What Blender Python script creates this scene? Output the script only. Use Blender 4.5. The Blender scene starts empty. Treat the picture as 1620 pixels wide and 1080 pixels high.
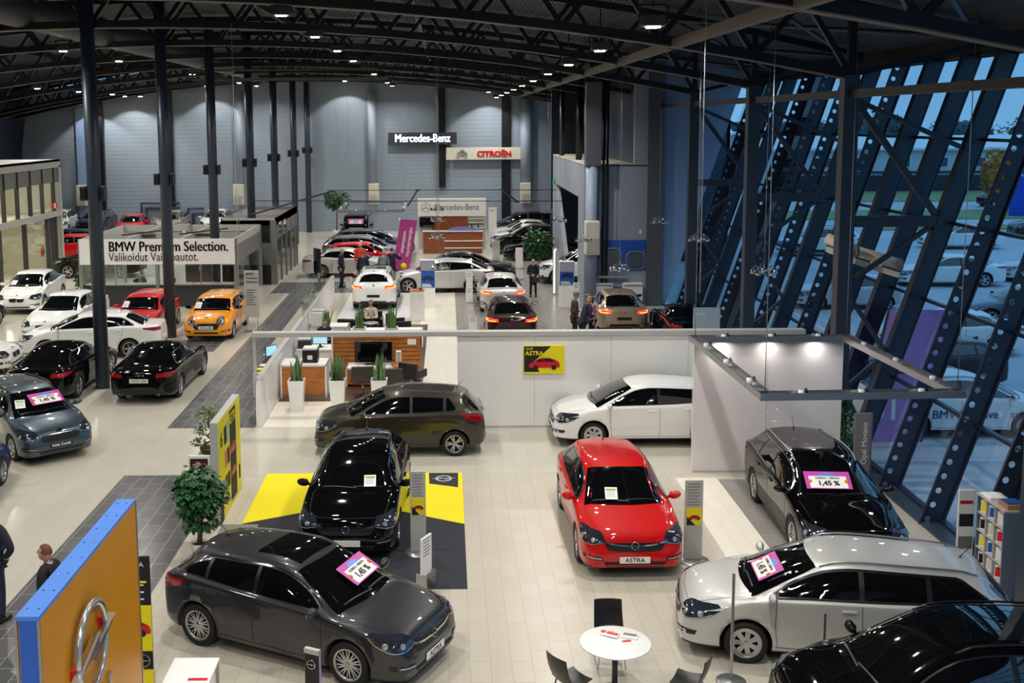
import bpy, bmesh, math, random
import numpy as np
from mathutils import Vector, Matrix, Euler
from mathutils.bvhtree import BVHTree

C = bpy.context.scene.collection
SC = bpy.context.scene
PI = math.pi
R = math.radians
rnd = random.Random(7)

# ------------------------------------------------------------------ camera
cam_data = bpy.data.cameras.new('camera')
cam = bpy.data.objects.new('camera', cam_data)
C.objects.link(cam)
SC.camera = cam
cam_data.sensor_fit = 'HORIZONTAL'
cam_data.sensor_width = 36.0
cam_data.lens = 36.0 * 1727.0 / 1620.0
cam_data.shift_x = 103.0 / 1620.0
cam_data.shift_y = -138.0 / 1620.0
cam_data.clip_start = 0.1
cam_data.clip_end = 600
PITCH = math.atan(212.0 / 1727.0)
cam.matrix_world = Matrix.Translation((0, 0, 7.8)) @ Matrix.Rotation(PI / 2 - PITCH, 4, 'X') @ Matrix.Rotation(-0.006, 4, 'Z')

# ------------------------------------------------------------------ view, world
SC.view_settings.view_transform = 'Standard'
SC.view_settings.look = 'None'
SC.view_settings.gamma = 1.0
SC.view_settings.use_curve_mapping = False
SC.view_settings.exposure = 0.0
SC.cycles.max_bounces = 8
SC.cycles.diffuse_bounces = 4
SC.cycles.glossy_bounces = 4
SC.cycles.transmission_bounces = 6
SC.cycles.transparent_max_bounces = 24
SC.cycles.sample_clamp_indirect = 6.0
SC.cycles.caustics_reflective = False
SC.cycles.caustics_refractive = False

world = bpy.data.worlds.new('dusk_sky')
SC.world = world
world.use_nodes = True
wn, wl = world.node_tree.nodes, world.node_tree.links
wn.clear()
w_out = wn.new('ShaderNodeOutputWorld'); w_bg = wn.new('ShaderNodeBackground')
w_tc = wn.new('ShaderNodeTexCoord'); w_sep = wn.new('ShaderNodeSeparateXYZ'); w_ramp = wn.new('ShaderNodeValToRGB')
w_noise = wn.new('ShaderNodeTexNoise'); w_noise.inputs['Scale'].default_value = 2.5
w_mix = wn.new('ShaderNodeMath'); w_mix.operation = 'MULTIPLY_ADD'; w_mix.inputs[1].default_value = 0.12
wl.new(w_tc.outputs['Generated'], w_sep.inputs[0]); wl.new(w_tc.outputs['Generated'], w_noise.inputs['Vector'])
wl.new(w_noise.outputs['Fac'], w_mix.inputs[0]); wl.new(w_sep.outputs['Z'], w_mix.inputs[2])
wl.new(w_mix.outputs[0], w_ramp.inputs['Fac'])
el = w_ramp.color_ramp.elements
el[0].position = 0.02; el[0].color = (0.17, 0.42, 0.70, 1)
el[1].position = 0.6; el[1].color = (0.22, 0.50, 0.84, 1)
e = el.new(0.2); e.color = (0.115, 0.36, 0.68, 1)
wl.new(w_ramp.outputs['Color'], w_bg.inputs['Color'])
w_bg.inputs['Strength'].default_value = 1.1
wl.new(w_bg.outputs[0], w_out.inputs[0])

# ------------------------------------------------------------------ hall floodlights (the lamps themselves are built in floodlight())
LAMP_W = 104.0
LAMP_COL = (1.0, 0.965, 0.905)

# ------------------------------------------------------------------ helpers
def lin(c):
    c = [v / 255.0 for v in c]
    return tuple((v / 12.92 if v <= 0.04045 else ((v + 0.055) / 1.055) ** 2.4) for v in c)

MATS = {}
def mat(name, rgb=(128, 128, 128), rough=0.5, metal=0.0, coat=0.0, noise=0.0, nscale=8.0, bump=0.0, emit=None, estr=0.0, spec=0.5, flake=0.0):
    """principled material, colour broken up by a procedural noise"""
    if name in MATS: return MATS[name]
    m = bpy.data.materials.new(name); m.use_nodes = True
    nt = m.node_tree; n = nt.nodes; l = nt.links
    b = n['Principled BSDF']
    col = (*lin(rgb), 1)
    b.inputs['Base Color'].default_value = col
    b.inputs['Roughness'].default_value = rough
    b.inputs['Metallic'].default_value = metal
    b.inputs['Coat Weight'].default_value = coat
    b.inputs['Coat Roughness'].default_value = 0.03
    b.inputs['Specular IOR Level'].default_value = spec
    tc = n.new('ShaderNodeTexCoord'); ns = n.new('ShaderNodeTexNoise')
    ns.inputs['Scale'].default_value = nscale; ns.inputs['Detail'].default_value = 3
    l.new(tc.outputs['Object'], ns.inputs['Vector'])
    mx = n.new('ShaderNodeMix'); mx.data_type = 'RGBA'
    k = max(noise, 0.02)
    mx.inputs[6].default_value = tuple(max(0, c * (1 - k)) for c in col[:3]) + (1,)
    mx.inputs[7].default_value = tuple(min(1, c * (1 + k)) for c in col[:3]) + (1,)
    l.new(ns.outputs['Fac'], mx.inputs[0]); l.new(mx.outputs[2], b.inputs['Base Color'])
    if bump > 0:
        bp = n.new('ShaderNodeBump'); bp.inputs['Strength'].default_value = bump; bp.inputs['Distance'].default_value = 0.02
        l.new(ns.outputs['Fac'], bp.inputs['Height']); l.new(bp.outputs[0], b.inputs['Normal'])
    if emit:
        b.inputs['Emission Color'].default_value = (*lin(emit), 1); b.inputs['Emission Strength'].default_value = estr
    MATS[name] = m
    return m

def paint(name, rgb, metal=0.0, rough=0.35, spec=0.35):
    return mat('paint_' + name, rgb, rough=rough, metal=metal, coat=1.0, noise=0.04, nscale=400, spec=spec)

class MB:
    """collects simple shapes into one mesh"""
    def __init__(s): s.v = []; s.f = []; s.m = []; s.sm = []
    def add(s, vs, fs, mi=0, smooth=False):
        o = len(s.v); s.v += [tuple(v) for v in vs]
        for f in fs: s.f.append(tuple(i + o for i in f)); s.m.append(mi); s.sm.append(smooth)
        return s
    def box(s, x0, x1, y0, y1, z0, z1, mi=0):
        vs = [(x0, y0, z0), (x1, y0, z0), (x1, y1, z0), (x0, y1, z0), (x0, y0, z1), (x1, y0, z1), (x1, y1, z1), (x0, y1, z1)]
        return s.add(vs, [(0, 3, 2, 1), (4, 5, 6, 7), (0, 1, 5, 4), (1, 2, 6, 5), (2, 3, 7, 6), (3, 0, 4, 7)], mi)
    def rbox(s, x0, x1, y0, y1, z0, z1, r=0.02, mi=0, seg=2):
        bm = bmesh.new(); bmesh.ops.create_cube(bm, size=1)
        bmesh.ops.transform(bm, matrix=Matrix.Translation(((x0 + x1) / 2, (y0 + y1) / 2, (z0 + z1) / 2)) @ Matrix.Diagonal((x1 - x0, y1 - y0, z1 - z0, 1)), verts=bm.verts)
        bmesh.ops.bevel(bm, geom=bm.edges[:], offset=r, segments=seg, profile=0.5, affect='EDGES')
        return s.bm(bm, mi)
    def bm(s, bm, mi=0, smooth=False, M=None):
        bm.verts.ensure_lookup_table()
        vs = [(M @ v.co if M else v.co) for v in bm.verts]
        for i, v in enumerate(bm.verts): v.index = i
        fs = [tuple(v.index for v in f.verts) for f in bm.faces]
        bm.free()
        return s.add(vs, fs, mi, smooth)
    def bar(s, a, b, w, h=None, mi=0, up=(0, 0, 1)):
        """box-section bar from a to b; w across, h along up"""
        h = h or w
        a = Vector(a); b = Vector(b); d = (b - a).normalized(); u = Vector(up)
        if abs(d.dot(u)) > 0.98: u = Vector((0, 1, 0))
        r = d.cross(u).normalized(); u = r.cross(d).normalized()
        vs = []
        for p in (a, b):
            for i, j in ((-1, -1), (1, -1), (1, 1), (-1, 1)): vs.append(p + r * (w / 2 * i) + u * (h / 2 * j))
        return s.add(vs, [(0, 1, 2, 3), (7, 6, 5, 4), (0, 4, 5, 1), (1, 5, 6, 2), (2, 6, 7, 3), (3, 7, 4, 0)], mi)
    def tube(s, pts, r, n=8, mi=0, cap=True):
        pts = [Vector(p) for p in pts]; rs = r if isinstance(r, (list, tuple)) else [r] * len(pts)
        vs = []; fs = []; u = None
        for i, p in enumerate(pts):
            d = ((pts[min(i + 1, len(pts) - 1)] - pts[max(i - 1, 0)])).normalized()
            if u is None: u = d.orthogonal().normalized()
            u = (u - d * u.dot(d)).normalized(); w = d.cross(u)
            for k in range(n):
                a = 2 * PI * k / n; vs.append(p + (u * math.cos(a) + w * math.sin(a)) * rs[i])
        for i in range(len(pts) - 1):
            for k in range(n):
                k2 = (k + 1) % n; fs.append((i * n + k, i * n + k2, (i + 1) * n + k2, (i + 1) * n + k))
        if cap:
            fs.append(tuple(range(n - 1, -1, -1))); fs.append(tuple((len(pts) - 1) * n + k for k in range(n)))
        return s.add(vs, fs, mi, True)
    def lathe(s, prof, n=24, mi=0, c=(0, 0, 0), axis='Z', smooth=True, close=False):
        vs = []; fs = []
        for (r, z) in prof:
            for k in range(n):
                a = 2 * PI * k / n; x, y = r * math.cos(a), r * math.sin(a)
                p = (x, y, z) if axis == 'Z' else ((x, z, y) if axis == 'Y' else (z, x, y))
                vs.append((p[0] + c[0], p[1] + c[1], p[2] + c[2]))
        m = len(prof)
        for i in range(m if close else m - 1):
            j = (i + 1) % m
            for k in range(n):
                k2 = (k + 1) % n; fs.append((i * n + k, i * n + k2, j * n + k2, j * n + k))
        return s.add(vs, fs, mi, smooth)
    def poly(s, pts, mi=0): return s.add(pts, [tuple(range(len(pts)))], mi)
    def prism(s, pts2, z0, z1, mi=0, axis='Z'):
        n = len(pts2)
        def P(a, b, c): return (a, b, c) if axis == 'Z' else ((a, c, b) if axis == 'Y' else (c, a, b))
        vs = [P(a, b, z0) for a, b in pts2] + [P(a, b, z1) for a, b in pts2]
        fs = [tuple(range(n - 1, -1, -1)), tuple(range(n, 2 * n))] + [(i, (i + 1) % n, n + (i + 1) % n, n + i) for i in range(n)]
        return s.add(vs, fs, mi)
    def xf(s, M, start=0):
        for i in range(start, len(s.v)): s.v[i] = tuple(M @ Vector(s.v[i]))
        return s
    def mesh(s, name, mats):
        me = bpy.data.meshes.new(name); me.from_pydata(s.v, [], s.f)
        for m in (mats if isinstance(mats, (list, tuple)) else [mats]): me.materials.append(m)
        me.polygons.foreach_set('material_index', s.m); me.polygons.foreach_set('use_smooth', s.sm)
        bm = bmesh.new(); bm.from_mesh(me); bmesh.ops.recalc_face_normals(bm, faces=bm.faces[:]); bm.to_mesh(me); bm.free()
        me.update()
        return me
    def build(s, name, mats, parent=None, loc=(0, 0, 0), rz=0.0, rot=None):
        return obj(name, s.mesh(name, mats), parent, loc, rz, rot)

def obj(name, me, parent=None, loc=(0, 0, 0), rz=0.0, rot=None):
    o = bpy.data.objects.new(name, me); C.objects.link(o)
    if parent: o.parent = parent
    o.location = loc; o.rotation_euler = rot if rot is not None else (0, 0, rz)
    return o

def tag(o, label=None, cat=None, group=None, kind=None):
    if label: o['label'] = label
    if cat: o['category'] = cat
    if group: o['group'] = group
    if kind: o['kind'] = kind
    return o

def empty(name, loc, rz=0.0, label=None, cat=None, group=None):
    o = bpy.data.objects.new(name, None); C.objects.link(o); o.empty_display_size = 0.1
    o.location = loc; o.rotation_euler = (0, 0, rz)
    return tag(o, label, cat, group)

CHILDREN = {}
def kids(o): return [c for c in bpy.data.objects if c.parent == o]
def copy_tree(o, parent=None, cache=None):
    c = o.copy(); C.objects.link(c); c.parent = parent
    for k in list(o.children): copy_tree(k, c)
    return c

def struct(o, label=None):
    o['kind'] = 'structure'
    if label: o['label'] = label
    return o

TXT = {}
def text_mesh(s, size=1.0, extrude=0.0, bold=0.0, align='CENTER', spacing=1.0, shear=0.0):
    key = (s, size, extrude, bold, align, spacing, shear)
    if key in TXT: return TXT[key]
    cu = bpy.data.curves.new('t', 'FONT'); cu.body = s; cu.size = size; cu.extrude = extrude; cu.offset = bold
    cu.align_x = align; cu.align_y = 'CENTER'; cu.space_character = spacing; cu.shear = shear; cu.resolution_u = 3
    o = bpy.data.objects.new('t', cu); C.objects.link(o)
    dg = bpy.context.evaluated_depsgraph_get(); me = bpy.data.meshes.new_from_object(o.evaluated_get(dg))
    bpy.data.objects.remove(o); bpy.data.curves.remove(cu)
    TXT[key] = me
    return me

def text(s, size, m, parent=None, loc=(0, 0, 0), rot=(PI / 2, 0, 0), extrude=0.004, bold=0.0, align='CENTER', spacing=1.0, name='lettering', shear=0.0, sx=1.0):
    me = text_mesh(s, size, extrude, bold, align, spacing, shear).copy(); me.name = name
    me.materials.clear(); me.materials.append(m)
    o = obj(name, me, parent, loc, rot=rot)
    if sx != 1.0: o.scale = (sx, 1, 1)
    return o

def eval_mesh(o, name):
    dg = bpy.context.evaluated_depsgraph_get()
    return bpy.data.meshes.new_from_object(o.evaluated_get(dg))
# ------------------------------------------------------------------ surface materials
def tile_mat(name, rgb, rgb2, mortar, tw, th, rough=0.2, speck=0.0, msize=0.012, rotz=0.0, offset=0.5):
    m = bpy.data.materials.new(name); m.use_nodes = True; MATS[name] = m
    n = m.node_tree.nodes; l = m.node_tree.links; b = n['Principled BSDF']
    tc = n.new('ShaderNodeTexCoord'); mp = n.new('ShaderNodeMapping'); mp.inputs['Rotation'].default_value = (0, 0, rotz)
    br = n.new('ShaderNodeTexBrick'); br.offset = offset
    br.inputs['Color1'].default_value = (*lin(rgb), 1); br.inputs['Color2'].default_value = (*lin(rgb2), 1); br.inputs['Mortar'].default_value = (*lin(mortar), 1)
    br.inputs['Scale'].default_value = 1.0; br.inputs['Mortar Size'].default_value = msize
    br.inputs['Brick Width'].default_value = tw; br.inputs['Row Height'].default_value = th
    l.new(tc.outputs['Object'], mp.inputs[0]); l.new(mp.outputs[0], br.inputs['Vector'])
    ns = n.new('ShaderNodeTexNoise'); ns.inputs['Scale'].default_value = 45.0; ns.inputs['Detail'].default_value = 6; ns.inputs['Roughness'].default_value = 0.8
    l.new(tc.outputs['Object'], ns.inputs['Vector'])
    mx = n.new('ShaderNodeMix'); mx.data_type = 'RGBA'; mx.blend_type = 'OVERLAY'; mx.inputs[0].default_value = speck
    l.new(br.outputs['Color'], mx.inputs[6]); l.new(ns.outputs['Color'], mx.inputs[7]); 
    hs = n.new('ShaderNodeRGBToBW'); l.new(ns.outputs['Color'], hs.inputs[0]); l.new(hs.outputs[0], mx.inputs[7])
    l.new(mx.outputs[2], b.inputs['Base Color'])
    n2 = n.new('ShaderNodeTexNoise'); n2.inputs['Scale'].default_value = 1.3; l.new(tc.outputs['Object'], n2.inputs['Vector'])
    mr = n.new('ShaderNodeMapRange'); mr.inputs['To Min'].default_value = rough * 0.8; mr.inputs['To Max'].default_value = rough * 1.25
    l.new(n2.outputs['Fac'], mr.inputs['Value']); l.new(mr.outputs[0], b.inputs['Roughness'])
    return m

M_FLOOR = tile_mat('floor_terrazzo', (202, 197, 182), (198, 193, 178), (184, 179, 164), 0.62, 0.31, 0.13, 0.35, 0.004, rotz=PI / 2)
M_TILE = tile_mat('floor_cream_tile', (196, 189, 174), (191, 184, 169), (168, 161, 147), 0.60, 0.30, 0.3, 0.12, 0.005, rotz=PI / 2)
M_WHITE_TILE = tile_mat('floor_white_tile', (236, 231, 216), (232, 227, 212), (218, 213, 198), 0.62, 0.31, 0.2, 0.05, 0.006, rotz=PI / 2)  # white tile, lifted paler to brighten the lamplit strip
M_GREY_TILE = tile_mat('floor_grey_tile', (98, 98, 99), (84, 84, 86), (150, 149, 146), 0.62, 0.31, 0.2, 0.15, 0.008, rotz=PI / 2)
M_MID_TILE = tile_mat('floor_mid_grey_tile', (150, 146, 140), (143, 139, 133), (128, 124, 119), 0.62, 0.31, 0.25, 0.12, 0.006, rotz=PI / 2)

def wave_mat(name, rgb, scale, axis='Z', rough=0.5, strength=0.5, dist=0.03, metal=0.0, profile='SIN'):
    m = mat(name, rgb, rough=rough, metal=metal, noise=0.06, nscale=1.2)
    n = m.node_tree.nodes; l = m.node_tree.links; b = n['Principled BSDF']
    tc = n.new('ShaderNodeTexCoord'); wv = n.new('ShaderNodeTexWave'); wv.bands_direction = axis; wv.wave_profile = profile
    wv.inputs['Scale'].default_value = scale; wv.inputs['Distortion'].default_value = 0
    bp = n.new('ShaderNodeBump'); bp.inputs['Strength'].default_value = strength; bp.inputs['Distance'].default_value = dist
    l.new(tc.outputs['Object'], wv.inputs['Vector']); l.new(wv.outputs['Fac'], bp.inputs['Height']); l.new(bp.outputs[0], b.inputs['Normal'])
    return m

M_WALL = wave_mat('wall_panel_blue_grey', (140, 154, 168), 1.1, 'Z', 0.55, 0.25, 0.02)
M_WALLG = mat('wall_grey', (146, 154, 166), 0.6, noise=0.05, nscale=1)
M_WALLB = mat('wall_light_blue', (128, 156, 190), 0.6, noise=0.04, nscale=1)
M_PIER = mat('pier_grey', (84, 88, 94), 0.5, noise=0.05)
M_DECK = wave_mat('roof_deck', (46, 45, 46), 2.4, 'X', 0.5, 0.8, 0.06, 0.1)
M_STEEL = mat('steel_dark', (15, 17, 22), 0.4, noise=0.1, nscale=3)
M_STEEL2 = mat('steel_blue_grey', (52, 62, 76), 0.38, noise=0.06, nscale=2)
M_PURLIN = mat('steel_light', (100, 94, 86), 0.5, noise=0.08)
M_FIN = mat('fin_dark_blue', (30, 40, 58), 0.35, noise=0.08, nscale=2)
M_WHITE = mat('white_panel', (240, 240, 236), 0.35, noise=0.02, nscale=2, spec=0.5)
M_WHITEG = mat('white_gloss', (240, 239, 236), 0.12, noise=0.02, nscale=2)
M_GLOSSPANEL = mat('gloss_panel', (224, 218, 216), 0.06, noise=0.02, nscale=2, coat=0.5)
M_LGREY = mat('light_grey', (184, 184, 180), 0.45, noise=0.04)
M_GREY = mat('mid_grey', (118, 118, 116), 0.5, noise=0.05)
M_DGREY = mat('dark_grey', (52, 53, 56), 0.5, noise=0.05)
M_BLACK = mat('black_plastic', (16, 16, 18), 0.35, noise=0.05)
M_BLACKM = mat('black_matt', (22, 22, 24), 0.7, noise=0.05)
M_SCREEN = mat('screen_black', (6, 6, 8), 0.06, coat=0.5)
M_SCREENON = mat('screen_lit', (150, 190, 210), 0.3, emit=(150, 200, 220), estr=0.9)
M_CHROME = mat('chrome', (205, 208, 212), 0.1, metal=1.0)
M_ALU = mat('aluminium', (176, 178, 180), 0.32, metal=0.85, noise=0.05)
M_PIPE = mat('pipe_blue_white', (150, 164, 182), 0.45, noise=0.04)
M_CREAM = mat('cream_box', (212, 206, 190), 0.5, noise=0.04)
M_BROWN = mat('dark_brown', (74, 48, 36), 0.4, noise=0.15, nscale=3)
M_LEATHER = mat('leather_brown', (52, 45, 42), 0.45, noise=0.1, nscale=20, bump=0.1)
M_RUBBER = mat('rubber', (18, 18, 19), 0.7, noise=0.1)
M_PAPER = mat('paper_white', (238, 237, 232), 0.6)
M_PINK = mat('magenta_card', (196, 70, 168), 0.45)
M_MAGENTA = mat('magenta_banner', (178, 62, 140), 0.5, noise=0.12, nscale=2.5)
M_YELLOW = mat('yellow_sheet', (238, 222, 10), 0.5, noise=0.02)
M_OPELY = mat('pylon_amber', (222, 148, 8), 0.35, noise=0.03, nscale=3)
M_BLUEPL = mat('blue_side', (40, 100, 205), 0.3, noise=0.1, nscale=1.5)
M_BLUETOP = mat('blue_top', (88, 140, 226), 0.35, noise=0.06, nscale=3)
M_GREEN = mat('sign_green', (30, 170, 96), 0.4, emit=(30, 190, 100), estr=0.35)
M_REDS = mat('sign_red', (205, 24, 36), 0.35)
M_BLUES = mat('sign_blue', (34, 84, 170), 0.4, noise=0.3, nscale=1.5)
M_SILVERS = mat('sign_silver', (190, 200, 212), 0.25, metal=0.7)
M_SIGNLIT = mat('sign_letters_lit', (225, 238, 255), 0.4, emit=(215, 232, 255), estr=2.2)
M_TXTK = mat('text_black', (26, 26, 28), 0.5)
M_TXTG = mat('text_grey', (96, 98, 102), 0.5)
M_TXTW = mat('text_white', (240, 240, 240), 0.5)
M_GREENLBL = mat('label_green', (120, 180, 40), 0.5)
M_DARKGLASS = mat('car_glass', (7, 9, 11), 0.03, coat=1.0, spec=0.8)
M_LAMPLENS = mat('lamp_lens', (176, 186, 200), 0.08, metal=0.6, coat=1.0)
M_LAMPDARK = mat('lamp_housing', (62, 68, 80), 0.1, metal=0.6, coat=1.0)
M_TAIL = mat('tail_lamp', (150, 8, 14), 0.12, coat=1.0)
M_TAILON = mat('tail_lamp_lit', (220, 20, 20), 0.15, coat=1.0, emit=(255, 50, 20), estr=3.0)
M_TAILCORE = mat('tail_lamp_bar', (255, 120, 60), 0.2, emit=(255, 110, 40), estr=9.0)
M_INDICATOR = mat('amber_lamp', (230, 120, 20), 0.2, coat=1.0)
M_PLASTIC = mat('trim_plastic', (28, 29, 31), 0.45)
M_RIM = mat('alloy', (186, 188, 190), 0.22, metal=0.9)
M_RIMD = mat('brake_dark', (30, 30, 32), 0.5, metal=0.5)
M_FLOODLENS = mat('floodlight_lens', (255, 244, 220), 0.3, emit=(255, 240, 214), estr=90.0)
M_ASPHALT = mat('asphalt', (178, 190, 198), 0.75, noise=0.25, nscale=0.35)
M_GRASS = mat('lawn', (124, 146, 96), 0.9, noise=0.35, nscale=1.5)
M_LINE = mat('road_line', (235, 218, 220), 0.7)
M_LEAF = mat('leaf_green', (42, 92, 50), 0.5, noise=0.5, nscale=6)
M_LEAFB = mat('leaf_bonsai', (96, 122, 60), 0.5, noise=0.4, nscale=9)
M_LEAFS = mat('leaf_snake', (104, 140, 84), 0.45, noise=0.5, nscale=12)
M_BARK = mat('bark', (124, 86, 56), 0.8, noise=0.3, nscale=15, bump=0.4)
M_SOIL = mat('soil', (40, 32, 26), 0.9, noise=0.3, nscale=30)
M_SKIN = mat('skin', (206, 156, 128), 0.5, noise=0.06, nscale=12)
M_CARPET = mat('carpet_navy_black', (44, 46, 54), 0.95, noise=0.3, nscale=60)
M_CARPETY = mat('carpet_yellow', (236, 220, 16), 0.9, noise=0.06, nscale=60)
M_MINIOR = paint('orange', (246, 158, 12))

def wood(name, rgb, rgb2, scale=2.5):
    m = mat(name, rgb, 0.35)
    n = m.node_tree.nodes; l = m.node_tree.links; b = n['Principled BSDF']
    tc = n.new('ShaderNodeTexCoord'); mp = n.new('ShaderNodeMapping'); mp.inputs['Scale'].default_value = (1, 1, 9)
    ns = n.new('ShaderNodeTexNoise'); ns.inputs['Scale'].default_value = scale; ns.inputs['Detail'].default_value = 5
    rp = n.new('ShaderNodeValToRGB'); rp.color_ramp.elements[0].color = (*lin(rgb2), 1); rp.color_ramp.elements[1].color = (*lin(rgb), 1)
    rp.color_ramp.elements[0].position = 0.35; rp.color_ramp.elements[1].position = 0.6
    l.new(tc.outputs['Object'], mp.inputs[0]); l.new(mp.outputs[0], ns.inputs['Vector']); l.new(ns.outputs['Fac'], rp.inputs['Fac']); l.new(rp.outputs[0], b.inputs['Base Color'])
    return m
M_WOOD = wood('wood_orange', (190, 118, 52), (156, 88, 34))
M_WOODD = wood('wood_walnut', (150, 86, 48), (112, 60, 34))

def glass_mat(name, tint=(0.92, 0.97, 1.0), refl=1.0):
    m = bpy.data.materials.new(name); m.use_nodes = True; MATS[name] = m
    n = m.node_tree.nodes; l = m.node_tree.links; n.clear()
    out = n.new('ShaderNodeOutputMaterial'); tr = n.new('ShaderNodeBsdfTransparent'); gl = n.new('ShaderNodeBsdfGlossy'); mx = n.new('ShaderNodeMixShader')
    fr = n.new('ShaderNodeFresnel'); fr.inputs['IOR'].default_value = 1.55
    ns = n.new('ShaderNodeTexNoise'); ns.inputs['Scale'].default_value = 0.7; tc = n.new('ShaderNodeTexCoord'); l.new(tc.outputs['Object'], ns.inputs['Vector'])
    bp = n.new('ShaderNodeBump'); bp.inputs['Strength'].default_value = 0.02; l.new(ns.outputs['Fac'], bp.inputs['Height']); l.new(bp.outputs[0], gl.inputs['Normal'])
    mu = n.new('ShaderNodeMath'); mu.operation = 'MULTIPLY'; mu.inputs[1].default_value = refl; mu.use_clamp = True
    tr.inputs[0].default_value = (*tint, 1); gl.inputs['Roughness'].default_value = 0.01
    l.new(fr.outputs[0], mu.inputs[0]); l.new(mu.outputs[0], mx.inputs[0]); l.new(tr.outputs[0], mx.inputs[1]); l.new(gl.outputs[0], mx.inputs[2]); l.new(mx.outputs[0], out.inputs[0])
    return m
M_GLASS = glass_mat('window_glass', (0.95, 0.98, 1.0), 0.9)
M_GLASSI = glass_mat('partition_glass', (0.93, 0.96, 0.95), 0.55)
M_ACRYL = glass_mat('acrylic', (0.96, 0.98, 0.98), 1.2)
# ------------------------------------------------------------------ floor of the hall and its zones
def slab(name, x0, x1, y0, y1, z0, z1, m, label=None):
    o = MB().box(x0, x1, y0, y1, z0, z1).build(name, m); return struct(o, label)

def flat(name, x0, x1, y0, y1, z, m, label=None):
    return slab(name, x0, x1, y0, y1, z - 0.004, z, m, label)

slab('floor', -34, 9.25, -9, 78.0, -0.2, 0, M_FLOOR)
flat('floor_tile_area', -4.95, 9.1, 6, 23.5, 0.003, M_TILE)
flat('floor_dark_strip', -7.2, -4.95, 6, 23.5, 0.003, M_GREY_TILE)
flat('floor_dark_strip', -7.2, -4.95, 27.25, 36.0, 0.003, M_GREY_TILE)
flat('floor_dark_strip', -7.2, -6.2, 36.0, 49.3, 0.003, M_GREY_TILE)
flat('floor_dark_strip', -8.1, 0.35, 49.3, 52.7, 0.003, M_GREY_TILE)
flat('floor_dark_strip', -24, -8.0, 36.6, 38.6, 0.003, M_GREY_TILE)
flat('floor_walkway', -1.03, 0.35, 27.3, 49.3, 0.005, M_WHITE_TILE)
flat('floor_lounge', -4.75, -1.03, 27.3, 29.9, 0.004, M_WHITE_TILE)
flat('floor_grey_area', 0.35, 5.75, 27.3, 60.0, 0.004, M_MID_TILE)
flat('floor_grey_area', 5.75, 8.3, 27.3, 45.3, 0.004, M_MID_TILE)
flat('floor_lamplit_strip', 4.97, 5.87, 14, 23.1, 0.006, M_WHITE_TILE)  # pale tile colour paints in the stronger lamplight along this strip
flat('floor_insignia_strip', 5.87, 7.9, 12, 23.0, 0.006, M_MID_TILE)

# ------------------------------------------------------------------ far wall
YW = 77.3
def zarch(x): return 10.6 - 0.0058 * (x + 9.0) ** 2
pts = [(-30.5, 0), (15.5, 0)] + [(x, zarch(x) + 1.5) for x in np.linspace(15.5, -30.5, 24)]
o = MB().prism(pts, YW, YW + 0.4, axis='Y').build('wall_far', M_WALL); struct(o)
for x, w in ((-24.3, 0.42), (-19.5, 0.55), (-0.3, 0.5), (4.2, 0.6)):
    struct(MB().box(x - w / 2, x + w / 2, YW - 0.28, YW, 0 if x < -1 or x > 2 else 3.1, zarch(x)).build('column_far_wall', M_STEEL))
struct(MB().rbox(-26.0, -25.2, YW - 0.3, YW, 0, zarch(-25.6), 0.05).build('trim_1', M_WALLB))
for x, w, zt in ((-14.5, 0.3, 9.9), (-5.2, 0.3, 9.9), (5.6, 0.42, 9.2)):
    struct(MB().tube([(x, YW - 0.35, 3.4), (x, YW - 0.35, zt)], w, 14).build('duct_riser', M_PIPE))
for x in (-25.6, -14.6, -5.1, 5.55):
    o = MB().rbox(x - 0.36, x + 0.36, YW - 0.9, YW - 0.31, 1.98, 3.42, 0.05).build('air_heater', M_CREAM)
    g = MB()
    for k in range(6): g.box(x - 0.28, x + 0.28, YW - 0.93, YW - 0.9, 2.1 + k * 0.1, 2.14 + k * 0.1)
    g.build('grille', M_LGREY, o)
    w = {-25.6: 'farthest toward the glazed office', -14.6: 'beside the stacked dark columns', -5.1: 'above the parked off-road car', 5.55: 'beside the red lettered sign board'}[x]
    tag(o, 'cream air heater box on the far wall, ' + w, 'heater', 'air heaters on the far wall')
# pipes low on the far wall
for x0, x1, z in ((-21.6, -18.9, 2.1), (-18.3, -17.2, 1.7)):
    m = MB().tube([(x0, YW - 0.2, 0), (x0, YW - 0.2, z), (x1, YW - 0.2, z)], 0.09, 8); m.tube([(x0 + 0.35, YW - 0.2, 0), (x0 + 0.35, YW - 0.2, z - 0.35), (x1, YW - 0.2, z - 0.35)], 0.09, 8)
    struct(m.build('pipe_run', M_STEEL2))

struct(MB().box(-34, 13.0, -9.3, -9.0, 0, 12.5).build('wall_back', M_WALLG))
# left side wall with sloping glazing, dark
struct(MB().prism([(-30.4, 0), (-29.9, 0), (-29.9, 6.0), (-29.2, 10.4), (-30.4, 10.4)], 56, YW, axis='Y').build('wall_left', M_FIN))
struct(MB().box(-34, -33.6, -9, YW, 0, 11.5).build('wall_left_end', M_STEEL2))

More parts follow.
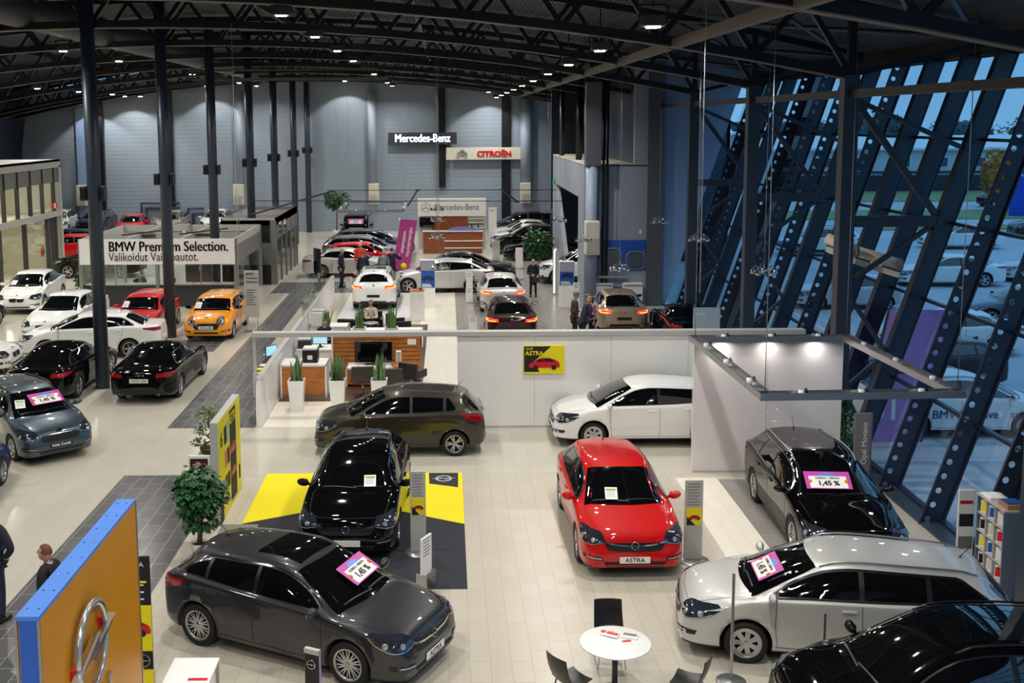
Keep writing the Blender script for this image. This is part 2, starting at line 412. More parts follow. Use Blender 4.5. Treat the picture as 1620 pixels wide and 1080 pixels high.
# ------------------------------------------------------------------ block on the right (stair enclosure) and the end wall of the glazed wing
m = MB()
bx0, bx1, by0, by1, bz = 5.75, 8.35, 45.4, 59.0, 5.9
m.box(bx0, bx1, by0, by0 + 0.25, 0, bz)                                  # front face
m.box(bx0, bx0 + 0.2, by0 + 0.25, 47.6, 0, bz)
m.box(bx0, bx0 + 0.2, 47.6, by1, 4.45, bz)
m.box(bx0, bx0 + 0.2, 57.6, by1, 0, 4.45)
m.box(bx0, bx1, by0, by1, bz - 0.02, bz + 0.05, 1)
m.prism([(57.6, 4.45), (57.6, 0.0), (51.5, 0.0)], bx0 + 0.02, bx0 + 0.22, axis='X')
m.box(bx1 - 0.25, bx1 - 0.05, by0 + 0.25, by1, 0, bz, 2)
struct(m.build('wall_stair_block', [M_WALLG, M_CREAM, M_GREY]))
struct(MB().box(bx0 - 0.01, bx1, by0 - 0.012, by0, 5.86, 5.93).box(7.1, 7.115, by0 - 0.006, by0, 0, 5.88).build('trim_2', M_STEEL2))
sg = MB().box(-0.02, 0.02, -0.28, 0.28, -0.13, 0.13).build('exit_sign', M_GREEN, None, (bx0 - 0.05, 57.8, 4.55), rot=(0, 0, R(-18)))
MB().box(-0.03, -0.021, -0.2, -0.06, -0.06, 0.06).box(-0.03, -0.021, 0.02, 0.2, -0.02, 0.02).build('pictogram', M_TXTW, sg)
tag(sg, 'small green exit sign on the corner of the grey stair block', 'sign')
struct(MB().box(8.35, 9.0, 45.3, 45.9, 0, 10.2).build('column_corner_pier', M_PIER))
struct(MB().box(7.8, 8.35, 45.4, 45.7, bz + 0.05, 10.2).build('wall_upper_return', M_WALLG))
lean = 0.33
def fx(z): return 9.1 + lean * z
m = MB().prism([(9.0, 0), (fx(0) + 0.1, 0), (fx(10.2) + 0.1, 10.2), (9.0, 10.2)], 45.5, 45.9, axis='Y')
m.box(10.35, 10.37, 45.49, 45.5, 3.8, 10.2)
struct(m.build('wall_wing_end', [M_WALLB]))
# dark recess behind the stair block
m = MB().box(bx1 - 0.5, bx1, 46, 60, bz, 10.2).box(bx0, bx1 + 7, 60, 60.3, 0, 10.0)
struct(m.build('wall_recess', M_FIN))
struct(MB().box(9.5, 15.6, 60.3, 60.6, 0, 8.4).box(7.9, 9.5, 60.3, 60.6, 2.2, 8.4).box(15.3, 15.6, 60.3, YW, 0, 8).build('wall_far_side', M_WALLB))
for k, (x, y) in enumerate(((6.1, 50.5), (6.5, 53.0), (6.95, 49.5), (7.2, 50.0), (5.95, 56.5), (7.4, 52.5))):
    struct(MB().tube([(x, y, bz), (x, y, 9.6)], 0.09 if k % 2 else 0.14, 10).build('pipe_riser', M_STEEL))
# corner pipe with heater box on the front of the block
struct(MB().tube([(6.0, 45.1, 0.4), (6.0, 45.1, 5.9)], 0.24, 16).build('duct_riser_corner', M_PIPE))
struct(MB().box(5.72, 6.35, 44.85, 45.35, 5.9, 9.3).build('column_upper', M_PIER))
for x in (6.5, 6.66): struct(MB().tube([(x, 45.25, 0.6), (x, 45.25, 9.2)], 0.055, 8).build('pipe_riser', M_STEEL))
o = MB().rbox(5.7, 6.3, 44.55, 45.1, 2.25, 3.65, 0.05).build('air_heater', M_CREAM)
g = MB()
for k in range(6): g.box(5.75, 6.25, 44.52, 44.55, 2.4 + k * 0.1, 2.44 + k * 0.1)
g.build('grille', M_LGREY, o)
tag(o, 'cream air heater box on the corner of the grey stair block', 'heater')
m = MB().tube([(6.9, 45.2, 0.9), (8.1, 45.2, 0.9)], 0.05, 8).tube([(6.3, 45.2, 1.25), (6.3, 45.2, 0)], 0.05, 8).tube([(6.3, 45.2, 1.25), (7.6, 45.2, 1.25), (7.6, 45.2, 0.9)], 0.05, 8)
struct(m.build('pipe_run', M_PIPE))
for i, x in enumerate((6.5, 7.75)):
    o = MB().rbox(x - 0.42, x + 0.42, 45.05, 45.38, 0.1, 1.0, 0.02).build('radiator', M_WHITE)
    MB().box(x - 0.38, x + 0.38, 45.03, 45.05, 0.9, 0.94).build('vent', M_GREY, o)
    tag(o, 'white radiator under the blue mural, the one ' + ('by the wall corner pipe' if i == 0 else 'by the dark pier'), 'radiator', 'radiators under the mural')
# blue mural with a pair of grilles
mu = MB().box(6.5, 8.34, 45.36, 45.4, 1.5, 2.78).build('wall_mural', M_BLUES)
def kidney(cx, cz, w, h, y, n=20):
    return [(cx + w / 2 * math.copysign(abs(math.cos(t)) ** 0.6, math.cos(t)), cz + h / 2 * math.copysign(abs(math.sin(t)) ** 0.6, math.sin(t))) for t in np.linspace(0, 2 * PI, n, endpoint=False)]
for cx, w, h, cz in ((6.95, 0.72, 0.9, 2.03), (7.9, 0.85, 0.8, 1.93)):
    p = kidney(cx, cz, w, h, 0)
    MB().prism(p, 45.345, 45.36, axis='Y').build('grille_outline', M_SILVERS, mu)
    s = MB(); s.prism([(cx + (a - cx) * 0.86, cz + (b - cz) * 0.86) for a, b in p], 45.34, 45.345, axis='Y'); s.build('grille_ground', M_FIN, mu)
    s = MB()
    for k in range(9): s.box(cx - w * 0.36 + k * w * 0.09 - 0.015, cx - w * 0.36 + k * w * 0.09 + 0.015, 45.33, 45.34, cz - h * 0.36, cz + h * 0.36)
    s.build('grille_bars', M_SILVERS, mu)
tag(mu, 'blue mural of a pair of car grilles on the stair block wall', 'mural')
tag(MB().box(8.05, 8.13, 45.37, 45.4, 3.05, 3.2).build('wall_switch', M_WHITE), 'small white switch plate above the blue mural', 'switch')

# ------------------------------------------------------------------ round columns of the hall
for k, (x, y) in enumerate(((-10.2, 31.6), (-10.09, 39.2), (-10.0, 46.8), (-9.75, 54.4), (-9.73, 62.0), (-9.68, 69.6), (-9.7, 76.7))):
    m = MB().tube([(x, y, 0), (x, y, zarch(x) + 1.5)], 0.2, 24)
    c = struct(m.build('column_round', M_STEEL2))
    z = 5.75
    ords = ['nearest and thickest', 'second', 'third', 'fourth', 'fifth', 'sixth', 'farthest and thinnest']
    for sd_, xa, xb in (('walkway', x + 0.205, x + 0.33), ('used car', x - 0.38, x - 0.205)):
        o = MB().rbox(xa, xb, y - 0.15, y + 0.15, z - 0.2, z + 0.22, 0.02).build('junction_box', M_DGREY)
        MB().rbox(xa + 0.02, xb - 0.02, y - 0.165, y - 0.15, z - 0.15, z + 0.17, 0.004, seg=1).build('lid', M_STEEL, o)
        tag(o, 'dark electrical box on the %s side of the %s round column' % (sd_, ords[k]), 'electrical box', 'boxes on the round columns')

# ------------------------------------------------------------------ roof: deck, trusses, purlins, duct
FR = [15.9] + [24.3 + 7.6 * k for k in range(7)]
xs = np.linspace(-34, 12.6, 60)
m = MB(); vs = []
for y in (-9.0, 78.0):
    for x in xs: vs.append((x, y, zarch(x) + 1.72))
for y in (78.0, -9.0):
    for x in xs: vs.append((x, y, zarch(x) + 1.9))
n = len(xs)
m.add(vs, [(i, i + 1, n + i + 1, n + i) for i in range(n - 1)] + [(2 * n + i, 2 * n + i + 1, 3 * n + i + 1, 3 * n + i) for i in range(n - 1)])
struct(m.build('ceiling', M_DECK))
struct(MB().box(9, 15.6, 60.0, 78, 9.6, 9.8).build('ceiling_side', M_DECK))
def truss(y, x0=-33.5, x1=8.9):
    m = MB()
    px = list(np.linspace(x0, x1, 21)); tx = px + [12.0]
    for a, b in zip(px[:-1], px[1:]):
        za, zb_ = zarch(a), zarch(b)
        m.bar((a, y, za), (b, y, zb_), 0.26, 0.2); m.bar((a, y, za - 0.11), (b, y, zb_ - 0.11), 0.3, 0.025, mi=1)
        mid = (a + b) / 2
        m.bar((a, y, za), (mid, y, zarch(mid) + 1.45), 0.12, 0.12); m.bar((mid, y, zarch(mid) + 1.45), (b, y, zb_), 0.12, 0.12)
    for a, b in zip(tx[:-1], tx[1:]): m.bar((a, y, zarch(a) + 1.5), (b, y, zarch(b) + 1.5), 0.26, 0.2)
    # nose towards the glazing
    m.bar((8.9, y, zarch(8.9)), (12.0, y, zarch(12) + 1.4), 0.12, 0.12)
    m.bar((8.9, y, zarch(8.9)), (8.9, y, zarch(8.9) + 1.5), 0.16, 0.16)
    return struct(m.build('roof_truss', [M_STEEL, M_PURLIN]))
for y in FR: truss(y)
truss(75.6)
truss(72.4)
for x in (-28, -20, -15.5, -6.5, -1.0):
    m = MB()
    m.bar((x, 8, zarch(x) + 1.25), (x, 76, zarch(x) + 1.25), 0.14, 0.22)
    struct(m.build('roof_purlin', M_STEEL))
m = MB()
for y0, y1 in zip([8] + FR, FR + [77]):
    m.bar((5.0, y0 + 0.15, 9.42), (5.0, y1 - 0.15, 9.42), 0.17, 0.2)
struct(m.build('roof_purlin_light', M_PURLIN))
struct(MB().tube([(-12.2, 9, 11.0), (-12.2, 30, 11.0), (-12.2, 60, 10.9), (-12.2, 76, 10.9)], 0.5, 20).build('air_duct', M_DGREY))
struct(MB().bar((-11.0, 48, 9.6), (-2.5, 48, 9.62), 0.12).bar((-11.0, 48, 9.6), (-11.0, 48, 10.0), 0.12).bar((-11.0, 48.3, 10.0), (-3.0, 48.3, 10.05), 0.08).build('pipe_run_white', M_PURLIN))
# bracing rods between the trusses on the wing side
for k in range(len(FR) - 4):
    m = MB().tube([(6.5, FR[k], zarch(6.5) + 1.4), (11.6, FR[k + 1], zarch(11.6) + 1.4)], 0.06, 6).tube([(11.6, FR[k], zarch(11.6) + 1.4), (6.5, FR[k + 1], zarch(6.5) + 1.4)], 0.06, 6)
    struct(m.build('roof_bracing', M_STEEL2))

# ------------------------------------------------------------------ leaning glass facade
def fin(y, holes=True):
    """leaning I-section mullion, web square to the glass with round holes along its inner edge"""
    depth = 0.40; zt = 9.3; t = 0.02
    m = MB()
    L = zt / math.cos(math.atan(lean)); n = int(L / 0.29)
    # local: u along slope, v outward from inner edge
    hw = 0.2; pitch = L / n; r = 0.062; seg = 10
    def P(u, v, yy): 
        c, s = math.cos(math.atan(lean)), math.sin(math.atan(lean))
        return (9.1 + u * s + v * c, yy, u * c - v * s)
    if holes:
        for side in (-t / 2, t / 2):
            for i in range(n):
                u0, u1 = i * pitch, (i + 1) * pitch; uc = (u0 + u1) / 2; vc = hw / 2 + 0.01
                sq = []; ci = []
                for k in range(seg * 2):
                    a = 2 * PI * k / (seg * 2); dx, dy = math.cos(a), math.sin(a)
                    f = min((pitch / 2) / max(abs(dx), 1e-6), (hw / 2) / max(abs(dy), 1e-6))
                    ca = math.atan2(hw, pitch)
                    for q in (ca, PI - ca, PI + ca, 2 * PI - ca):
                        if abs(a - q) <= PI / (2 * seg) + 1e-6: f = 0; sqp = (math.copysign(pitch / 2, dx), math.copysign(hw / 2, dy)); break
                    else: sqp = (dx * f, dy * f)
                    sq.append(P(uc + sqp[0], vc - 0.01 + sqp[1], y + side)); ci.append(P(uc + dx * r, vc + dy * r, y + side))
                N = seg * 2
                m.add(sq + ci, [(k, (k + 1) % N, N + (k + 1) % N, N + k) for k in range(N)])
            m.add([P(0, hw, y + side), P(L, hw, y + side), P(L, depth, y + side), P(0, depth, y + side)], [(0, 1, 2, 3)])
    else:
        m.bar(P(0, depth / 2, y), P(L, depth / 2, y), depth, 0.1, up=(0, 1, 0))
        m.bar(P(0, 0, y), P(L, 0, y), 0.03, 0.22, up=(0, 1, 0))
    m.bar(P(0, depth, y), P(L, depth, y), 0.03, 0.14, up=(0, 1, 0)); 
    if holes: m.bar(P(0, -0.005, y), P(L, -0.005, y), 0.02, 0.06, up=(0, 1, 0))
    return m
def outer(u_z): return fx(u_z) + 0.41
fins = []
for f in FR[:4]:
    fins += [f - 5.9, f - 4.0, f - 1.95]
fins += [41.4, 43.4]
for y in fins:
    if y > 11: struct(fin(y, not 25.5 < y < 28.5).build('window_mullion', M_FIN))
NF = [y for y in FR if y < 45]
for k, y in enumerate(NF):
    struct(fin(y, False).build('window_raker', M_FIN))
    # vertical column with bracket and zigzag strut up to the raker
    m = MB().rbox(8.72, 9.06, y - 0.17, y + 0.17, 0, zarch(8.9), 0.015)
    m.bar((8.9, y, 5.5), (11.05, y, 5.5), 0.2, 0.24)
    m.bar((9.0, y, 8.2), (10.95, y, 5.6), 0.13); m.bar((8.9, y, 8.25), (11.5, y, 7.1), 0.1)
    m.bar((10.85, y, 5.4), (9.0, y, 4.1), 0.1); m.bar((9.0, y, 3.9), (9.95, y, 2.5), 0.09); m.bar((9.95, y, 2.5), (9.05, y, 1.7), 0.09); m.bar((9.05, y, 1.6), (9.4, y, 0.9), 0.08)
    struct(m.build('column_facade', M_STEEL2))
m = MB()
for a, b in zip([8.0] + NF, NF + [45.5]): m.bar((8.9, a, 8.33), (8.9, b, 8.33), 0.12, 0.16); m.bar((8.9, a, 8.245), (8.9, b, 8.245), 0.14, 0.012, mi=1)
struct(m.build('eave_beam', [M_STEEL, M_PURLIN]))
# transoms
m = MB()
for z in (0.06, 1.95, 3.75, 5.45, 7.3, 9.2):
    m.bar((outer(z) - 0.02, -9, z), (outer(z) - 0.02, 45.5, z), 0.09, 0.07)
struct(m.build('window_transoms', M_FIN))
# sill and the glass, one pane per bay of mullions
ys = sorted([y for y in fins if y > 11] + NF + [1.0, 4.8, 8.2, -9, 45.5])
k = 0
for a, b in zip(ys[:-1], ys[1:]):
    k += 1
    z1 = 9.2
    g = MB().add([(outer(0) + 0.02, a + 0.03, 0.05), (outer(0) + 0.02, b - 0.03, 0.05), (outer(z1) + 0.02, b - 0.03, z1), (outer(z1) + 0.02, a + 0.03, z1)], [(0, 1, 2, 3)])
    struct(g.build('window_%d' % k, M_GLASS))
struct(MB().box(9.1, 9.66, -9, 45.5, -0.1, 0.05).build('window_sill', M_STEEL2))
struct(MB().box(12.35, 12.7, -9, 46, 9.2, 9.9).build('facade_head', M_STEEL))
# similar slanted strip of window at the far left
m = MB().prism([(-29.9, 0.0), (-29.5, 0), (-31.6, 7.5), (-32.0, 7.5)], 48, 48.2, axis='Y')
struct(m.build('window_mullion_far', M_FIN))
# ------------------------------------------------------------------ cars
def pchip(xs, ys):
    xs = np.array(xs, float); ys = np.array(ys, float)
    h = np.diff(xs); d = np.diff(ys) / h; m = np.zeros(len(xs)); m[0] = d[0]; m[-1] = d[-1]
    for i in range(1, len(xs) - 1):
        if d[i - 1] * d[i] > 0:
            w1 = 2 * h[i] + h[i - 1]; w2 = h[i] + 2 * h[i - 1]; m[i] = (w1 + w2) / (w1 / d[i - 1] + w2 / d[i])
    def f(x):
        x = min(max(x, xs[0]), xs[-1]); i = min(max(int(np.searchsorted(xs, x)) - 1, 0), len(h) - 1)
        t = (x - xs[i]) / h[i]; h00 = 2 * t ** 3 - 3 * t * t + 1; h10 = t ** 3 - 2 * t * t + t; h01 = -2 * t ** 3 + 3 * t * t; h11 = t ** 3 - t * t
        return float(h00 * ys[i] + h10 * h[i] * m[i] + h01 * ys[i + 1] + h11 * h[i] * m[i + 1])
    return f
def pf(pairs): return pchip([p[0] for p in pairs], [p[1] for p in pairs])

class Body:
    """outer skin of a car as a surface over s (distance from the nose) and around the section"""
    def __init__(B, S):
        B.S = S; L = S['L']; W = S['W'] / 2; H = S['H']; B.L = L; B.W = W
        hz = S['hood']; cs, cz = S['cowl']; rs = S['roof_s']; pk = S.get('peak', rs + 0.55); re, rez = S['roof_end']; deck = S.get('deck'); tz = S.get('tail', 0.86)
        top = [(0, .50), (.015, .57), (.05, hz - .07), (.12, hz), (cs * .33, hz + .36 * (cz - hz)), (cs * .7, hz + .76 * (cz - hz)), (cs, cz), ]
        zr = H - .07
        top += [(cs + .10, cz + .055), (cs + (rs - cs) * .5, cz + (zr - cz) * .56), (rs - .06, zr - .028), (rs + .06, zr + .012), (pk, H), ((pk + re) / 2, H - (H - rez) * .30), (re - .08, rez + .012), (re, rez)]
        gb, gbz = S['rglass']
        top += [(re + (gb - re) * .5, rez + (gbz - rez) * .48), (gb, gbz)]
        if deck:
            top += [(gb + .12, gbz - .01), (L - .12, deck), (L - .07, deck - .02), (L - .02, deck - .2), (L, .52)]
        else:
            top += [(min(gb + .06, L - .06), gbz - .10), (L - .03, tz - .14), (L, .52)]
        top2 = []
        for p in top:
            if not top2 or p[0] > top2[-1][0] + .006: top2.append(p)
        B.zt = pf(top2)
        b0, b1 = S['belt']
        zsr = (deck - .05) if deck else min(gbz - .03, b1)
        B.zs = pf([(0, .47), (.06, .56), (.18, hz - .10), (.5, hz - .015), (cs * .8, (hz + b0) / 2 - .01), (cs + .1, b0 - .03), (cs + .5, b0), (L * .62, b0 + (b1 - b0) * .5), (re - .1 if not deck else re, b1), (L - .28, zsr), (L - .10, zsr - .05), (L - .03, zsr - .2), (L, .48)])
        fw = S.get('nose_w', .83)
        B.ws = pf([(0, W * .56), (.03, W * .70), (.10, W * fw), (.25, W * .915), (.5, W * .945), (1.0, W * .955), (L * .45, W * .965), (L * .7, W * .965), (L - .6, W * .945), (L - .25, W * .88), (L - .10, W * .78), (L - .03, W * .62), (L, W * .48)])
        B.wm = pf([(0, W * .62), (.03, W * .76), (.10, W * .87), (.22, W * .935), (.45, W * .985), (.9, W), (L * .45, W * .985), (L * .7, W), (L - .6, W), (L - .25, W * .93), (L - .10, W * .85), (L - .03, W * .72), (L, W * .58)])
        wr = S.get('wroof', .645) * W; wre = S.get('wroof_end', .60) * W
        B.wt = pf([(0, W * .30), (.05, W * .48), (.14, W * .66), (cs * .6, W * .76), (cs, W * .82), (cs + (rs - cs) * .5, (W * .80 + wr) / 2), (rs, wr), (pk + .3, wr + .015), (re, wre), (gb, W * (.72 if not deck else .74)), (L - .12, W * .70), (L - .03, W * .5), (L, W * .36)])
        sh = S.get('curve', .17)
        B.shift = pf([(0, 0), (cs - .35, 0), (cs + .05, -sh), (rs, -sh * .8), (pk, 0), (re - .35, 0), (re + .02, .10), (gb, .08), (min(gb + .1, L - .02), .0), (L + .01, 0)])
        B.drop = pf([(0, .015), (.12, .04), (cs, .035), (rs, .05), (pk, .055), (re, .045), (gb, .035), (L, .015)])
        gc = S.get('ground', .19)
        B.zb = pf([(0, .27), (.03, .22), (.10, gc + .01), (.4, gc), (L - .4, gc + .02), (L - .1, gc + .08), (L - .03, .33), (L, .38)])
        B.sa = None
    def zte(B, s):
        z = B.zt(min(max(s + B.shift(s), 0), B.L)) - B.drop(s)
        return max(min(z, B.zt(s) - .008), B.zs(s) + .012)
    def section(B, s):
        zb, zs, zt, zte = B.zb(s), B.zs(s), B.zt(s), B.zte(s); ws, wm, wt = B.ws(s), B.wm(s), B.wt(s)
        wt = min(wt, ws - .02); g = zte - zs; k = min(1, max(0, (g - .06) / .25))
        zm = zb + (zs - zb) * .42
        side = [(wm * .80, zb - .0), (wm * .955, zb + .015), (wm * .985, zb + .09), (wm * .992, zm - .05), (wm, zm + .02), (wm * .995, zs - (zs - zm) * .42), (ws + (wm - ws) * .55, zs - (zs - zm) * .14), (ws, zs)]
        a = (ws - (.045 * k + .3 * (1 - k) * (ws - wt)), zs + g * (.08 * k + .45 * (1 - k)))
        m = ((a[0] * .55 + wt * .45) + .022 * k, a[1] * .52 + zte * .48)
        n = (wt + (.035 * k), zte - .055 * k - (1 - k) * .004)
        t = (wt - .02, zte + .004)
        u = (wt * .82, zte + (zt - zte) * .52); v = (wt * .5, zt - (zt - zte) * .16)
        return [(0, zb)] + side + [a, m, n, t, u, v, (0, zt)]
    def mesh(B, name, mats, cut=True):
        L = B.L
        st = [0, .008, .02, .035, .06, .09, .13]; 
        st += list(np.arange(.18, L - .16, .055)) + [L - .13, L - .09, L - .06, L - .035, L - .02, L - .008, L]
        rings = []
        for s in st:
            P = B.section(s)
            out = []
            for i in range(len(P) - 1):
                p0 = P[max(i - 1, 0)]; p1 = P[i]; p2 = P[i + 1]; p3 = P[min(i + 2, len(P) - 1)]
                if i == 0: p0 = (-P[1][0], P[1][1])
                if i == len(P) - 2: p3 = (-P[i][0], P[i][1])
                sub = 2 if i > 0 else 1
                for q in range(sub):
                    t = q / sub; 
                    if q == 0: out.append(p1); continue
                    f = [.5 * ((2 * p1[j]) + (-p0[j] + p2[j]) * t + (2 * p0[j] - 5 * p1[j] + 4 * p2[j] - p3[j]) * t * t + (-p0[j] + 3 * p1[j] - 3 * p2[j] + p3[j]) * t ** 3) for j in (0, 1)]
                    lin_ = [(p1[j] + p2[j]) / 2 for j in (0, 1)]
                    out.append(tuple(.6 * f[j] + .4 * lin_[j] for j in (0, 1)))
            out.append(P[-1])
            full = out + [(-y, z) for (y, z) in reversed(out[1:-1])]
            rings.append((s, full))
        n = len(rings[0][1]); vs = []; fs = []
        for s, r in rings:
            for y, z in r: vs.append((L / 2 - s, y, z))
        m = len(rings)
        for i in range(m - 1):
            for k in range(n):
                k2 = (k + 1) % n; fs.append((i * n + k, i * n + k2, (i + 1) * n + k2, (i + 1) * n + k))
        fs.append(tuple(range(n))); fs.append(tuple((m - 1) * n + k for k in range(n - 1, -1, -1)))
        me = bpy.data.meshes.new(name); me.from_pydata(vs, [], fs)
        bm = bmesh.new(); bm.from_mesh(me); bmesh.ops.recalc_face_normals(bm, faces=bm.faces[:])
        B.bvh = BVHTree.FromBMesh(bm)
        cl = B.S.get('cladding', 0)
        for f in bm.faces:
            f.smooth = True
            c = f.calc_center_median()
            if c.z < B.S.get('ground', .19) + .05 or (cl and c.z < cl): f.material_index = 1
        bm.to_mesh(me); bm.free()
        for x in mats: me.materials.append(x)
        if not cut: return me
        S = B.S; r = S['rw'] + .055
        cm = MB()
        for xa in (S['xf'], S['xr']):
            for sgn in (-1, 1):
                y0, y1 = sgn * (B.W - .30), sgn * (B.W + .2)
                o0 = len(cm.v)
                cm.lathe([(0.0001, min(y0, y1)), (r, min(y0, y1)), (r, max(y0, y1)), (0.0001, max(y0, y1))], 40, 1, (xa, 0, S['rw'] + .005), 'Y')
        cme = cm.mesh('cutter', mats)
        bm = bmesh.new(); bm.from_mesh(cme); bmesh.ops.remove_doubles(bm, verts=bm.verts[:], dist=1e-3); bmesh.ops.recalc_face_normals(bm, faces=bm.faces[:]); bm.to_mesh(cme); bm.free()
        a = bpy.data.objects.new('a', me); b = bpy.data.objects.new('b', cme); C.objects.link(a); C.objects.link(b)
        md = a.modifiers.new('bool', 'BOOLEAN'); md.object = b; md.operation = 'DIFFERENCE'; md.solver = 'EXACT'
        bpy.context.view_layer.update()
        res = eval_mesh(a, name); res.name = name
        bpy.data.objects.remove(a); bpy.data.objects.remove(b)
        while len(res.materials) > 2: res.materials.pop()
        return res
    # --- projection of outlines onto the skin
    def hit(B, view, a, b):
        if view == 'L': o, d = Vector((B.L / 2 - a, 3, b)), Vector((0, -1, 0))
        elif view == 'R': o, d = Vector((B.L / 2 - a, -3, b)), Vector((0, 1, 0))
        elif view == 'T': o, d = Vector((B.L / 2 - a, b, 4)), Vector((0, 0, -1))
        elif view == 'F': o, d = Vector((5, a, b)), Vector((-1, 0, 0))
        elif view == 'B': o, d = Vector((-5, a, b)), Vector((1, 0, 0))
        elif view in ('PF', 'PB'):
            sg = 1 if view == 'PF' else -1
            c = Vector((sg * (B.L / 2 - .72), 0, b)); an = R(a); dr = Vector((sg * math.cos(an), math.sin(an), 0))
            o, d = c + dr * 3, -dr
        loc, nor, idx, dist = B.bvh.ray_cast(o, d)
        return (loc, nor) if loc else (None, None)
    def decal(B, mb, polys, view, off=.005, mi=0, step=.06, step2=None, thick=0.0):
        for poly in (polys if isinstance(polys[0][0], (tuple, list)) else [polys]):
            bm = bmesh.new(); vs = [bm.verts.new((p[0], p[1], 0)) for p in poly]
            try: bm.faces.new(vs)
            except ValueError: bm.free(); continue
            xsn = [p[0] for p in poly]; ysn = [p[1] for p in poly]
            for ax, lo, hi, stp in ((0, min(xsn), max(xsn), step), (1, min(ysn), max(ysn), step2 or step)):
                c = lo + stp
                while c < hi - stp * .25:
                    no = (1, 0, 0) if ax == 0 else (0, 1, 0)
                    bmesh.ops.bisect_plane(bm, geom=bm.verts[:] + bm.edges[:] + bm.faces[:], plane_co=(c, c, 0), plane_no=no); c += stp
            bm.verts.ensure_lookup_table(); out = []; ok = True; last = None
            for i, v in enumerate(bm.verts):
                v.index = i
                loc, nor = B.hit(view, v.co.x, v.co.y)
                if loc is None:
                    out.append(None); continue
                out.append(loc + nor * off)
            fs = [tuple(v.index for v in f.verts) for f in bm.faces if all(out[v.index] is not None for v in f.verts)]
            out = [o if o is not None else Vector((0, 0, .5)) for o in out]
            used = sorted({i for f in fs for i in f}); rm = {j: k for k, j in enumerate(used)}
            mb.add([out[j] for j in used], [tuple(rm[i] for i in f) for f in fs], mi, True); bm.free()
        return mb
    def ribbon(B, mb, path, view, w, off=.006, mi=0, step=.05):
        """narrow strip along an outline, lying on the skin"""
        pts = []
        for (a0, b0), (a1, b1) in zip(path[:-1], path[1:]):
            n = max(1, int(math.hypot(a1 - a0, (b1 - b0)) / step)) if view not in ('PF', 'PB') else 4
            for k in range(n): pts.append((a0 + (a1 - a0) * k / n, b0 + (b1 - b0) * k / n))
        pts.append(path[-1])
        hs = [B.hit(view, *p) for p in pts]; hs = [h for h in hs if h[0] is not None]
        if len(hs) < 2: return mb
        vs = []
        for i, (l, n) in enumerate(hs):
            d = (hs[min(i + 1, len(hs) - 1)][0] - hs[max(i - 1, 0)][0]);
            if d.length < 1e-6: d = Vector((1, 0, 0))
            c = d.normalized().cross(n).normalized() * (w / 2)
            vs += [l + n * off - c, l + n * off + c]
        mb.add(vs, [(2 * i, 2 * i + 1, 2 * i + 3, 2 * i + 2) for i in range(len(hs) - 1)], mi, True)
        return mb

def wheel_meshes(rw, style, width=.205):
    t = MB(); rr = rw * (.70 if style != 'big' else .76)
    w = width / 2
    prof = [(rr - .01, -w * .82), (rr + .02, -w * .96), (rw - .035, -w), (rw - .012, -w * .86), (rw, -w * .5), (rw, w * .5), (rw - .012, w * .86), (rw - .035, w), (rr + .02, w * .96), (rr - .01, w * .82)]
    t.lathe(prof, 40, 0, axis='Y', close=True)
    tyre = t.mesh('wheel', M_RUBBER)
    m = MB()
    m.lathe([(rr + .004, w * .90), (rr - .014, w * .93), (rr - .026, w * .74), (rr - .03, -w * .7)], 40, 0, axis='Y')
    m.lathe([(.0005, -w * .1), (rr - .02, -w * .1)], 32, 1, axis='Y')
    m.lathe([(.0005, w * .80), (.035, w * .80), (.05, w * .68), (.05, -w * .05)], 20, 0, axis='Y')
    def spoke(a0, a1, w0, w1, yo=.66, yi=.72):
        vs = []
        for (r, a, ww, yy) in ((.03, a0, w0, yi), (rr - .015, a1, w1, yo)):
            for s2 in (-1, 1):
                for dy in (0, -.035):
                    ca, sa = math.cos(a), math.sin(a)
                    vs.append((r * ca - s2 * ww / 2 * sa, w * yy + dy, r * sa + s2 * ww / 2 * ca))
        m.add(vs, [(0, 2, 6, 4), (0, 4, 5, 1), (2, 3, 7, 6), (4, 6, 7, 5), (1, 5, 7, 3)], 0)
    if style == 'turbine' or style == 'big':
        for k in range(10):
            a = 2 * PI * k / 10
            spoke(a, a + .18, .03, .017); spoke(a + .12, a + .44, .026, .017)
    elif style == 'y':
        for k in range(5):
            a = 2 * PI * k / 5
            spoke(a, a + .19, .045, .03); spoke(a, a - .19, .045, .03)
    elif style == 'cap':
        for k in range(7):
            a = 2 * PI * k / 7; spoke(a, a, .06, .085, .72, .8)
        m.lathe([(rr - .055, w * .76), (rr - .012, w * .86)], 40, 0, axis='Y'); m.lathe([(.0005, w * .78), (.07, w * .76)], 20, 0, axis='Y')
    else:
        for k in range(5):
            a = 2 * PI * k / 5; spoke(a, a, .08, .055)
    rim = m.mesh('rim', [M_RIM, M_RIMD])
    return tyre, rim
WHEELS = {}

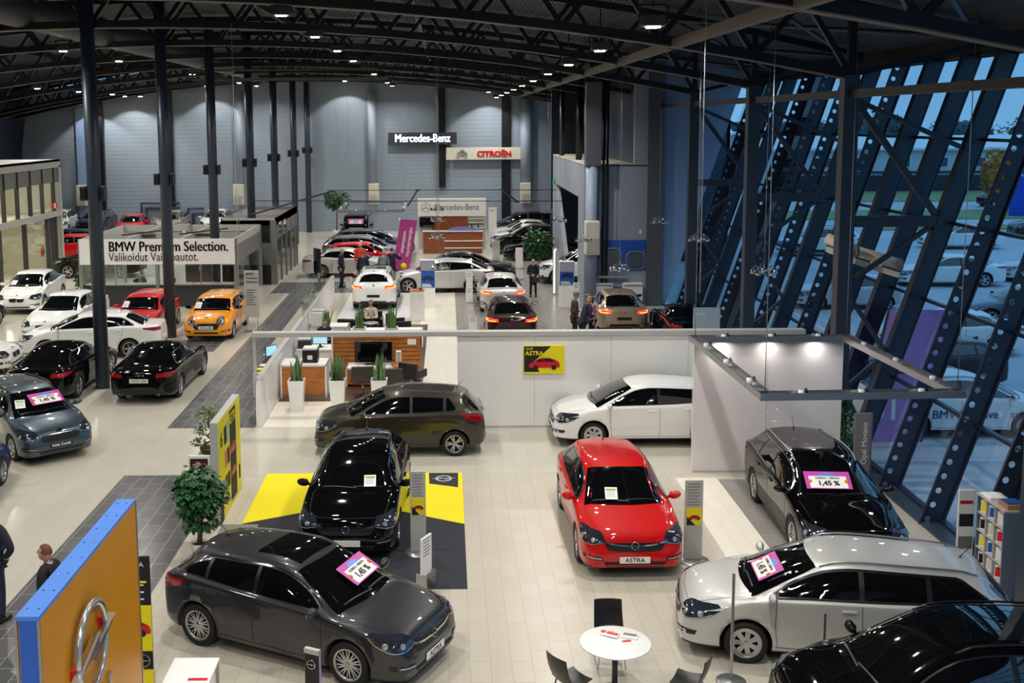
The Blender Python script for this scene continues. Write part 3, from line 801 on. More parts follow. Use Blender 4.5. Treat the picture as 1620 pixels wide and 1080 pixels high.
def badge_mesh(kind, r=.055):
    m = MB()
    if kind in ('ring', 'ringbolt'):
        N = 24
        m.lathe([(r, -.006), (r + .008, 0), (r, .008), (r - .010, 0)], N, 0, axis='X', close=True)
        m.prism([(-r * 1.1, -.006), (r * .1, .014), (-r * .1, -.002), (r * 1.1, .006), (-r * .1, -.018), (r * .1, -.0)], -.003, .004, axis='X')
    elif kind == 'star':
        m.lathe([(r, -.004), (r + .006, 0), (r, .006), (r - .006, 0)], 24, 0, axis='X', close=True)
        for k in range(3):
            a = PI / 2 + 2 * PI * k / 3
            m.bar((0, 0, 0), (0, r * math.cos(a), r * math.sin(a)), .01, .008)
    elif kind == 'rings4':
        for k in range(4): m.lathe([(r * .5, -.004), (r * .5 + .006, 0), (r * .5, .006), (r * .5 - .006, 0)], 16, 0, (0, (k - 1.5) * r * .72, 0), axis='X', close=True)
    elif kind == 'roundel':
        m.lathe([(.0004, .006), (r * .75, .006), (r * .75, -.004)], 20, 0, axis='X')
    elif kind == 'wings':
        m.lathe([(.0004, .006), (r * .5, .006), (r * .5, -.004)], 16, 0, axis='X')
        for s in (-1, 1):
            m.prism([(s * r * .5, .012), (s * r * 1.8, .016), (s * r * 1.4, -.006), (s * r * .5, -.014)], -.002, .003, axis='X')
    elif kind == 'oval':
        p = [(r * 1.3 * math.cos(t), r * .7 * math.sin(t)) for t in np.linspace(0, 2 * PI, 20, endpoint=False)]
        m.prism(p, -.003, .005, axis='X')
    return m

SPECS = {}
def add_spec(name, base=None, **kw):
    d = dict(SPECS[base]) if base else {}
    d.update(kw); d['name'] = name
    d['xf'] = d['L'] / 2 - d['fo']; d['xr'] = d['xf'] - d['wb']
    SPECS[name] = d
# s measured from the nose
add_spec('astra', L=4.37, W=1.81, H=1.485, fo=.90, wb=2.66, rw=.325, hood=.80, cowl=(1.02, .98), roof_s=1.86, peak=2.35, roof_end=(3.86, 1.37), rglass=(4.20, 1.03), belt=(.93, 1.03), dlo_end=(3.55, 3.92), pillars=[2.52, 3.42], tail=.98, wheel='turbine', badge='ring', front='opel', chrome='top')
add_spec('corsa', L=4.05, W=1.75, H=1.49, fo=.80, wb=2.51, rw=.30, hood=.78, cowl=(.78, .99), roof_s=1.62, peak=2.15, roof_end=(3.58, 1.40), rglass=(3.90, 1.05), belt=(.95, 1.03), dlo_end=(3.18, 3.42), pillars=[2.30, 3.08], tail=1.0, wheel='y', badge='ring', front='opel')
add_spec('astra_old', L=4.42, W=1.81, H=1.51, fo=.93, wb=2.685, rw=.315, hood=.78, cowl=(.92, 1.0), roof_s=1.80, peak=2.35, roof_end=(3.85, 1.40), rglass=(4.22, 1.07), belt=(.97, 1.06), dlo_end=(3.45, 3.85), pillars=[2.50, 3.38], tail=1.0, wheel='cap', badge='ring', front='opelold')
add_spec('wagon', 'astra_old', L=4.70, H=1.52, roof_s=1.85, peak=2.5, roof_end=(4.22, 1.43), rglass=(4.54, 1.08), dlo_end=(3.85, 4.32), pillars=[2.52, 3.42], belt=(.97, 1.05), wheel='cap', rails=True, chrome='all', fo=.95)
add_spec('insignia', L=4.90, W=1.86, H=1.50, fo=.97, wb=2.74, rw=.335, hood=.76, cowl=(1.12, .97), roof_s=1.95, peak=2.6, roof_end=(4.35, 1.40), rglass=(4.72, 1.05), belt=(.95, 1.05), dlo_end=(4.0, 4.5), pillars=[2.66, 3.55], tail=.98, wheel='turbine', badge='ring', front='opelold', rails=True, chrome='all')
add_spec('zafira', L=4.66, W=1.88, H=1.66, fo=.95, wb=2.76, rw=.335, hood=.86, cowl=(.82, 1.10), roof_s=1.70, peak=2.4, roof_end=(4.15, 1.56), rglass=(4.48, 1.18), belt=(1.04, 1.12), dlo_end=(3.95, 4.3), pillars=[2.45, 3.45], tail=1.1, wheel='turbine', badge='ring', front='opel', rails=True, roofglass=(1.82, 3.6))
add_spec('fabia', L=4.26, W=1.74, H=1.47, fo=.85, wb=2.47, rw=.30, hood=.76, cowl=(.92, .97), roof_s=1.70, peak=2.2, roof_end=(3.85, 1.38), rglass=(4.12, 1.03), belt=(.94, 1.0), dlo_end=(3.5, 3.85), pillars=[2.36, 3.18], tail=1.0, wheel='star', badge='oval', front='skoda', rails=True)
add_spec('coupe', L=4.62, W=1.85, H=1.375, fo=.88, wb=2.75, rw=.335, hood=.72, cowl=(1.18, .93), roof_s=1.98, peak=2.5, roof_end=(3.25, 1.33), rglass=(4.08, .99), deck=.95, belt=(.90, .95), dlo_end=(3.35, 3.75), pillars=[2.75], tail=.9, wheel='y', badge='rings4', front='audi', rearplate='OHZ-204', chrome='all')
add_spec('sportback', 'coupe', L=4.70, H=1.39, wb=2.81, roof_end=(3.45, 1.34), rglass=(4.30, .99), deck=.95, dlo_end=(3.7, 4.1), pillars=[2.62, 3.55], rearplate=None)
add_spec('sedan', L=4.68, W=1.82, H=1.45, fo=.84, wb=2.81, rw=.325, hood=.74, cowl=(1.20, .96), roof_s=2.02, peak=2.55, roof_end=(3.50, 1.38), rglass=(4.10, 1.05), deck=1.03, belt=(.94, 1.01), dlo_end=(3.65, 4.0), pillars=[2.66, 3.55], tail=.95, wheel='y', badge='roundel', front='bmw')
add_spec('bigsedan', 'sedan', L=4.90, W=1.86, H=1.46, wb=2.97, roof_end=(3.65, 1.39), rglass=(4.30, 1.06), dlo_end=(3.85, 4.2), pillars=[2.72, 3.7])
add_spec('avensis', L=4.71, W=1.81, H=1.48, fo=1.0, wb=2.70, rw=.32, hood=.78, cowl=(1.02, 1.0), roof_s=1.92, peak=2.5, roof_end=(3.50, 1.42), rglass=(4.18, 1.10), deck=1.08, belt=(.97, 1.05), dlo_end=(3.6, 4.05), pillars=[2.62, 3.52], wheel='y', badge='oval', front='plain', sedan=True)
add_spec('fastback', L=4.82, W=1.83, H=1.50, fo=.84, wb=2.92, rw=.34, hood=.78, cowl=(1.18, 1.0), roof_s=1.98, peak=2.6, roof_end=(3.70, 1.43), rglass=(4.50, 1.08), deck=1.04, belt=(.98, 1.06), dlo_end=(3.95, 4.45), pillars=[2.75, 3.75], wheel='star', badge='roundel', front='bmw')
add_spec('grancoupe', L=4.64, W=1.83, H=1.39, fo=.80, wb=2.81, rw=.33, hood=.72, cowl=(1.18, .93), roof_s=1.95, peak=2.5, roof_end=(3.45, 1.33), rglass=(4.22, .99), deck=.97, belt=(.90, .97), dlo_end=(3.7, 4.05), pillars=[2.66, 3.55], wheel='y', badge='roundel', front='bmw')
add_spec('benzsedan', 'sedan', L=4.69, H=1.44, badge='star', front='benz', roof_end=(3.40, 1.37), rglass=(4.05, 1.03), deck=.98, wheel='turbine')
add_spec('aclass', 'corsa', L=4.30, W=1.78, H=1.43, wb=2.70, fo=.87, roof_end=(3.75, 1.34), rglass=(4.12, 1.0), cowl=(1.0, .95), roof_s=1.80, hood=.74, belt=(.91, 1.0), pillars=[2.45, 3.3], dlo_end=(3.5, 3.75), badge='star', front='benz', wheel='turbine')
add_spec('benzwagon', 'insignia', L=4.80, H=1.48, badge='star', front='benz')
add_spec('mini', L=3.98, W=1.73, H=1.43, fo=.80, wb=2.567, rw=.295, hood=.84, cowl=(1.02, .98), roof_s=1.52, peak=2.1, roof_end=(3.62, 1.38), rglass=(3.84, 1.02), belt=(.95, 1.0), dlo_end=(3.5, 3.72), pillars=[2.18, 3.0], tail=.96, wroof=.72, wroof_end=.70, wheel='star', badge='wings', front='mini', curve=.10, nose_w=.84)
add_spec('crossover', L=4.45, W=1.83, H=1.60, fo=.85, wb=2.67, rw=.345, hood=.90, cowl=(1.0, 1.12), roof_s=1.78, peak=2.4, roof_end=(3.95, 1.52), rglass=(4.28, 1.16), belt=(1.05, 1.12), dlo_end=(3.6, 3.95), pillars=[2.5, 3.4], tail=1.08, cladding=.38, wheel='star', badge='roundel', front='bmw', rails=True, ground=.22, roofglass=(1.9, 3.2))
add_spec('suv', 'crossover', L=4.66, W=1.88, H=1.65, wb=2.87, badge='star', front='benz', roofglass=None, roof_end=(4.1, 1.57), rglass=(4.48, 1.2), pillars=[2.6, 3.55], dlo_end=(3.8, 4.15))
add_spec('suvplain', 'crossover', badge=None, front='plain', roofglass=None)
add_spec('gwagon', L=4.66, W=1.76, H=1.90, fo=.80, wb=2.85, rw=.39, hood=1.12, cowl=(1.25, 1.22), roof_s=1.62, peak=2.1, roof_end=(4.42, 1.87), rglass=(4.55, 1.26), belt=(1.18, 1.22), dlo_end=(4.25, 4.35), pillars=[2.5, 3.45], tail=1.2, wroof=.84, wroof_end=.83, cladding=.55, ground=.32, curve=.03, nose_w=.93, wheel='star', badge='star', front='benz')
add_spec('minivan', L=4.50, W=1.83, H=1.66, fo=.88, wb=2.75, rw=.32, hood=.86, cowl=(.80, 1.08), roof_s=1.72, peak=2.4, roof_end=(4.0, 1.56), rglass=(4.34, 1.15), belt=(1.03, 1.1), dlo_end=(3.8, 4.15), pillars=[2.45, 3.4], tail=1.05, wheel='star', badge=None, front='plain')
add_spec('roadster', L=4.24, W=1.79, H=1.29, fo=.90, wb=2.50, rw=.325, hood=.70, cowl=(1.50, .90), roof_s=2.15, peak=2.4, roof_end=(2.80, 1.24), rglass=(3.30, .94), deck=.90, belt=(.87, .90), dlo_end=(2.9, 3.15), pillars=[], wheel='y', badge='roundel', front='bmw')

def build_car(spec):
    """list of parts: (name, mesh, sub-parts, location, rotation). slot 0 of painted parts is swapped per car"""
    S = SPECS[spec]; B = Body(S); L = S['L']; W = S['W'] / 2; half = L / 2
    P0 = paint('default', (120, 120, 120))
    parts = []
    body = B.mesh('body', [P0, M_PLASTIC]); parts.append(dict(n='body', me=body, paint=True))
    cs, cz = S['cowl']; rs = S['roof_s']; re_, rez = S['roof_end']; gb, gbz = S['rglass']
    sd = S.get('deck') is not None
    # --- windscreen and rear window
    def yl(s, k=.07): return B.wt(s) - k
    sh = S.get('curve', .17)
    def quad_top(s0, s1, k0, k1, bow0=.0, bow1=.0, n=10):
        lo, hi = [], []
        for i in range(n + 1):
            t = -1 + 2 * i / n
            hi.append((s1 + bow1 * t * t, t * (B.wt(s1 + bow1) - k1))); lo.append((s0 + bow0 * t * t, t * (B.wt(s0 + bow0) - k0)))
        return lo + hi[::-1]
    m = MB(); B.decal(m, quad_top(cs - .02, rs - .01, .015, .035, sh * .75, sh * .5), 'T', .006, 0, .08, .1)
    ws = m.mesh('windscreen', M_DARKGLASS)
    m = MB()
    wiper = MB(); B.ribbon(wiper, [(cs + .09, .02), (cs + .05 + sh * .5, W * .62)], 'T', .022, .016); B.ribbon(wiper, [(cs + .08 + sh * .3, -W * .62), (cs + .06, .08)], 'T', .022, .016)
    parts.append(dict(n='windscreen', me=ws, sub=[dict(n='wiper', me=wiper.mesh('wiper', M_BLACK))]))
    m = MB()
    if gb - re_ > .18: B.decal(m, quad_top(re_ + .055, gb - .015, .03, .05, -.0, -.03), 'T', .006, 0, .04, .1)
    else: B.decal(m, [(-W * .66, gbz + .04), (W * .66, gbz + .04), (W * .6, rez - .10), (-W * .6, rez - .10)], 'B', .006, 0, .08, .06)
    parts.append(dict(n='rear_window', me=m.mesh('rear_window', M_DARKGLASS)))
    # --- side glass
    dt, db = S['dlo_end']
    def topz(s): return B.zte(s) - .052
    def botz(s): return B.zs(s) + .03
    ss = np.arange(cs + .05, db + .01, .03); pts_t = []; pts_b = []
    def cutline(s):
        if s <= dt: return 9
        f = (s - dt) / max(db - dt, .01); return topz(dt) * (1 - f) + botz(db) * f
    valid = [s for s in ss if min(topz(s), cutline(s)) > botz(s) + .02]
    s0, s1 = valid[0], valid[-1]
    def region(a, b, inset=0.0, n=None):
        n = n or max(4, int((b - a) / .07)); q = np.linspace(a, b, n)
        return [(s, botz(s) + inset) for s in q] + [(s, max(min(topz(s), cutline(s)) - inset, botz(s) + inset + .004)) for s in q[::-1]]
    for v in 'LR':
        m = MB(); B.decal(m, region(s0, s1), v, .004, 0, .07, .06)
        parts.append(dict(n='window_surround', me=m.mesh('window_surround', M_BLACK)))
    cuts = [s0 + .06] + S['pillars'] + [s1 - .02]
    for v in 'LR':
        for a, b in zip(cuts[:-1], cuts[1:]):
            if b - a < .15: continue
            m = MB(); B.decal(m, region(a + .035, b - .035, .018), v, .010, 0, .07, .06)
            parts.append(dict(n='side_window', me=m.mesh('side_window', M_DARKGLASS)))
    if S.get('chrome'):
        q = np.linspace(s0 + .02, s1 - .01, 40)
        for v in 'LR':
            m = MB()
            B.ribbon(m, [(s, min(topz(s), cutline(s)) + .004) for s in q], v, .02, .011)
            if S['chrome'] == 'all': B.ribbon(m, [(s, botz(s) - .004) for s in q], v, .018, .011)
            parts.append(dict(n='window_trim', me=m.mesh('window_trim', M_CHROME)))
    if S.get('roofglass'):
        a, b = S['roofglass']; m = MB(); B.decal(m, [(a, -W * .5), (b, -W * .5), (b, W * .5), (a, W * .5)], 'T', .006, 0, .1, .1)
        parts.append(dict(n='roof_window', me=m.mesh('roof_window', M_DARKGLASS)))
    # --- seams
    m = MB(); gc = S.get('ground', .19)
    for v in 'LR':
        a = max(cs + .32, S['fo'] + S['rw'] + .10); B.ribbon(m, [(a, botz(a) - .02), (a - .02, .62), (a + .02, gc + .10)], v, .008, .003)
        for i, p in enumerate(S['pillars']):
            if i == 0: B.ribbon(m, [(p, botz(p)), (p + .01, .62), (p + .0, gc + .10)], v, .008, .003)
            elif i == 1:
                rr = S['fo'] + S['wb'] - S['rw'] - .06
                B.ribbon(m, [(min(p, db - .05), botz(p)), (p - .02, .85), (min(p - .05, rr + .12), .72), (rr, .5), (rr - .02, gc + .1)], v, .008, .003)
        B.ribbon(m, [(S['fo'] + S['rw'] + .08, gc + .1), (S['fo'] + S['wb'] - S['rw'] - .08, gc + .1)], v, .008, .003)
    hz = S['hood']
    hp = [(cs + .04, W * .80), (cs * .6, W * .78), (.3, W * .74), (.14, W * .55), (.10, 0)]
    B.ribbon(m, hp, 'T', .008, .003); B.ribbon(m, [(a, -b) for a, b in hp], 'T', .008, .003)
    if sd: B.ribbon(m, [(gb + .03, -W * .68), (gb + .05, W * .68)], 'T', .008, .003)
    parts.append(dict(n='panel_seams', me=m.mesh('panel_seams', M_BLACKM)))
    # --- lamps
    fr = S.get('front', 'plain')
    for sg in (1, -1):
        m = MB()
        if fr == 'mini':
            c = (W * .60, .74); p = [(sg * (c[0] + .115 * math.cos(t)), c[1] + .125 * math.sin(t)) for t in np.linspace(0, 2 * PI, 20, endpoint=False)]
            B.decal(m, p, 'F', .02, 0, .04); h = m.mesh('headlamp', M_LAMPLENS); sub = []
            m = MB(); ring = p + [p[0]]; B.ribbon(m, ring, 'F', .03, .024); sub.append(dict(n='lamp_ring', me=m.mesh('lamp_ring', M_CHROME)))
            m = MB(); B.decal(m, [(sg * (c[0] + .05 * math.cos(t)), c[1] + .05 * math.sin(t)) for t in np.linspace(0, 2 * PI, 12, endpoint=False)], 'F', .03, 0, .04); sub.append(dict(n='lamp_lens', me=m.mesh('lamp_lens', M_LAMPDARK)))
            parts.append(dict(n='headlamp', me=h, sub=sub))
        elif fr == 'benz' and spec == 'gwagon':
            p = [(sg * (W * .72 + .1 * math.cos(t)), .98 + .1 * math.sin(t)) for t in np.linspace(0, 2 * PI, 16, endpoint=False)]
            B.decal(m, p, 'F', .015, 0, .04); parts.append(dict(n='headlamp', me=m.mesh('headlamp', M_LAMPLENS)))
        else:
            z0 = hz - .125
            p = [(35, z0 - .01), (48, z0 - .065), (60, z0 - .05), (72, z0 + .02), (80, z0 + .10), (70, z0 + .105), (55, z0 + .085), (40, z0 + .05)]
            if fr == 'opelold': p = [(40, z0 - .02), (52, z0 - .06), (64, z0 - .03), (74, z0 + .04), (82, z0 + .115), (70, z0 + .09), (52, z0 + .06)]
            if fr == 'skoda': p = [(38, z0 - .01), (52, z0 - .04), (70, z0 - .01), (74, z0 + .08), (60, z0 + .075), (40, z0 + .055)]
            B.decal(m, [(sg * a, b) for a, b in p], 'PF', .008, 0, 5, .035)
            B.decal(m, [(.075, sg * W * .56), (.10, sg * W * .70), (.17, sg * W * .84), (.28, sg * W * .91), (.60, sg * W * .95), (.56, sg * W * .89), (.36, sg * W * .79), (.19, sg * W * .62)], 'T', .009, 0, .05)
            h = m.mesh('headlamp', M_LAMPDARK); sub = []
            m = MB()
            for (ca, cb, rr) in ((49, z0 + .012, .042), (64, z0 + .036, .044)):
                loc, nor = B.hit('PF', sg * ca, cb)
                if loc:
                    o0 = len(m.v); m.lathe([(.0005, .016), (rr * .6, .013), (rr, .0), (rr * 1.05, -.01)], 14, 0)
                    m.xf(Matrix.Translation(loc + nor * .012) @ nor.to_track_quat('Z', 'Y').to_matrix().to_4x4(), o0)
            sub.append(dict(n='lamp_lens', me=m.mesh('lamp_lens', M_LAMPLENS)))
            m = MB(); q = [(sg * a, b + .008) for a, b in p[:len(p) // 2 + 1]]; B.ribbon(m, q, 'PF', .014, .016)
            sub.append(dict(n='lamp_bar', me=m.mesh('lamp_bar', M_LAMPLENS)))
            parts.append(dict(n='headlamp', me=h, sub=sub))
        # fog lamp pocket
        m = MB(); fz = .40
        B.decal(m, [(sg * 36, fz - .045), (sg * 60, fz - .03), (sg * 62, fz + .04), (sg * 50, fz + .045), (sg * 38, fz + .02)], 'PF', .005, 0, 6, .04)
        f = m.mesh('fog_lamp', M_BLACK); m = MB(); B.ribbon(m, [(sg * 38, fz - .01), (sg * 52, fz + .01)], 'PF', .022, .014)
        parts.append(dict(n='fog_lamp', me=f, sub=[dict(n='fog_lens', me=m.mesh('fog_lens', M_LAMPLENS))]))
        # tail lamp
        m = MB(); tz = (S['deck'] - .12) if sd else min(gbz - .10, .98)
        if spec == 'gwagon': tp = [(52, .80), (64, .80), (64, .90), (52, .90)]
        elif fr in ('bmw', 'benz', 'audi', 'plain'): tp = [(34, tz - .06), (56, tz - .055), (78, tz + .0), (80, tz + .045), (60, tz + .06), (36, tz + .045)]
        else: tp = [(47, tz - .10), (60, tz - .13), (76, tz - .04), (82, tz + .07), (70, tz + .05), (50, tz + .04)]
        B.decal(m, [(sg * a, b) for a, b in tp], 'PB', .010, 0, 5, .04); h = m.mesh('tail_lamp', M_TAIL); sub = []
        m = MB(); B.ribbon(m, [(sg * (tp[0][0] + 5), tz - .03), (sg * 58, tz - .025), (sg * 72, tz + .02), (sg * 58, tz + .03)], 'PB', .022, .018)
        sub.append(dict(n='lamp_bar', me=m.mesh('lamp_bar', M_TAIL), lit=True))
        parts.append(dict(n='tail_lamp', me=h, sub=sub, lit=True))
    # --- grille, intake
    m = MB(); sub = []; gz = hz - .16
    def ladder(y0, y1, za, zb_, n, w=.012, off=.014, y2=None):
        g = MB()
        for k in range(n):
            z = za + (zb_ - za) * (k + .5) / n; f = 1 - .12 * abs(k - n / 2) / n
            B.ribbon(g, [(y0 * f, z), (0 if y0 * y1 < 0 else (y0 + y1) / 2, z), (y1 * f, z)], 'F', w, off)
        return g
    if fr in ('opel', 'opelold'):
        B.decal(m, [(-W * .58, gz + .02), (W * .58, gz + .02), (W * .50, gz - .10), (W * .3, gz - .13), (-W * .3, gz - .13), (-W * .50, gz - .10)], 'F', .006, 0, .05)
        g = MB(); B.ribbon(g, [(-W * .60, gz + .03), (-W * .3, gz - .02), (0, gz - .035), (W * .3, gz - .02), (W * .60, gz + .03)], 'F', .028, .018); sub.append(dict(n='chrome_wing', me=g.mesh('chrome_wing', M_CHROME)))
        sub.append(dict(n='grille_bars', me=ladder(-W * .5, W * .5, gz - .12, gz - .05, 3, .008).mesh('grille_bars', M_DGREY)))
        bz, br = gz - .025, .062
    elif fr == 'bmw':
        for sg in (1, -1): B.decal(m, [(sg * .02, gz + .05), (sg * .26, gz + .05), (sg * .30, gz - .01), (sg * .25, gz - .09), (sg * .04, gz - .10), (sg * .015, gz - .02)], 'F', .008, 0, .05)
        g = MB()
        for sg in (1, -1):
            B.ribbon(g, [(sg * .02, gz + .05), (sg * .26, gz + .05), (sg * .30, gz - .01), (sg * .25, gz - .09), (sg * .04, gz - .10), (sg * .015, gz - .02), (sg * .02, gz + .05)], 'F', .014, .016, step=.03)
        sub.append(dict(n='grille_frame', me=g.mesh('grille_frame', M_CHROME))); bz, br = gz + .105, .05
    elif fr == 'audi':
        B.decal(m, [(-.36, gz + .06), (.36, gz + .06), (.42, gz - .02), (.30, .33), (-.30, .33), (-.42, gz - .02)], 'F', .006, 0, .05)
        sub.append(dict(n='grille_bars', me=ladder(-.38, .38, .36, gz + .04, 8, .009).mesh('grille_bars', M_DGREY))); bz, br = gz + .0, .09
    elif fr == 'benz':
        B.decal(m, [(-.36, gz + .07), (.36, gz + .07), (.44, gz - .02), (.36, gz - .12), (-.36, gz - .12), (-.44, gz - .02)], 'F', .006, 0, .05)
        sub.append(dict(n='grille_bars', me=ladder(-.40, .40, gz - .08, gz + .05, 2, .022).mesh('grille_bars', M_CHROME))); bz, br = gz - .02, .085
    elif fr == 'skoda':
        B.decal(m, [(-.46, gz + .07), (.46, gz + .07), (.44, gz - .04), (.36, gz - .07), (-.36, gz - .07), (-.44, gz - .04)], 'F', .006, 0, .05)
        g = MB()
        for k in range(19):
            y = -.40 + k * .0444; B.ribbon(g, [(y, gz - .06), (y, gz + .06)], 'F', .010, .016)
        sub.append(dict(n='grille_bars', me=g.mesh('grille_bars', M_DGREY)))
        g = MB(); B.ribbon(g, [(-.47, gz + .075), (0, gz + .085), (.47, gz + .075)], 'F', .018, .016); sub.append(dict(n='chrome_wing', me=g.mesh('chrome_wing', M_CHROME))); bz, br = hz - .02, .05
    elif fr == 'mini':
        B.decal(m, [(-.40, .66), (.40, .66), (.47, .58), (.42, .49), (.32, .44), (-.32, .44), (-.42, .49), (-.47, .58)], 'F', .008, 0, .05)
        g = MB(); B.ribbon(g, [(-.40, .66), (.40, .66), (.47, .58), (.42, .49), (.32, .44), (-.32, .44), (-.42, .49), (-.47, .58), (-.40, .66)], 'F', .022, .016); sub.append(dict(n='grille_frame', me=g.mesh('grille_frame', M_CHROME)))
        sub.append(dict(n='grille_bars', me=ladder(-.38, .38, .56, .65, 3, .012).mesh('grille_bars', M_CHROME))); bz, br = .80, .05
    else:
        B.decal(m, [(-.40, gz + .05), (.40, gz + .05), (.36, gz - .03), (-.36, gz - .03)], 'F', .006, 0, .05)
        g = MB(); B.ribbon(g, [(-.40, gz + .015), (.40, gz + .015)], 'F', .014, .014); sub.append(dict(n='chrome_bar', me=g.mesh('chrome_bar', M_CHROME))); bz, br = gz + .015, .05
    parts.append(dict(n='grille', me=m.mesh('grille', M_BLACK), sub=sub))
    m = MB(); B.decal(m, [(-W * .52, .245), (W * .52, .245), (W * .60, .34), (-W * .60, .34)] if fr != 'mini' else [(-.45, .3), (.45, .3), (.42, .36), (-.42, .36)], 'F', .005, 0, .06)
    parts.append(dict(n='lower_intake', me=m.mesh('lower_intake', M_BLACKM)))
    m = MB(); B.decal(m, [(-W * .62, .33), (W * .62, .33), (W * .55, .42), (-W * .55, .42)], 'B', .005, 0, .06)
    parts.append(dict(n='rear_skirt', me=m.mesh('rear_skirt', M_BLACKM)))
    if S.get('badge'):
        for view, z in (('F', bz), ('B', min((S['deck'] - .09) if sd else gbz - .12, 1.1))):
            if S['badge'] == 'roundel' and view == 'F':
                loc, nor = B.hit('T', .13, 0)
            elif S['badge'] == 'wings' and view == 'F': loc, nor = B.hit('T', .16, 0)
            else: loc, nor = B.hit(view, 0, z)
            if loc is None: continue
            g = badge_mesh(S['badge'], br)
            sg = 1 if view == 'F' else -1
            q = Matrix.Translation(loc + nor * .022)
            tilt = math.atan2(nor.z, abs(nor.x)); tilt = min(tilt, 1.2)
            g.xf(q @ (Matrix.Rotation(PI, 4, 'Z') if sg < 0 else Matrix.Identity(4)) @ Matrix.Rotation(-tilt, 4, 'Y'))
            parts.append(dict(n='badge', me=g.mesh('badge', M_CHROME)))
    # --- mirrors, handles, plates, aerial, rails
    ms = cs + .40; mz = B.zs(ms) + .085
    for sg in (1, -1):
        m = MB(); bm = bmesh.new(); bmesh.ops.create_icosphere(bm, subdivisions=3, radius=1)
        for v in bm.verts:
            c = v.co; v.co = Vector((c.x * .085 if c.x > 0 else c.x * .03, c.y * .115, c.z * .072 + c.y * sg * .012))
        m.bm(bm, 0, True, Matrix.Translation((half - ms, sg * (B.ws(ms) + .105), mz)))
        m.bar((half - ms - .01, sg * (B.ws(ms) - .045), mz - .05), (half - ms, sg * (B.ws(ms) + .06), mz - .02), .05, .035, mi=0)
        g = MB(); g.rbox(-.006, .0, -.085, .085, -.05, .05, .002, seg=1).xf(Matrix.Translation((half - ms - .027, sg * (B.ws(ms) + .105), mz)))
        parts.append(dict(n='mirror', me=m.mesh('mirror', [P0]), paint=True, sub=[dict(n='mirror_glass', me=g.mesh('mirror_glass', M_CHROME))]))
        for p in S['pillars'][:2] or [2.9]:
            if spec in ('coupe', 'roadster') and p != (S['pillars'] or [2.9])[0]: continue
            hs_ = p - .17; loc, nor = B.hit('L' if sg > 0 else 'R', hs_, botz(hs_) - .13)
            if loc is None: continue
            m = MB().rbox(-.10, .10, -.015, .028, -.018, .018, .012); 
            m.xf(Matrix.Translation(loc) @ (Matrix.Identity(4) if sg > 0 else Matrix.Rotation(PI, 4, 'Z')))
            parts.append(dict(n='door_handle', me=m.mesh('door_handle', [P0]), paint=True))
    pzf = .37 if fr in ('opel', 'opelold') else (.52 if fr == 'mini' else .43)
    loc, nor = B.hit('F', 0, pzf)
    px_ = (loc.x if loc else half) + .012
    if S.get('deck') or fr in ('bmw', 'audi'): pz_ = .62 if spec not in ('coupe', 'sportback') else .68
    else: pz_ = .72
    loc2, _ = B.hit('B', 0, pz_)
    parts.append(dict(n='front_plate', me=MB().rbox(-.006, .006, -.26, .26, -.056, .056, .004, seg=1).mesh('front_plate', M_PAPER), loc=(px_, 0, pzf), plate='F'))
    parts.append(dict(n='rear_plate', me=MB().rbox(-.006, .006, -.26, .26, -.056, .056, .004, seg=1).mesh('rear_plate', M_PAPER), loc=((loc2.x if loc2 else -half) - .012, 0, pz_), plate='B'))
    loc, nor = B.hit('T', re_ - .22, 0)
    if spec not in ('roadster',):
        m = MB()
        if fr in ('bmw', 'benz', 'audi'): m.prism([(-.09, 0), (.09, 0), (-.06, .055), (-.08, .05)], -.018, .018, axis='Y').xf(Matrix.Translation(loc))
        else: m.tube([loc, loc + Vector((-.02, 0, .03)), loc + Vector((-.16, 0, .2))], [.02, .008, .004], 6)
        parts.append(dict(n='aerial', me=m.mesh('aerial', M_BLACK)))
    if S.get('rails'):
        for sg in (1, -1):
            m = MB(); pts = []
            for s in np.linspace(rs + .12, re_ - .12, 12):
                l, n = B.hit('T', s, sg * (B.wt(s) - .03)); e = .0 if s in (rs + .12,) else .035
                if l: pts.append(l + Vector((0, 0, .032)))
            pts[0].z -= .035; pts[-1].z -= .035
            m.tube(pts, .016, 8)
            parts.append(dict(n='roof_rail', me=m.mesh('roof_rail', M_ALU if S.get('chrome') else M_BLACK)))
    if not sd and spec not in ('mini', 'gwagon', 'minivan'):
        pass
    for sg in (1, -1):
        if spec in ('coupe', 'sportback', 'grancoupe', 'sedan'):
            m = MB().lathe([(.035, -.06), (.04, .0), (.03, .0), (.028, -.06)], 14, axis='X').xf(Matrix.Translation((-half + .03, sg * .52, .30)) @ Matrix.Rotation(PI, 4, 'Z'))
            parts.append(dict(n='exhaust_pipe', me=m.mesh('exhaust_pipe', M_CHROME)))
    key = (S['rw'], S['wheel'])
    if key not in WHEELS: WHEELS[key] = wheel_meshes(*key)
    ty, rim = WHEELS[key]; a = .31
    for x in (S['xf'], S['xr']):
        for sg in (1, -1):
            parts.append(dict(n='wheel', me=ty, loc=(x, sg * (W - .115), S['rw']), rz=0 if sg > 0 else PI, sub=[dict(n='rim', me=rim)]))
    return dict(parts=parts, B=B, S=S)

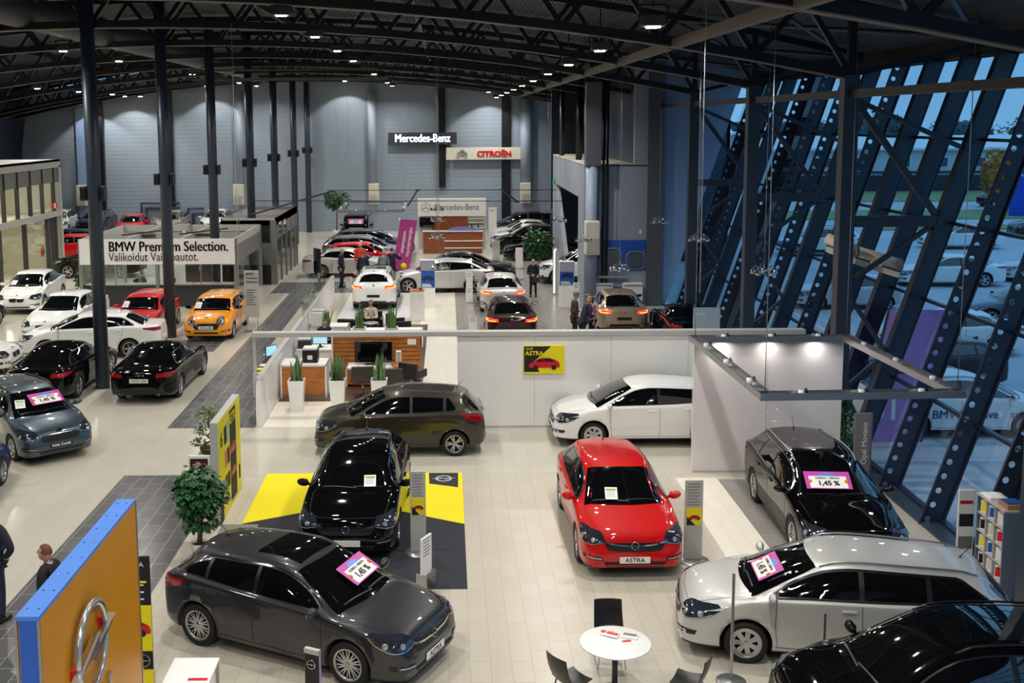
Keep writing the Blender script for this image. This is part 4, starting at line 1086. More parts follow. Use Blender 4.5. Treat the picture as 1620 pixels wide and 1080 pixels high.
LIB = {}
COUNT = [0]
def car(spec, x, y, deg, pm, label, cat='car', group=None, name='car', lit=False, front=None, rear=None, front_dark=False, mirror=None, skip=(), sunroof=None, z=0.0):
    if spec not in LIB: LIB[spec] = build_car(spec)
    lib = LIB[spec]; COUNT[0] += 1
    root = empty(name, (x, y, z), R(deg), label, cat, group)
    for p in lib['parts']:
        if p['n'] in skip: continue
        if p['n'] == 'front_plate' and front is None: continue
        if p['n'] == 'rear_plate' and rear is None: continue
        o = obj(p['n'], p['me'], root, p.get('loc', (0, 0, 0)), p.get('rz', 0))
        if p.get('paint'):
            o.material_slots[0].link = 'OBJECT'; o.material_slots[0].material = (mirror or pm) if p['n'] == 'mirror' else pm
        if lit and p.get('lit'): o.material_slots[0].link = 'OBJECT'; o.material_slots[0].material = M_TAILON
        for q in p.get('sub', []):
            k = obj(q['n'], q['me'], o)
            if lit and q.get('lit'): k.material_slots[0].link = 'OBJECT'; k.material_slots[0].material = M_TAILCORE
        if p.get('plate'):
            t = front if p['plate'] == 'F' else rear
            dark = t.startswith('!'); t = t.lstrip('!')
            if dark: o.material_slots[0].link = 'OBJECT'; o.material_slots[0].material = M_BLACK
            sg = 1 if p['plate'] == 'F' else -1
            if t.strip(): text(t, .105 if len(t) < 9 else .08, M_TXTW if dark else M_TXTK, o, (sg * .0075, 0, 0), (PI / 2, 0, sg * PI / 2), .001, .002, spacing=1.08)
    if sunroof:
        B = lib['B']; a, b = sunroof; m = MB(); W = B.W
        B.decal(m, [(a, -W * .46), (b, -W * .46), (b, W * .46), (a, W * .46)], 'T', .007, 0, .1, .1)
        m.build('sunroof', M_DARKGLASS, root)
    return root

def on_screen(root, spec, s, y, w, h, lift=.03):
    """frame of a flat card lying against the windscreen of a car; returns world matrix"""
    B = LIB[spec]['B']
    cs = LIB[spec]['S']['cowl'][0]
    l0, n0 = B.hit('T', s, y)
    n0 = Vector((n0.x, n0.y * .6, n0.z)).normalized()
    X = Vector((-n0.y, n0.x, 0)).normalized()            # across the car
    if X.y < 0: X = -X
    Z = n0; Y = Z.cross(X).normalized()                  # up along the glass
    M = Matrix.Identity(4)
    for i in range(3): M[i][0] = X[i]; M[i][1] = Y[i]; M[i][2] = Z[i]; M[i][3] = (l0 + Z * lift)[i]
    bpy.context.view_layer.update()
    return root.matrix_world @ M

def price_card(root, spec, s, y, label, w=.74, h=.40, rot=0.0, group='magenta price cards in the windscreens'):
    M = on_screen(root, spec, s, y, w, h, .05) @ Matrix.Rotation(rot, 4, 'Z')
    o = MB().rbox(-w / 2, w / 2, -h / 2, h / 2, -.003, .003, .002, seg=1).build('price_card', M_PINK)
    o.matrix_world = M
    MB().box(-w * .41, w * .41, -h * .46, h * .22, .003, .006).build('card_panel', M_PAPER, o)
    MB().prism([(w * .2 * math.cos(t), h * .22 + h * .2 * math.sin(t)) for t in np.linspace(0, PI, 14)], .003, .005).build('card_crest', M_BLUETOP, o)
    text('1,45 %', h * .36, M_TXTK, o, (0, -h * .2, .008), (0, 0, 0), .001, .006)
    text('KORKO - RÄNTA', h * .14, M_TXTK, o, (0, h * .1, .008), (0, 0, 0), .001, .002)
    for sx in (-1, 1): MB().lathe([(.0005, .007), (w * .05, .007), (w * .05, .003)], 12, c=(sx * w * .40, -h * .08, 0)).build('card_dot', M_INDICATOR, o)
    tag(o, label, 'price card', group)
    return o

def paper_card(root, spec, s, y, label, w=.22, h=.28, rot=0.0, green=True, group='white price sheets in the windscreens'):
    M = on_screen(root, spec, s, y, w, h, .05) @ Matrix.Rotation(rot, 4, 'Z')
    o = MB().box(-w / 2, w / 2, -h / 2, h / 2, -.002, .002).build('price_sheet', M_PAPER)
    o.matrix_world = M
    if green: MB().box(-w * .4, w * .4, h * .22, h * .38, .002, .004).build('green_band', M_GREENLBL, o)
    m = MB()
    for k in range(5): m.box(-w * .38, w * (.36 - .1 * (k % 2)), h * (.12 - .1 * k), h * (.145 - .1 * k), .002, .003)
    m.build('printed_lines', M_GREY, o)
    tag(o, label, 'price sheet', group)
    return o
# ------------------------------------------------------------------ ceiling floodlights
def flood_proto():
    r = empty('floodlight', (0, 0, 0))
    MB().rbox(-0.2, 0.2, -0.16, 0.16, 0.0, 0.2, 0.03).build('housing', M_DGREY, r)
    MB().rbox(-0.11, 0.11, -0.08, 0.08, -0.02, 0.005, 0.004, seg=1).build('lens', M_FLOODLENS, r)
    MB().bar((-0.23, 0, 0.05), (-0.23, 0, 0.35), 0.03).bar((0.23, 0, 0.05), (0.23, 0, 0.35), 0.03).bar((-0.23, 0, 0.35), (0.23, 0, 0.35), 0.03).tube([(0, 0, 0.35), (0, 0, 0.9)], 0.015, 6).build('bracket', M_STEEL, r)
    return r
FP = flood_proto(); used = False
rows = ((3.4, 9.3, 'above the walkway side'), (-3.6, 10.1, 'above the middle of the hall'), (-12.7, 10.15, 'beyond the round columns'), (-20.5, 9.5, 'over the used cars'), (-27.5, 8.6, 'along the glazed office side'))
for x, z, w in rows:
    for k, y in enumerate(np.arange(-0.4, 75, 6.2)):
        if x < -18 and y < 25: continue
        if x < -25 and y > 50: continue
        o = FP if not used else copy_tree(FP); used = True
        o.location = (x, y, z)
        o['group'] = 'ceiling floodlights ' + w; o['category'] = 'lamp'
        o['label'] = 'small ceiling floodlight in the row ' + w
        L = bpy.data.lights.new('flood_light', 'AREA'); L.shape = 'DISK'; L.size = 0.34; L.energy = LAMP_W; L.color = LAMP_COL; L.spread = R(150)
        lo = bpy.data.objects.new('flood_light', L); C.objects.link(lo); lo.parent = o; lo.location = (0, 0, -0.06)
# wall washers at the far wall
for i, x in enumerate((-24.6, -21.9, -16.3, -6.9, 2.9)):
    o = copy_tree(FP); 
    for ch in list(o.children):
        if ch.type == 'LIGHT': bpy.data.objects.remove(ch)
    o.location = (x, 75.2, zarch(x) - 0.1); o['group'] = 'floodlights aimed at the far wall'; o['label'] = 'floodlight close to the far wall, washing it with a cone of light'; o['category'] = 'lamp'
    L = bpy.data.lights.new('wash_light', 'SPOT'); L.energy = 420; L.color = (0.98, 0.95, 0.9); L.spot_size = R(95); L.spot_blend = 0.25; L.shadow_soft_size = 0.1
    lo = bpy.data.objects.new('wash_light', L); C.objects.link(lo); lo.parent = o; lo.location = (0, 0, -0.08); lo.rotation_euler = (R(22), 0, 0)
P_GREYMET = paint('gunmetal', (50, 50, 54), .5, .36)
P_BLACK = paint('black', (8, 8, 10), .0, .4, 0.0)
P_BROWN = paint('dark_bronze', (56, 52, 44), .6, .38)
P_WHITE = paint('white', (232, 232, 230))
P_RED = paint('red', (196, 6, 10), .0, .45, 0.1)
P_SILVER = paint('silver', (198, 198, 195), .35, .4)
P_SILVERD = paint('dark_silver', (132, 136, 138), .6, .32)
P_BLUEGREY = paint('blue_grey', (66, 80, 92), .5, .32)
P_ORANGE = paint('orange', (240, 150, 8), .0, .3)
P_GOLD = paint('champagne', (172, 150, 126), .55, .32)
P_NAVY = paint('navy', (14, 20, 48), .2, .4, 0.1)
P_DKRED = paint('dark_red', (40, 6, 12), .0, .4, 0.1)
P_BEIGE = paint('beige', (172, 164, 144), .4, .35)
P_BLUE = paint('blue', (20, 40, 120), .3, .3)
P_PURPLE = paint('blackcurrant', (24, 18, 28), .0, .4, 0.1)

# the Opel display
c1 = car('astra', -2.14, 15.68, -27.7, P_GREYMET, 'gunmetal grey hatchback with a sunroof, beside the amber pylon', name='hatchback_car', front='ASTRA', sunroof=(1.98, 2.75))
price_card(c1, 'astra', 1.40, .18, 'magenta and white price card in the windscreen of the grey hatchback with the sunroof')
c2 = car('astra', -1.75, 20.75, -92.0, P_BLACK, 'glossy black hatchback standing on the black and yellow mat', name='hatchback_car', front=' ')
paper_card(c2, 'astra', 1.22, .32, 'white sheet with a green band in the windscreen of the black hatchback on the mat')
c3 = car('corsa', -1.13, 25.6, 180, P_BROWN, 'dark bronze small hatchback parked along the white partition, black windows', name='hatchback_car')
c4 = car('astra_old', 4.75, 26.2, 180, P_WHITE, 'white hatchback half hidden behind the tall glossy white panel', name='hatchback_car')
c5 = car('astra', 3.14, 19.95, -89.4, P_RED, 'bright red hatchback with ASTRA on its front plate', name='hatchback_car', front='ASTRA')
paper_card(c5, 'astra', 1.22, -.22, 'white sheet behind the windscreen of the bright red hatchback')
c6 = car('insignia', 7.13, 20.35, -91.5, P_BLACK, 'black estate car with roof rails under the metal lighting frame', name='estate_car')
price_card(c6, 'insignia', 1.46, -.15, 'magenta price card in the windscreen of the black estate car under the lighting frame', w=.82)
c7 = car('wagon', 5.80, 15.5, 169.5, P_SILVER, 'silver estate car seen from its side with chrome window trim', name='estate_car')
price_card(c7, 'wagon', 1.30, .25, 'magenta price card turned sideways in the windscreen of the silver estate car', w=.70)
c8 = car('zafira', 6.45, 12.75, 181, P_BLACK, 'glossy black people carrier with a large glass roof at the bottom edge', name='people_carrier')
# used cars, left of the dark floor strip
c9 = car('fabia', -10.32, 26.14, -49.5, P_BLUEGREY, 'blue grey estate car with black roof rails, Fabia Combi on its front plate', name='estate_car', front='!Fabia Combi')
price_card(c9, 'fabia', 1.32, .16, 'magenta price card in the windscreen of the blue grey estate car', w=.78)
paper_card(c9, 'fabia', 1.30, -.45, 'white sheet beside the magenta card in the blue grey estate car')
c10 = car('coupe', -8.5, 31.87, 88.7, P_BLACK, 'black coupe seen from behind with registration OHZ-204', name='coupe_car', rear='OHZ-204')
c11 = car('sportback', -11.4, 31.92, 88.2, P_BLACK, 'black fastback car behind the nearest round column, its red tail lamp showing', name='fastback_car')
c12 = car('avensis', -11.98, 36.44, 184, P_WHITE, 'white saloon parked sideways across the row behind the black cars', name='sedan_car', rear=' ')
c13 = car('mini', -8.58, 40.2, -90.4, P_ORANGE, 'orange small hatchback with round headlamps and a black grille', name='small_car', front='XOL-688', mirror=P_BLACK)
paper_card(c13, 'mini', 1.24, -.5, 'white sheet in the windscreen of the orange small car', green=False)
c14 = car('mini', -11.31, 40.5, -91, P_RED, 'red small hatchback beside the orange one', name='small_car')
paper_card(c14, 'mini', 1.24, -.5, 'white sheet in the windscreen of the red small hatchback', green=False)
c15 = car('bigsedan', -14.33, 40.7, -91, P_WHITE, 'white saloon facing forward beside the nearest column, twin black grille', name='sedan_car')
c16 = car('fastback', -17.8, 46.4, -85, P_WHITE, 'tall white fastback beside the glazed office', name='fastback_car')
paper_card(c16, 'fastback', 1.42, -.45, 'white sheet in the windscreen of the tall white fastback', green=False)
car('sedan', -18.4, 40.3, 85, P_BLACK, 'black saloon cut by the left edge, in front of the white cars', name='sedan_car')
car('sedan', -16.0, 33.9, 2, P_WHITE, 'white car cut by the left edge behind the blue grey estate car', name='sedan_car')
car('suvplain', -17.7, 55.3, 178, P_BLACK, 'black crossover sideways between the glazed office and the glass booth', name='crossover_car')
car('aclass', -10.4, 21.6, 95, P_BLUE, 'blue hatchback cut by the left edge below the blue grey estate car', name='hatchback_car')
# row at the far wall on the left
far = [('suvplain', -26.4, 73.2, -82, P_WHITE, 'white crossover at the far end of the glazed office'),
       ('crossover', -23.7, 72.9, -88, P_NAVY, 'dark crossover with a tall roof, left end of the far wall row'),
       ('aclass', -23.0, 65.6, -165, P_NAVY, 'dark hatchback in front of the row at the far wall'),
       ('aclass', -21.8, 62.5, -160, P_RED, 'red hatchback nearest to the glass booth, behind the first round column'),
       ('aclass', -20.9, 71.6, -84, P_RED, 'red car under the far wall beside the second dark pilaster'),
       ('wagon', -18.7, 73.2, -88, P_BEIGE, 'beige estate car with roof rails at the far wall'),
       ('wagon', -16.6, 66.8, -86, P_SILVER, 'silver estate car in front of the beige one'),
       ('suvplain', -15.6, 73.0, -88, P_WHITE, 'white crossover behind the second round column'),
       ('sedan', -13.8, 67.0, -86, P_SILVERD, 'dark silver saloon behind the glass booth'),
       ('suvplain', -12.6, 73.4, -88, P_WHITE, 'white crossover behind the third round column')]
struct(MB().rbox(-28.5, -11.3, 69.2, 76.9, 0, .32, .02, seg=1).build('floor_riser', M_LGREY))
for sp, x, y, d, p, lb in far: car(sp, x, y if y < 69 else y + .9, d, p, lb, z=.32 if y > 69 else 0, name='crossover_car' if 'crossover' in lb else 'car', group='used cars along the far wall')
# Mercedes side, middle back
car('benzsedan', -4.95, 54.9, 0, P_SILVER, 'silver saloon parked sideways behind the standing people', name='sedan_car')
cr = car('aclass', -4.35, 57.6, -3, P_RED, 'red hatchback between the silver saloon and the grey estate car', name='hatchback_car')
paper_card(cr, 'aclass', 1.30, -.2, 'white sheet in the windscreen of the red hatchback in the back row', w=.4, h=.3, green=False)
car('benzwagon', -4.5, 60.3, -3, P_SILVERD, 'grey estate car in the back row next to the navy one', name='estate_car')
cn = car('benzwagon', -4.3, 63.6, -3, P_NAVY, 'navy estate car farthest in the back row', name='estate_car')
paper_card(cn, 'benzwagon', 1.40, -.2, 'white sheet in the windscreen of the navy estate car', w=.4, h=.3, green=False)
cg = car('gwagon', -5.7, 69.5, -92, P_BLACK, 'boxy black off-road car at the far wall below the tall plant', name='off_road_car')
price_card(cg, 'gwagon', 1.42, 0, 'magenta price card on the boxy black off-road car', w=1.0, h=.34)
car('crossover', -3.0, 46.3, 89.5, P_WHITE, 'white crossover seen from behind on the white platform', name='crossover_car', lit=True, rear='! ', z=.06)
car('fastback', -.2, 49.9, 180, P_SILVER, 'silver fastback car sideways between the poster stand and the dark saloon', name='fastback_car')
car('benzsedan', 1.0, 53.0, 0, P_PURPLE, 'very dark saloon sideways behind the silver fastback', name='sedan_car')
car('sedan', 2.22, 45.6, 91, P_SILVER, 'silver saloon seen from behind with its tail lamps lit', name='sedan_car', lit=True, rear='! ')
car('sedan', 2.28, 39.5, 89, P_DKRED, 'dark red saloon seen from behind with its tail lamps lit', name='sedan_car', lit=True)
car('grancoupe', 6.48, 41.3, 88.7, P_GOLD, 'champagne coloured four door coupe seen from behind by the mural', name='coupe_car', lit=True, rear='! ')
car('roadster', 8.45, 38.6, 90, P_BLACK, 'low black roadster behind the white partition by the facade', name='roadster_car', lit=False)
# right-hand back row, noses toward the walkway
car('minivan', 5.3, 74.0, 178, P_NAVY, 'dark blue people carrier at the far wall, end of the right row', name='people_carrier')
car('benzsedan', 5.0, 70.3, 178, P_SILVER, 'silver saloon second from the far wall in the right row', name='sedan_car')
car('aclass', 4.9, 67.2, 178, P_WHITE, 'white hatchback between the silver saloon and the black crossover', name='hatchback_car')
car('suv', 5.15, 64.0, 176, P_BLACK, 'black crossover with pale alloy wheels in the right row', name='crossover_car')
car('benzsedan', 5.5, 60.9, 178, P_BLACK, 'black saloon mostly hidden by the big potted tree', name='sedan_car')
car('suv', 6.75, 52.2, 177, P_WHITE, 'white crossover whose nose sticks out behind the woman in black', name='crossover_car')
def printed_car(par, cx, cz, w, y, m, axis='Y'):
    """small side view of a hatchback printed on a card: body, windows and wheels"""
    P = lambda pts: [(cx + a * w, cz + b * w) for a, b in pts]
    sg = -1 if axis == 'Y' else 1
    o = MB().prism(P([(-.5, -.02), (-.49, .08), (-.36, .14), (-.22, .24), (-.05, .28), (.18, .27), (.36, .2), (.46, .14), (.5, .02), (.47, -.05), (-.46, -.05)]), y, y + sg * .002, axis=axis).build('printed_car', m, par)
    MB().prism(P([(-.30, .145), (-.18, .225), (-.04, .255), (-.04, .145)]), y, y + sg * .003, axis=axis).prism(P([(-.01, .145), (-.01, .255), (.17, .25), (.31, .19), (.33, .145)]), y, y + sg * .003, axis=axis).build('printed_windows', M_BLACK, o)
    g = MB()
    for a in (-.29, .30): g.prism([(cx + (a + .085 * math.cos(t)) * w, cz + (-.04 + .085 * math.sin(t)) * w) for t in np.linspace(0, 2 * PI, 14, endpoint=False)], y, y + sg * .003, axis=axis)
    g.build('printed_wheels', M_BLACKM, o)
    return o
# ------------------------------------------------------------------ partitions and stand walls of the Opel area
w = MB().box(.25, 9.0, 27.16, 27.30, 0, 2.38)
for x in (2.2, 4.15, 6.1, 8.05): w.box(x, x + .008, 27.155, 27.16, 0, 2.38, 1)
w.box(.25, 9.0, 27.13, 27.16, 0, .05, 1)
struct(w.build('wall_partition', [M_WHITE, M_LGREY]))
struct(MB().rbox(-4.95, 9.05, 27.10, 27.36, 2.38, 2.50, .01).box(-4.93, -4.87, 27.16, 27.30, 1.25, 2.38).build('trim_partition_rail', M_LGREY))
o = MB().rbox(5.41, 8.69, 23.5, 23.62, 0, 3.01, .008, seg=1).build('display_wall', M_GLOSSPANEL)
MB().box(7.02, 7.03, 23.49, 23.5, 0, 3.0).box(5.41, 8.69, 23.48, 23.5, 0, .04).build('panel_joint', M_LGREY, o)
tag(o, 'tall glossy white display wall in front of the white hatchback', 'display wall')
o = MB().rbox(-4.92, -4.80, 27.3, 46.0, 0, 1.25, .01).build('low_partition', M_WHITE)
MB().box(-4.93, -4.79, 27.3, 46.0, 1.25, 1.27).build('cap_rail', M_LGREY, o)
MB().box(-4.87, -4.85, 36.0, 46.0, 1.27, 1.85).build('glass_screen', M_GLASSI, o)
tag(o, 'long low white partition running away beside the lounge', 'partition')
# yellow poster on the white wall
o = MB().rbox(1.92, 2.96, 27.12, 27.155, 1.40, 2.13, .006, seg=1).build('wall_poster', M_YELLOW)
MB().prism([(1.94, 1.42), (2.35, 1.42), (2.18, 1.72), (1.94, 1.87)], 27.112, 27.12, axis='Y').prism([(1.94, 1.87), (2.18, 1.72), (2.62, 2.11), (1.94, 2.11)], 27.112, 27.12, axis='Y').build('dark_shape', M_BLACKM, o)
printed_car(o, 2.46, 1.60, .78, 27.108, M_REDS)
MB().box(1.94, 2.94, 27.10, 27.112, 1.41, 1.45).build('footer_band', M_YELLOW, o)
text('UUSI', .09, M_YELLOW, o, (1.97, 27.10, 2.05), align='LEFT'); text('ASTRA', .15, M_YELLOW, o, (1.97, 27.10, 1.93), align='LEFT', bold=.003)
tag(o, 'yellow and black poster of a red car on the white partition wall', 'poster')

# ------------------------------------------------------------------ BMW booth
t = empty('glass_booth', (0, 0, 0), 0, 'glass booth under a white BMW Premium Selection banner', 'booth')
x0, x1, y0, y1, z0, z1 = -15.42, -8.9, 45.5, 51.85, 1.86, 2.93
MB().box(x0, x1, y0 - .04, y0, z0, z1).build('banner', M_WHITE, t)
for k in range(3): text('BMW Premium Selection.', .60, M_TXTK, t, (-14.2 + .012 * k, y0 - .05, 2.60), align='LEFT', sx=.80)
text('Valikoidut Vaihtoautot.', .52, M_TXTK, t, (-14.2, y0 - .05, 2.17), align='LEFT', sx=.78)
for x in (x0, -12.2, x1):
    for y in (y0 + .08, y1 - .08): MB().box(x - .07, x + .07, y - .07, y + .07, 0, z1).build('post', M_ALU, t)
for a in ((x0, x1, y0, y0 + .06), (x0, x1, y1 - .06, y1), (x0, x0 + .06, y0, y1), (x1 - .06, x1, y0, y1), (-13.5, -13.44, y0, y1), (-11.2, -11.14, y0, y1), (x0, x1, 48.2, 48.26)):
    MB().box(a[0], a[1], a[2], a[3], z1 - .32, z1).build('roof_beam', M_LGREY, t)
MB().box(x1 - .03, x1 + .03, y0, y1, z0, z1 - .33).build('side_panel', M_GREY, t)
MB().box(x0 + .1, x1 - .1, y0 + .07, y0 + .09, .95, z0 - .02).build('front_glass', M_GLASSI, t)
MB().box(x0 + .1, x1 - .1, y1 - .09, y1 - .07, .05, z1 - .4).build('rear_glass', M_GLASSI, t)
MB().box(x1 - .05, x1 - .03, y0 + .1, y1 - .1, .05, z0 - .02).build('side_glass', M_GLASSI, t)
MB().box(x0 + .05, x0 + .07, y0 + .1, y1 - .1, .05, z1 - .4).build('side_glass', M_GLASSI, t)
for x in (-14.0, -11.6, -10.4): MB().box(x, x + .05, y0 + .06, y0 + .1, .95, z0).build('mullion', M_ALU, t)
for i, (x, y) in enumerate(((-13.2, 48.0), (-10.8, 48.3))):
    m = MB().bar((x - .8, y - 1.2, z1 + .04), (x + .8, y + 1.2, z1 + .04), .06)
    m.rbox(x - .3, x + .3, y - .15, y + .15, z1 - .16, z1 - .06, .01, seg=1)
    m.build('light_bar', M_DGREY, t)
d = empty('office_counter', (-12.2, 46.1, 0), 0, 'dark office counter behind the front glass of the booth', 'counter')
MB().rbox(-3.1, 3.1, -.28, .28, .0, .92, .01).build('body', M_DGREY, d); MB().rbox(-3.15, 3.15, -.32, .32, .92, .96, .008, seg=1).build('top', M_LGREY, d)
cb = empty('glass_cabinet', (-11.2, 49.6, 0), 0, 'glass fronted cabinet inside the booth behind the red small hatchback', 'cabinet')
MB().rbox(-.75, .75, -.2, .2, 0, 1.75, .01).build('body', M_GREY, cb)
for sx in (-.37, .37): MB().box(sx - .34, sx + .34, -.23, -.205, .1, 1.65).build('door', M_GLASSI, cb)
sp = empty('sign_stand', (-7.28, 40.2, 0), 0, 'tall slim white sign stand beside the orange small car', 'sign stand')
MB().rbox(-.27, .27, -.02, .02, .55, 2.3, .01, seg=1).build('panel', M_LGREY, sp)
m = MB()
for k in range(7): m.box(-.2, .15 - .05 * (k % 3), -.026, -.02, 1.55 - .09 * k, 1.58 - .09 * k)
m.build('printed_lines', M_TXTG, sp)
text('BMW', .13, M_TXTK, sp, (-.2, -.03, 2.17), align='LEFT'); text('Premium', .12, M_TXTK, sp, (-.2, -.03, 2.02), align='LEFT'); text('Selection.', .12, M_TXTK, sp, (-.2, -.03, 1.88), align='LEFT')
MB().tube([(-.2, 0, 0), (-.2, 0, .55)], .015, 6).tube([(.2, 0, 0), (.2, 0, .55)], .015, 6).box(-.3, .3, -.15, .15, 0, .02).build('stand', M_ALU, sp)

# dark second booth
t = empty('office_booth', (0, 0, 0), 0, 'dark fronted office booth with a glazed side next to the silver saloon', 'booth')
x0, x1, y0, y1, z1 = -10.8, -8.15, 52.0, 59.3, 3.2
MB().box(x0, x1 - .3, y0, y0 + .08, 0, .95).build('front_panel', M_BLACK, t); MB().box(x0, x1 - .3, y0, y0 + .08, 2.0, z1 - .1).build('front_panel', M_BLACKM, t)
MB().box(x0, x1 - .3, y0 + .02, y0 + .05, .95, 2.0).build('front_glass', M_GLASSI, t)
MB().box(x1 - .3, x1, y0 - .02, y0 + .1, 0, z1 - .1).build('post', M_GREY, t)
for k, y in enumerate((53.6, 55.2, 56.8, 58.4)): MB().box(x1 - .08, x1, y, y + .16, 0, z1).build('post', M_GREY, t)
MB().box(x1 - .08, x1, y0, y1, 2.2, z1).build('side_panel', M_GREY, t)
MB().box(x1 - .05, x1 - .03, y0 + .1, y1, .1, 2.2).build('side_glass', M_GLASSI, t)
for y in (52.6, 54.2): 
    MB().box(x1 - .005, x1 + .02, y, y + .9, 2.3, 2.95).build('louvre_window', M_LAMPLENS, t)
MB().box(x0, x0 + .06, y0, y1, .0, z1).build('side_wall', M_WHITE, t); MB().box(x0, x1, y1 - .06, y1, 0, z1).build('rear_wall', M_GREY, t)
for a in ((x0, x1, y0, y0 + .07), (x0, x0 + .07, y0, y1), (x1 - .07, x1, y0, y1), (x0, x1, 54.4, 54.47), (x0, x1, 56.8, 56.87)):
    MB().box(a[0], a[1], a[2], a[3], z1 - .35, z1).build('roof_beam', M_LGREY, t)
# suspension struts and cables over the back of the hall
for i, (a, b) in enumerate((((-9.4, 52.2, 3.35), (-6.0, 57.0, 4.15)), ((-2.1, 59.0, 3.2), (-1.5, 57.0, 4.2)), ((2.85, 57, 4.2), (3.9, 60.5, 3.3)))):
    o = MB().bar(a, b, .07).rbox(b[0] - .12, b[0] + .12, b[1] - .1, b[1] + .1, b[2] - .06, b[2] + .04, .01).build('lighting_rail', M_DGREY)
    tag(o, ['slanting dark lighting rail over the office booth', 'slanting dark lighting rail above the magenta banner', 'slanting dark lighting rail right of the silver lettered stand'][i], 'lighting rail', 'slanting lighting rails')
struct(MB().tube([(-6.1, 57, 4.2), (5.7, 57, 4.15)], .02, 5).tube([(-9.4, 52.5, 4.0), (5.7, 52.5, 3.9)], .02, 5).build('cable_span', M_STEEL))

# ------------------------------------------------------------------ glazed office, far left
t = empty('glazed_office', (0, 0, 0), 0, 'two storey white framed glazed office with cream rooms at the left edge', 'office')
X = -20.1; ya, yb = 30.0, 57.0
MB().box(X - 9, X, ya, yb, 5.8, 5.9).box(X - .25, X, ya, yb, 5.5, 5.9).build('roof', M_LGREY, t)
MB().box(X - .25, X, yb - .25, yb, 0, 5.6).build('corner_post', M_LGREY, t)
MB().box(X - .2, X + .02, ya, yb, 3.0, 3.28).build('floor_band', M_LGREY, t)
MB().box(X - 4.2, X - 4.0, ya, yb, 0, 5.8).build('rear_wall', M_CREAM, t); MB().box(X - 4.0, X - .25, yb - .12, yb, 0, 5.8).build('end_wall', M_CREAM, t)
MB().box(X - 4.0, X - .3, ya, yb, 3.0, 3.1).build('upper_floor', M_CREAM, t)
MB().box(X - .14, X - .08, ya, yb, 4.75, 5.5).build('grey_panels', M_GREY, t)
for k in range(17): y = ya + k * (yb - ya) / 17 + .6; MB().box(X - .2, X - .02, y, y + .1, 3.28, 5.5).build('mullion', M_DGREY, t)
for y, w in [(ya + k * (yb - ya) / 9 + .9, .18) for k in range(9)] + [(yb - 1.4, .08), (yb - .9, .08)]: MB().box(X - .2, X - .02, y, y + w, 0, 3.0).build('mullion', M_DGREY, t)
MB().box(X - .12, X - .10, ya, yb, 0.05, 5.5).build('glazing', M_GLASSI, t)
MB().box(X - 4.0, X - 3.94, 52.2, 53.3, 0, 2.15).box(X - 4.0, X - 3.9, 52.0, 53.5, 2.15, 2.25).build('door', M_WHITE, t)
for y in (33, 38, 43, 48, 53):
    for z in (2.85, 5.55):
        L = bpy.data.lights.new('office_light', 'AREA'); L.shape = 'RECTANGLE'; L.size = 1.2; L.size_y = .6; L.energy = 190; L.color = (1, .93, .72)
        lo = bpy.data.objects.new('office_light', L); C.objects.link(lo); lo.location = (X - 2.0, y, z)
        o = MB().box(-.62, .62, -.32, .32, .02, .08).build('ceiling_light', M_FLOODLENS if False else M_WHITEG, None, (X - 2.0, y, z)); o.parent = t; lo.parent = o; lo.location = (0, 0, 0)
o = MB().box(X + .005, X + .06, 55.4, 56.1, 3.42, 3.75).build('red_sign', M_REDS); MB().box(X + .06, X + .065, 55.65, 55.85, 3.46, 3.7).build('pictogram', M_TXTW, o)
tag(o, 'small red sign on the end of the glazed office', 'sign')
o = MB().lathe([(.001, .55), (.03, .55), (.04, .48), (.085, .42), (.09, .05), (.08, 0), (.001, 0)], 14, c=(-21.0, 56.3, .9)).build('fire_extinguisher', M_REDS); MB().tube([(-21.0, 56.3, 1.42), (-20.9, 56.25, 1.44), (-20.86, 56.2, 1.1)], .015, 6).build('hose', M_BLACK, o)
tag(o, 'red fire extinguisher behind the glass at the end of the office', 'fire extinguisher')

# ------------------------------------------------------------------ signs on the far wall
YF = 76.95
s = MB().rbox(-4.06, .74, YF - .15, YF, 6.12, 6.95, .02, seg=1).build('wall_sign', M_DGREY)
for k in range(3): text('Mercedes-Benz', .78, M_SIGNLIT, s, (-1.68 + .018 * k, YF - .17, 6.54), sx=.80)
tag(s, 'dark sign board with lit white Mercedes-Benz lettering on the far wall', 'sign')
s = MB().rbox(-.02, 5.25, YF - .12, YF, 5.03, 5.88, .02, seg=1).build('wall_sign', M_CREAM)
for k in range(4): text('CITROËN', .56, M_REDS, s, (3.32 + .02 * k, YF - .16 - .006 * k, 5.43), extrude=.02, sx=1.0)
for dz in (.13, -.12):
    m = MB().prism([(-.36, -.18 + dz), (0, .10 + dz), (.36, -.18 + dz), (.36, -.06 + dz), (0, .23 + dz), (-.36, -.06 + dz)], 0, .06, axis='Y')
    m.build('chevron', M_SILVERS, s, (1.12, YF - .20, 5.42))
tag(s, 'cream sign board with two silver chevrons and red CITROËN lettering', 'sign')

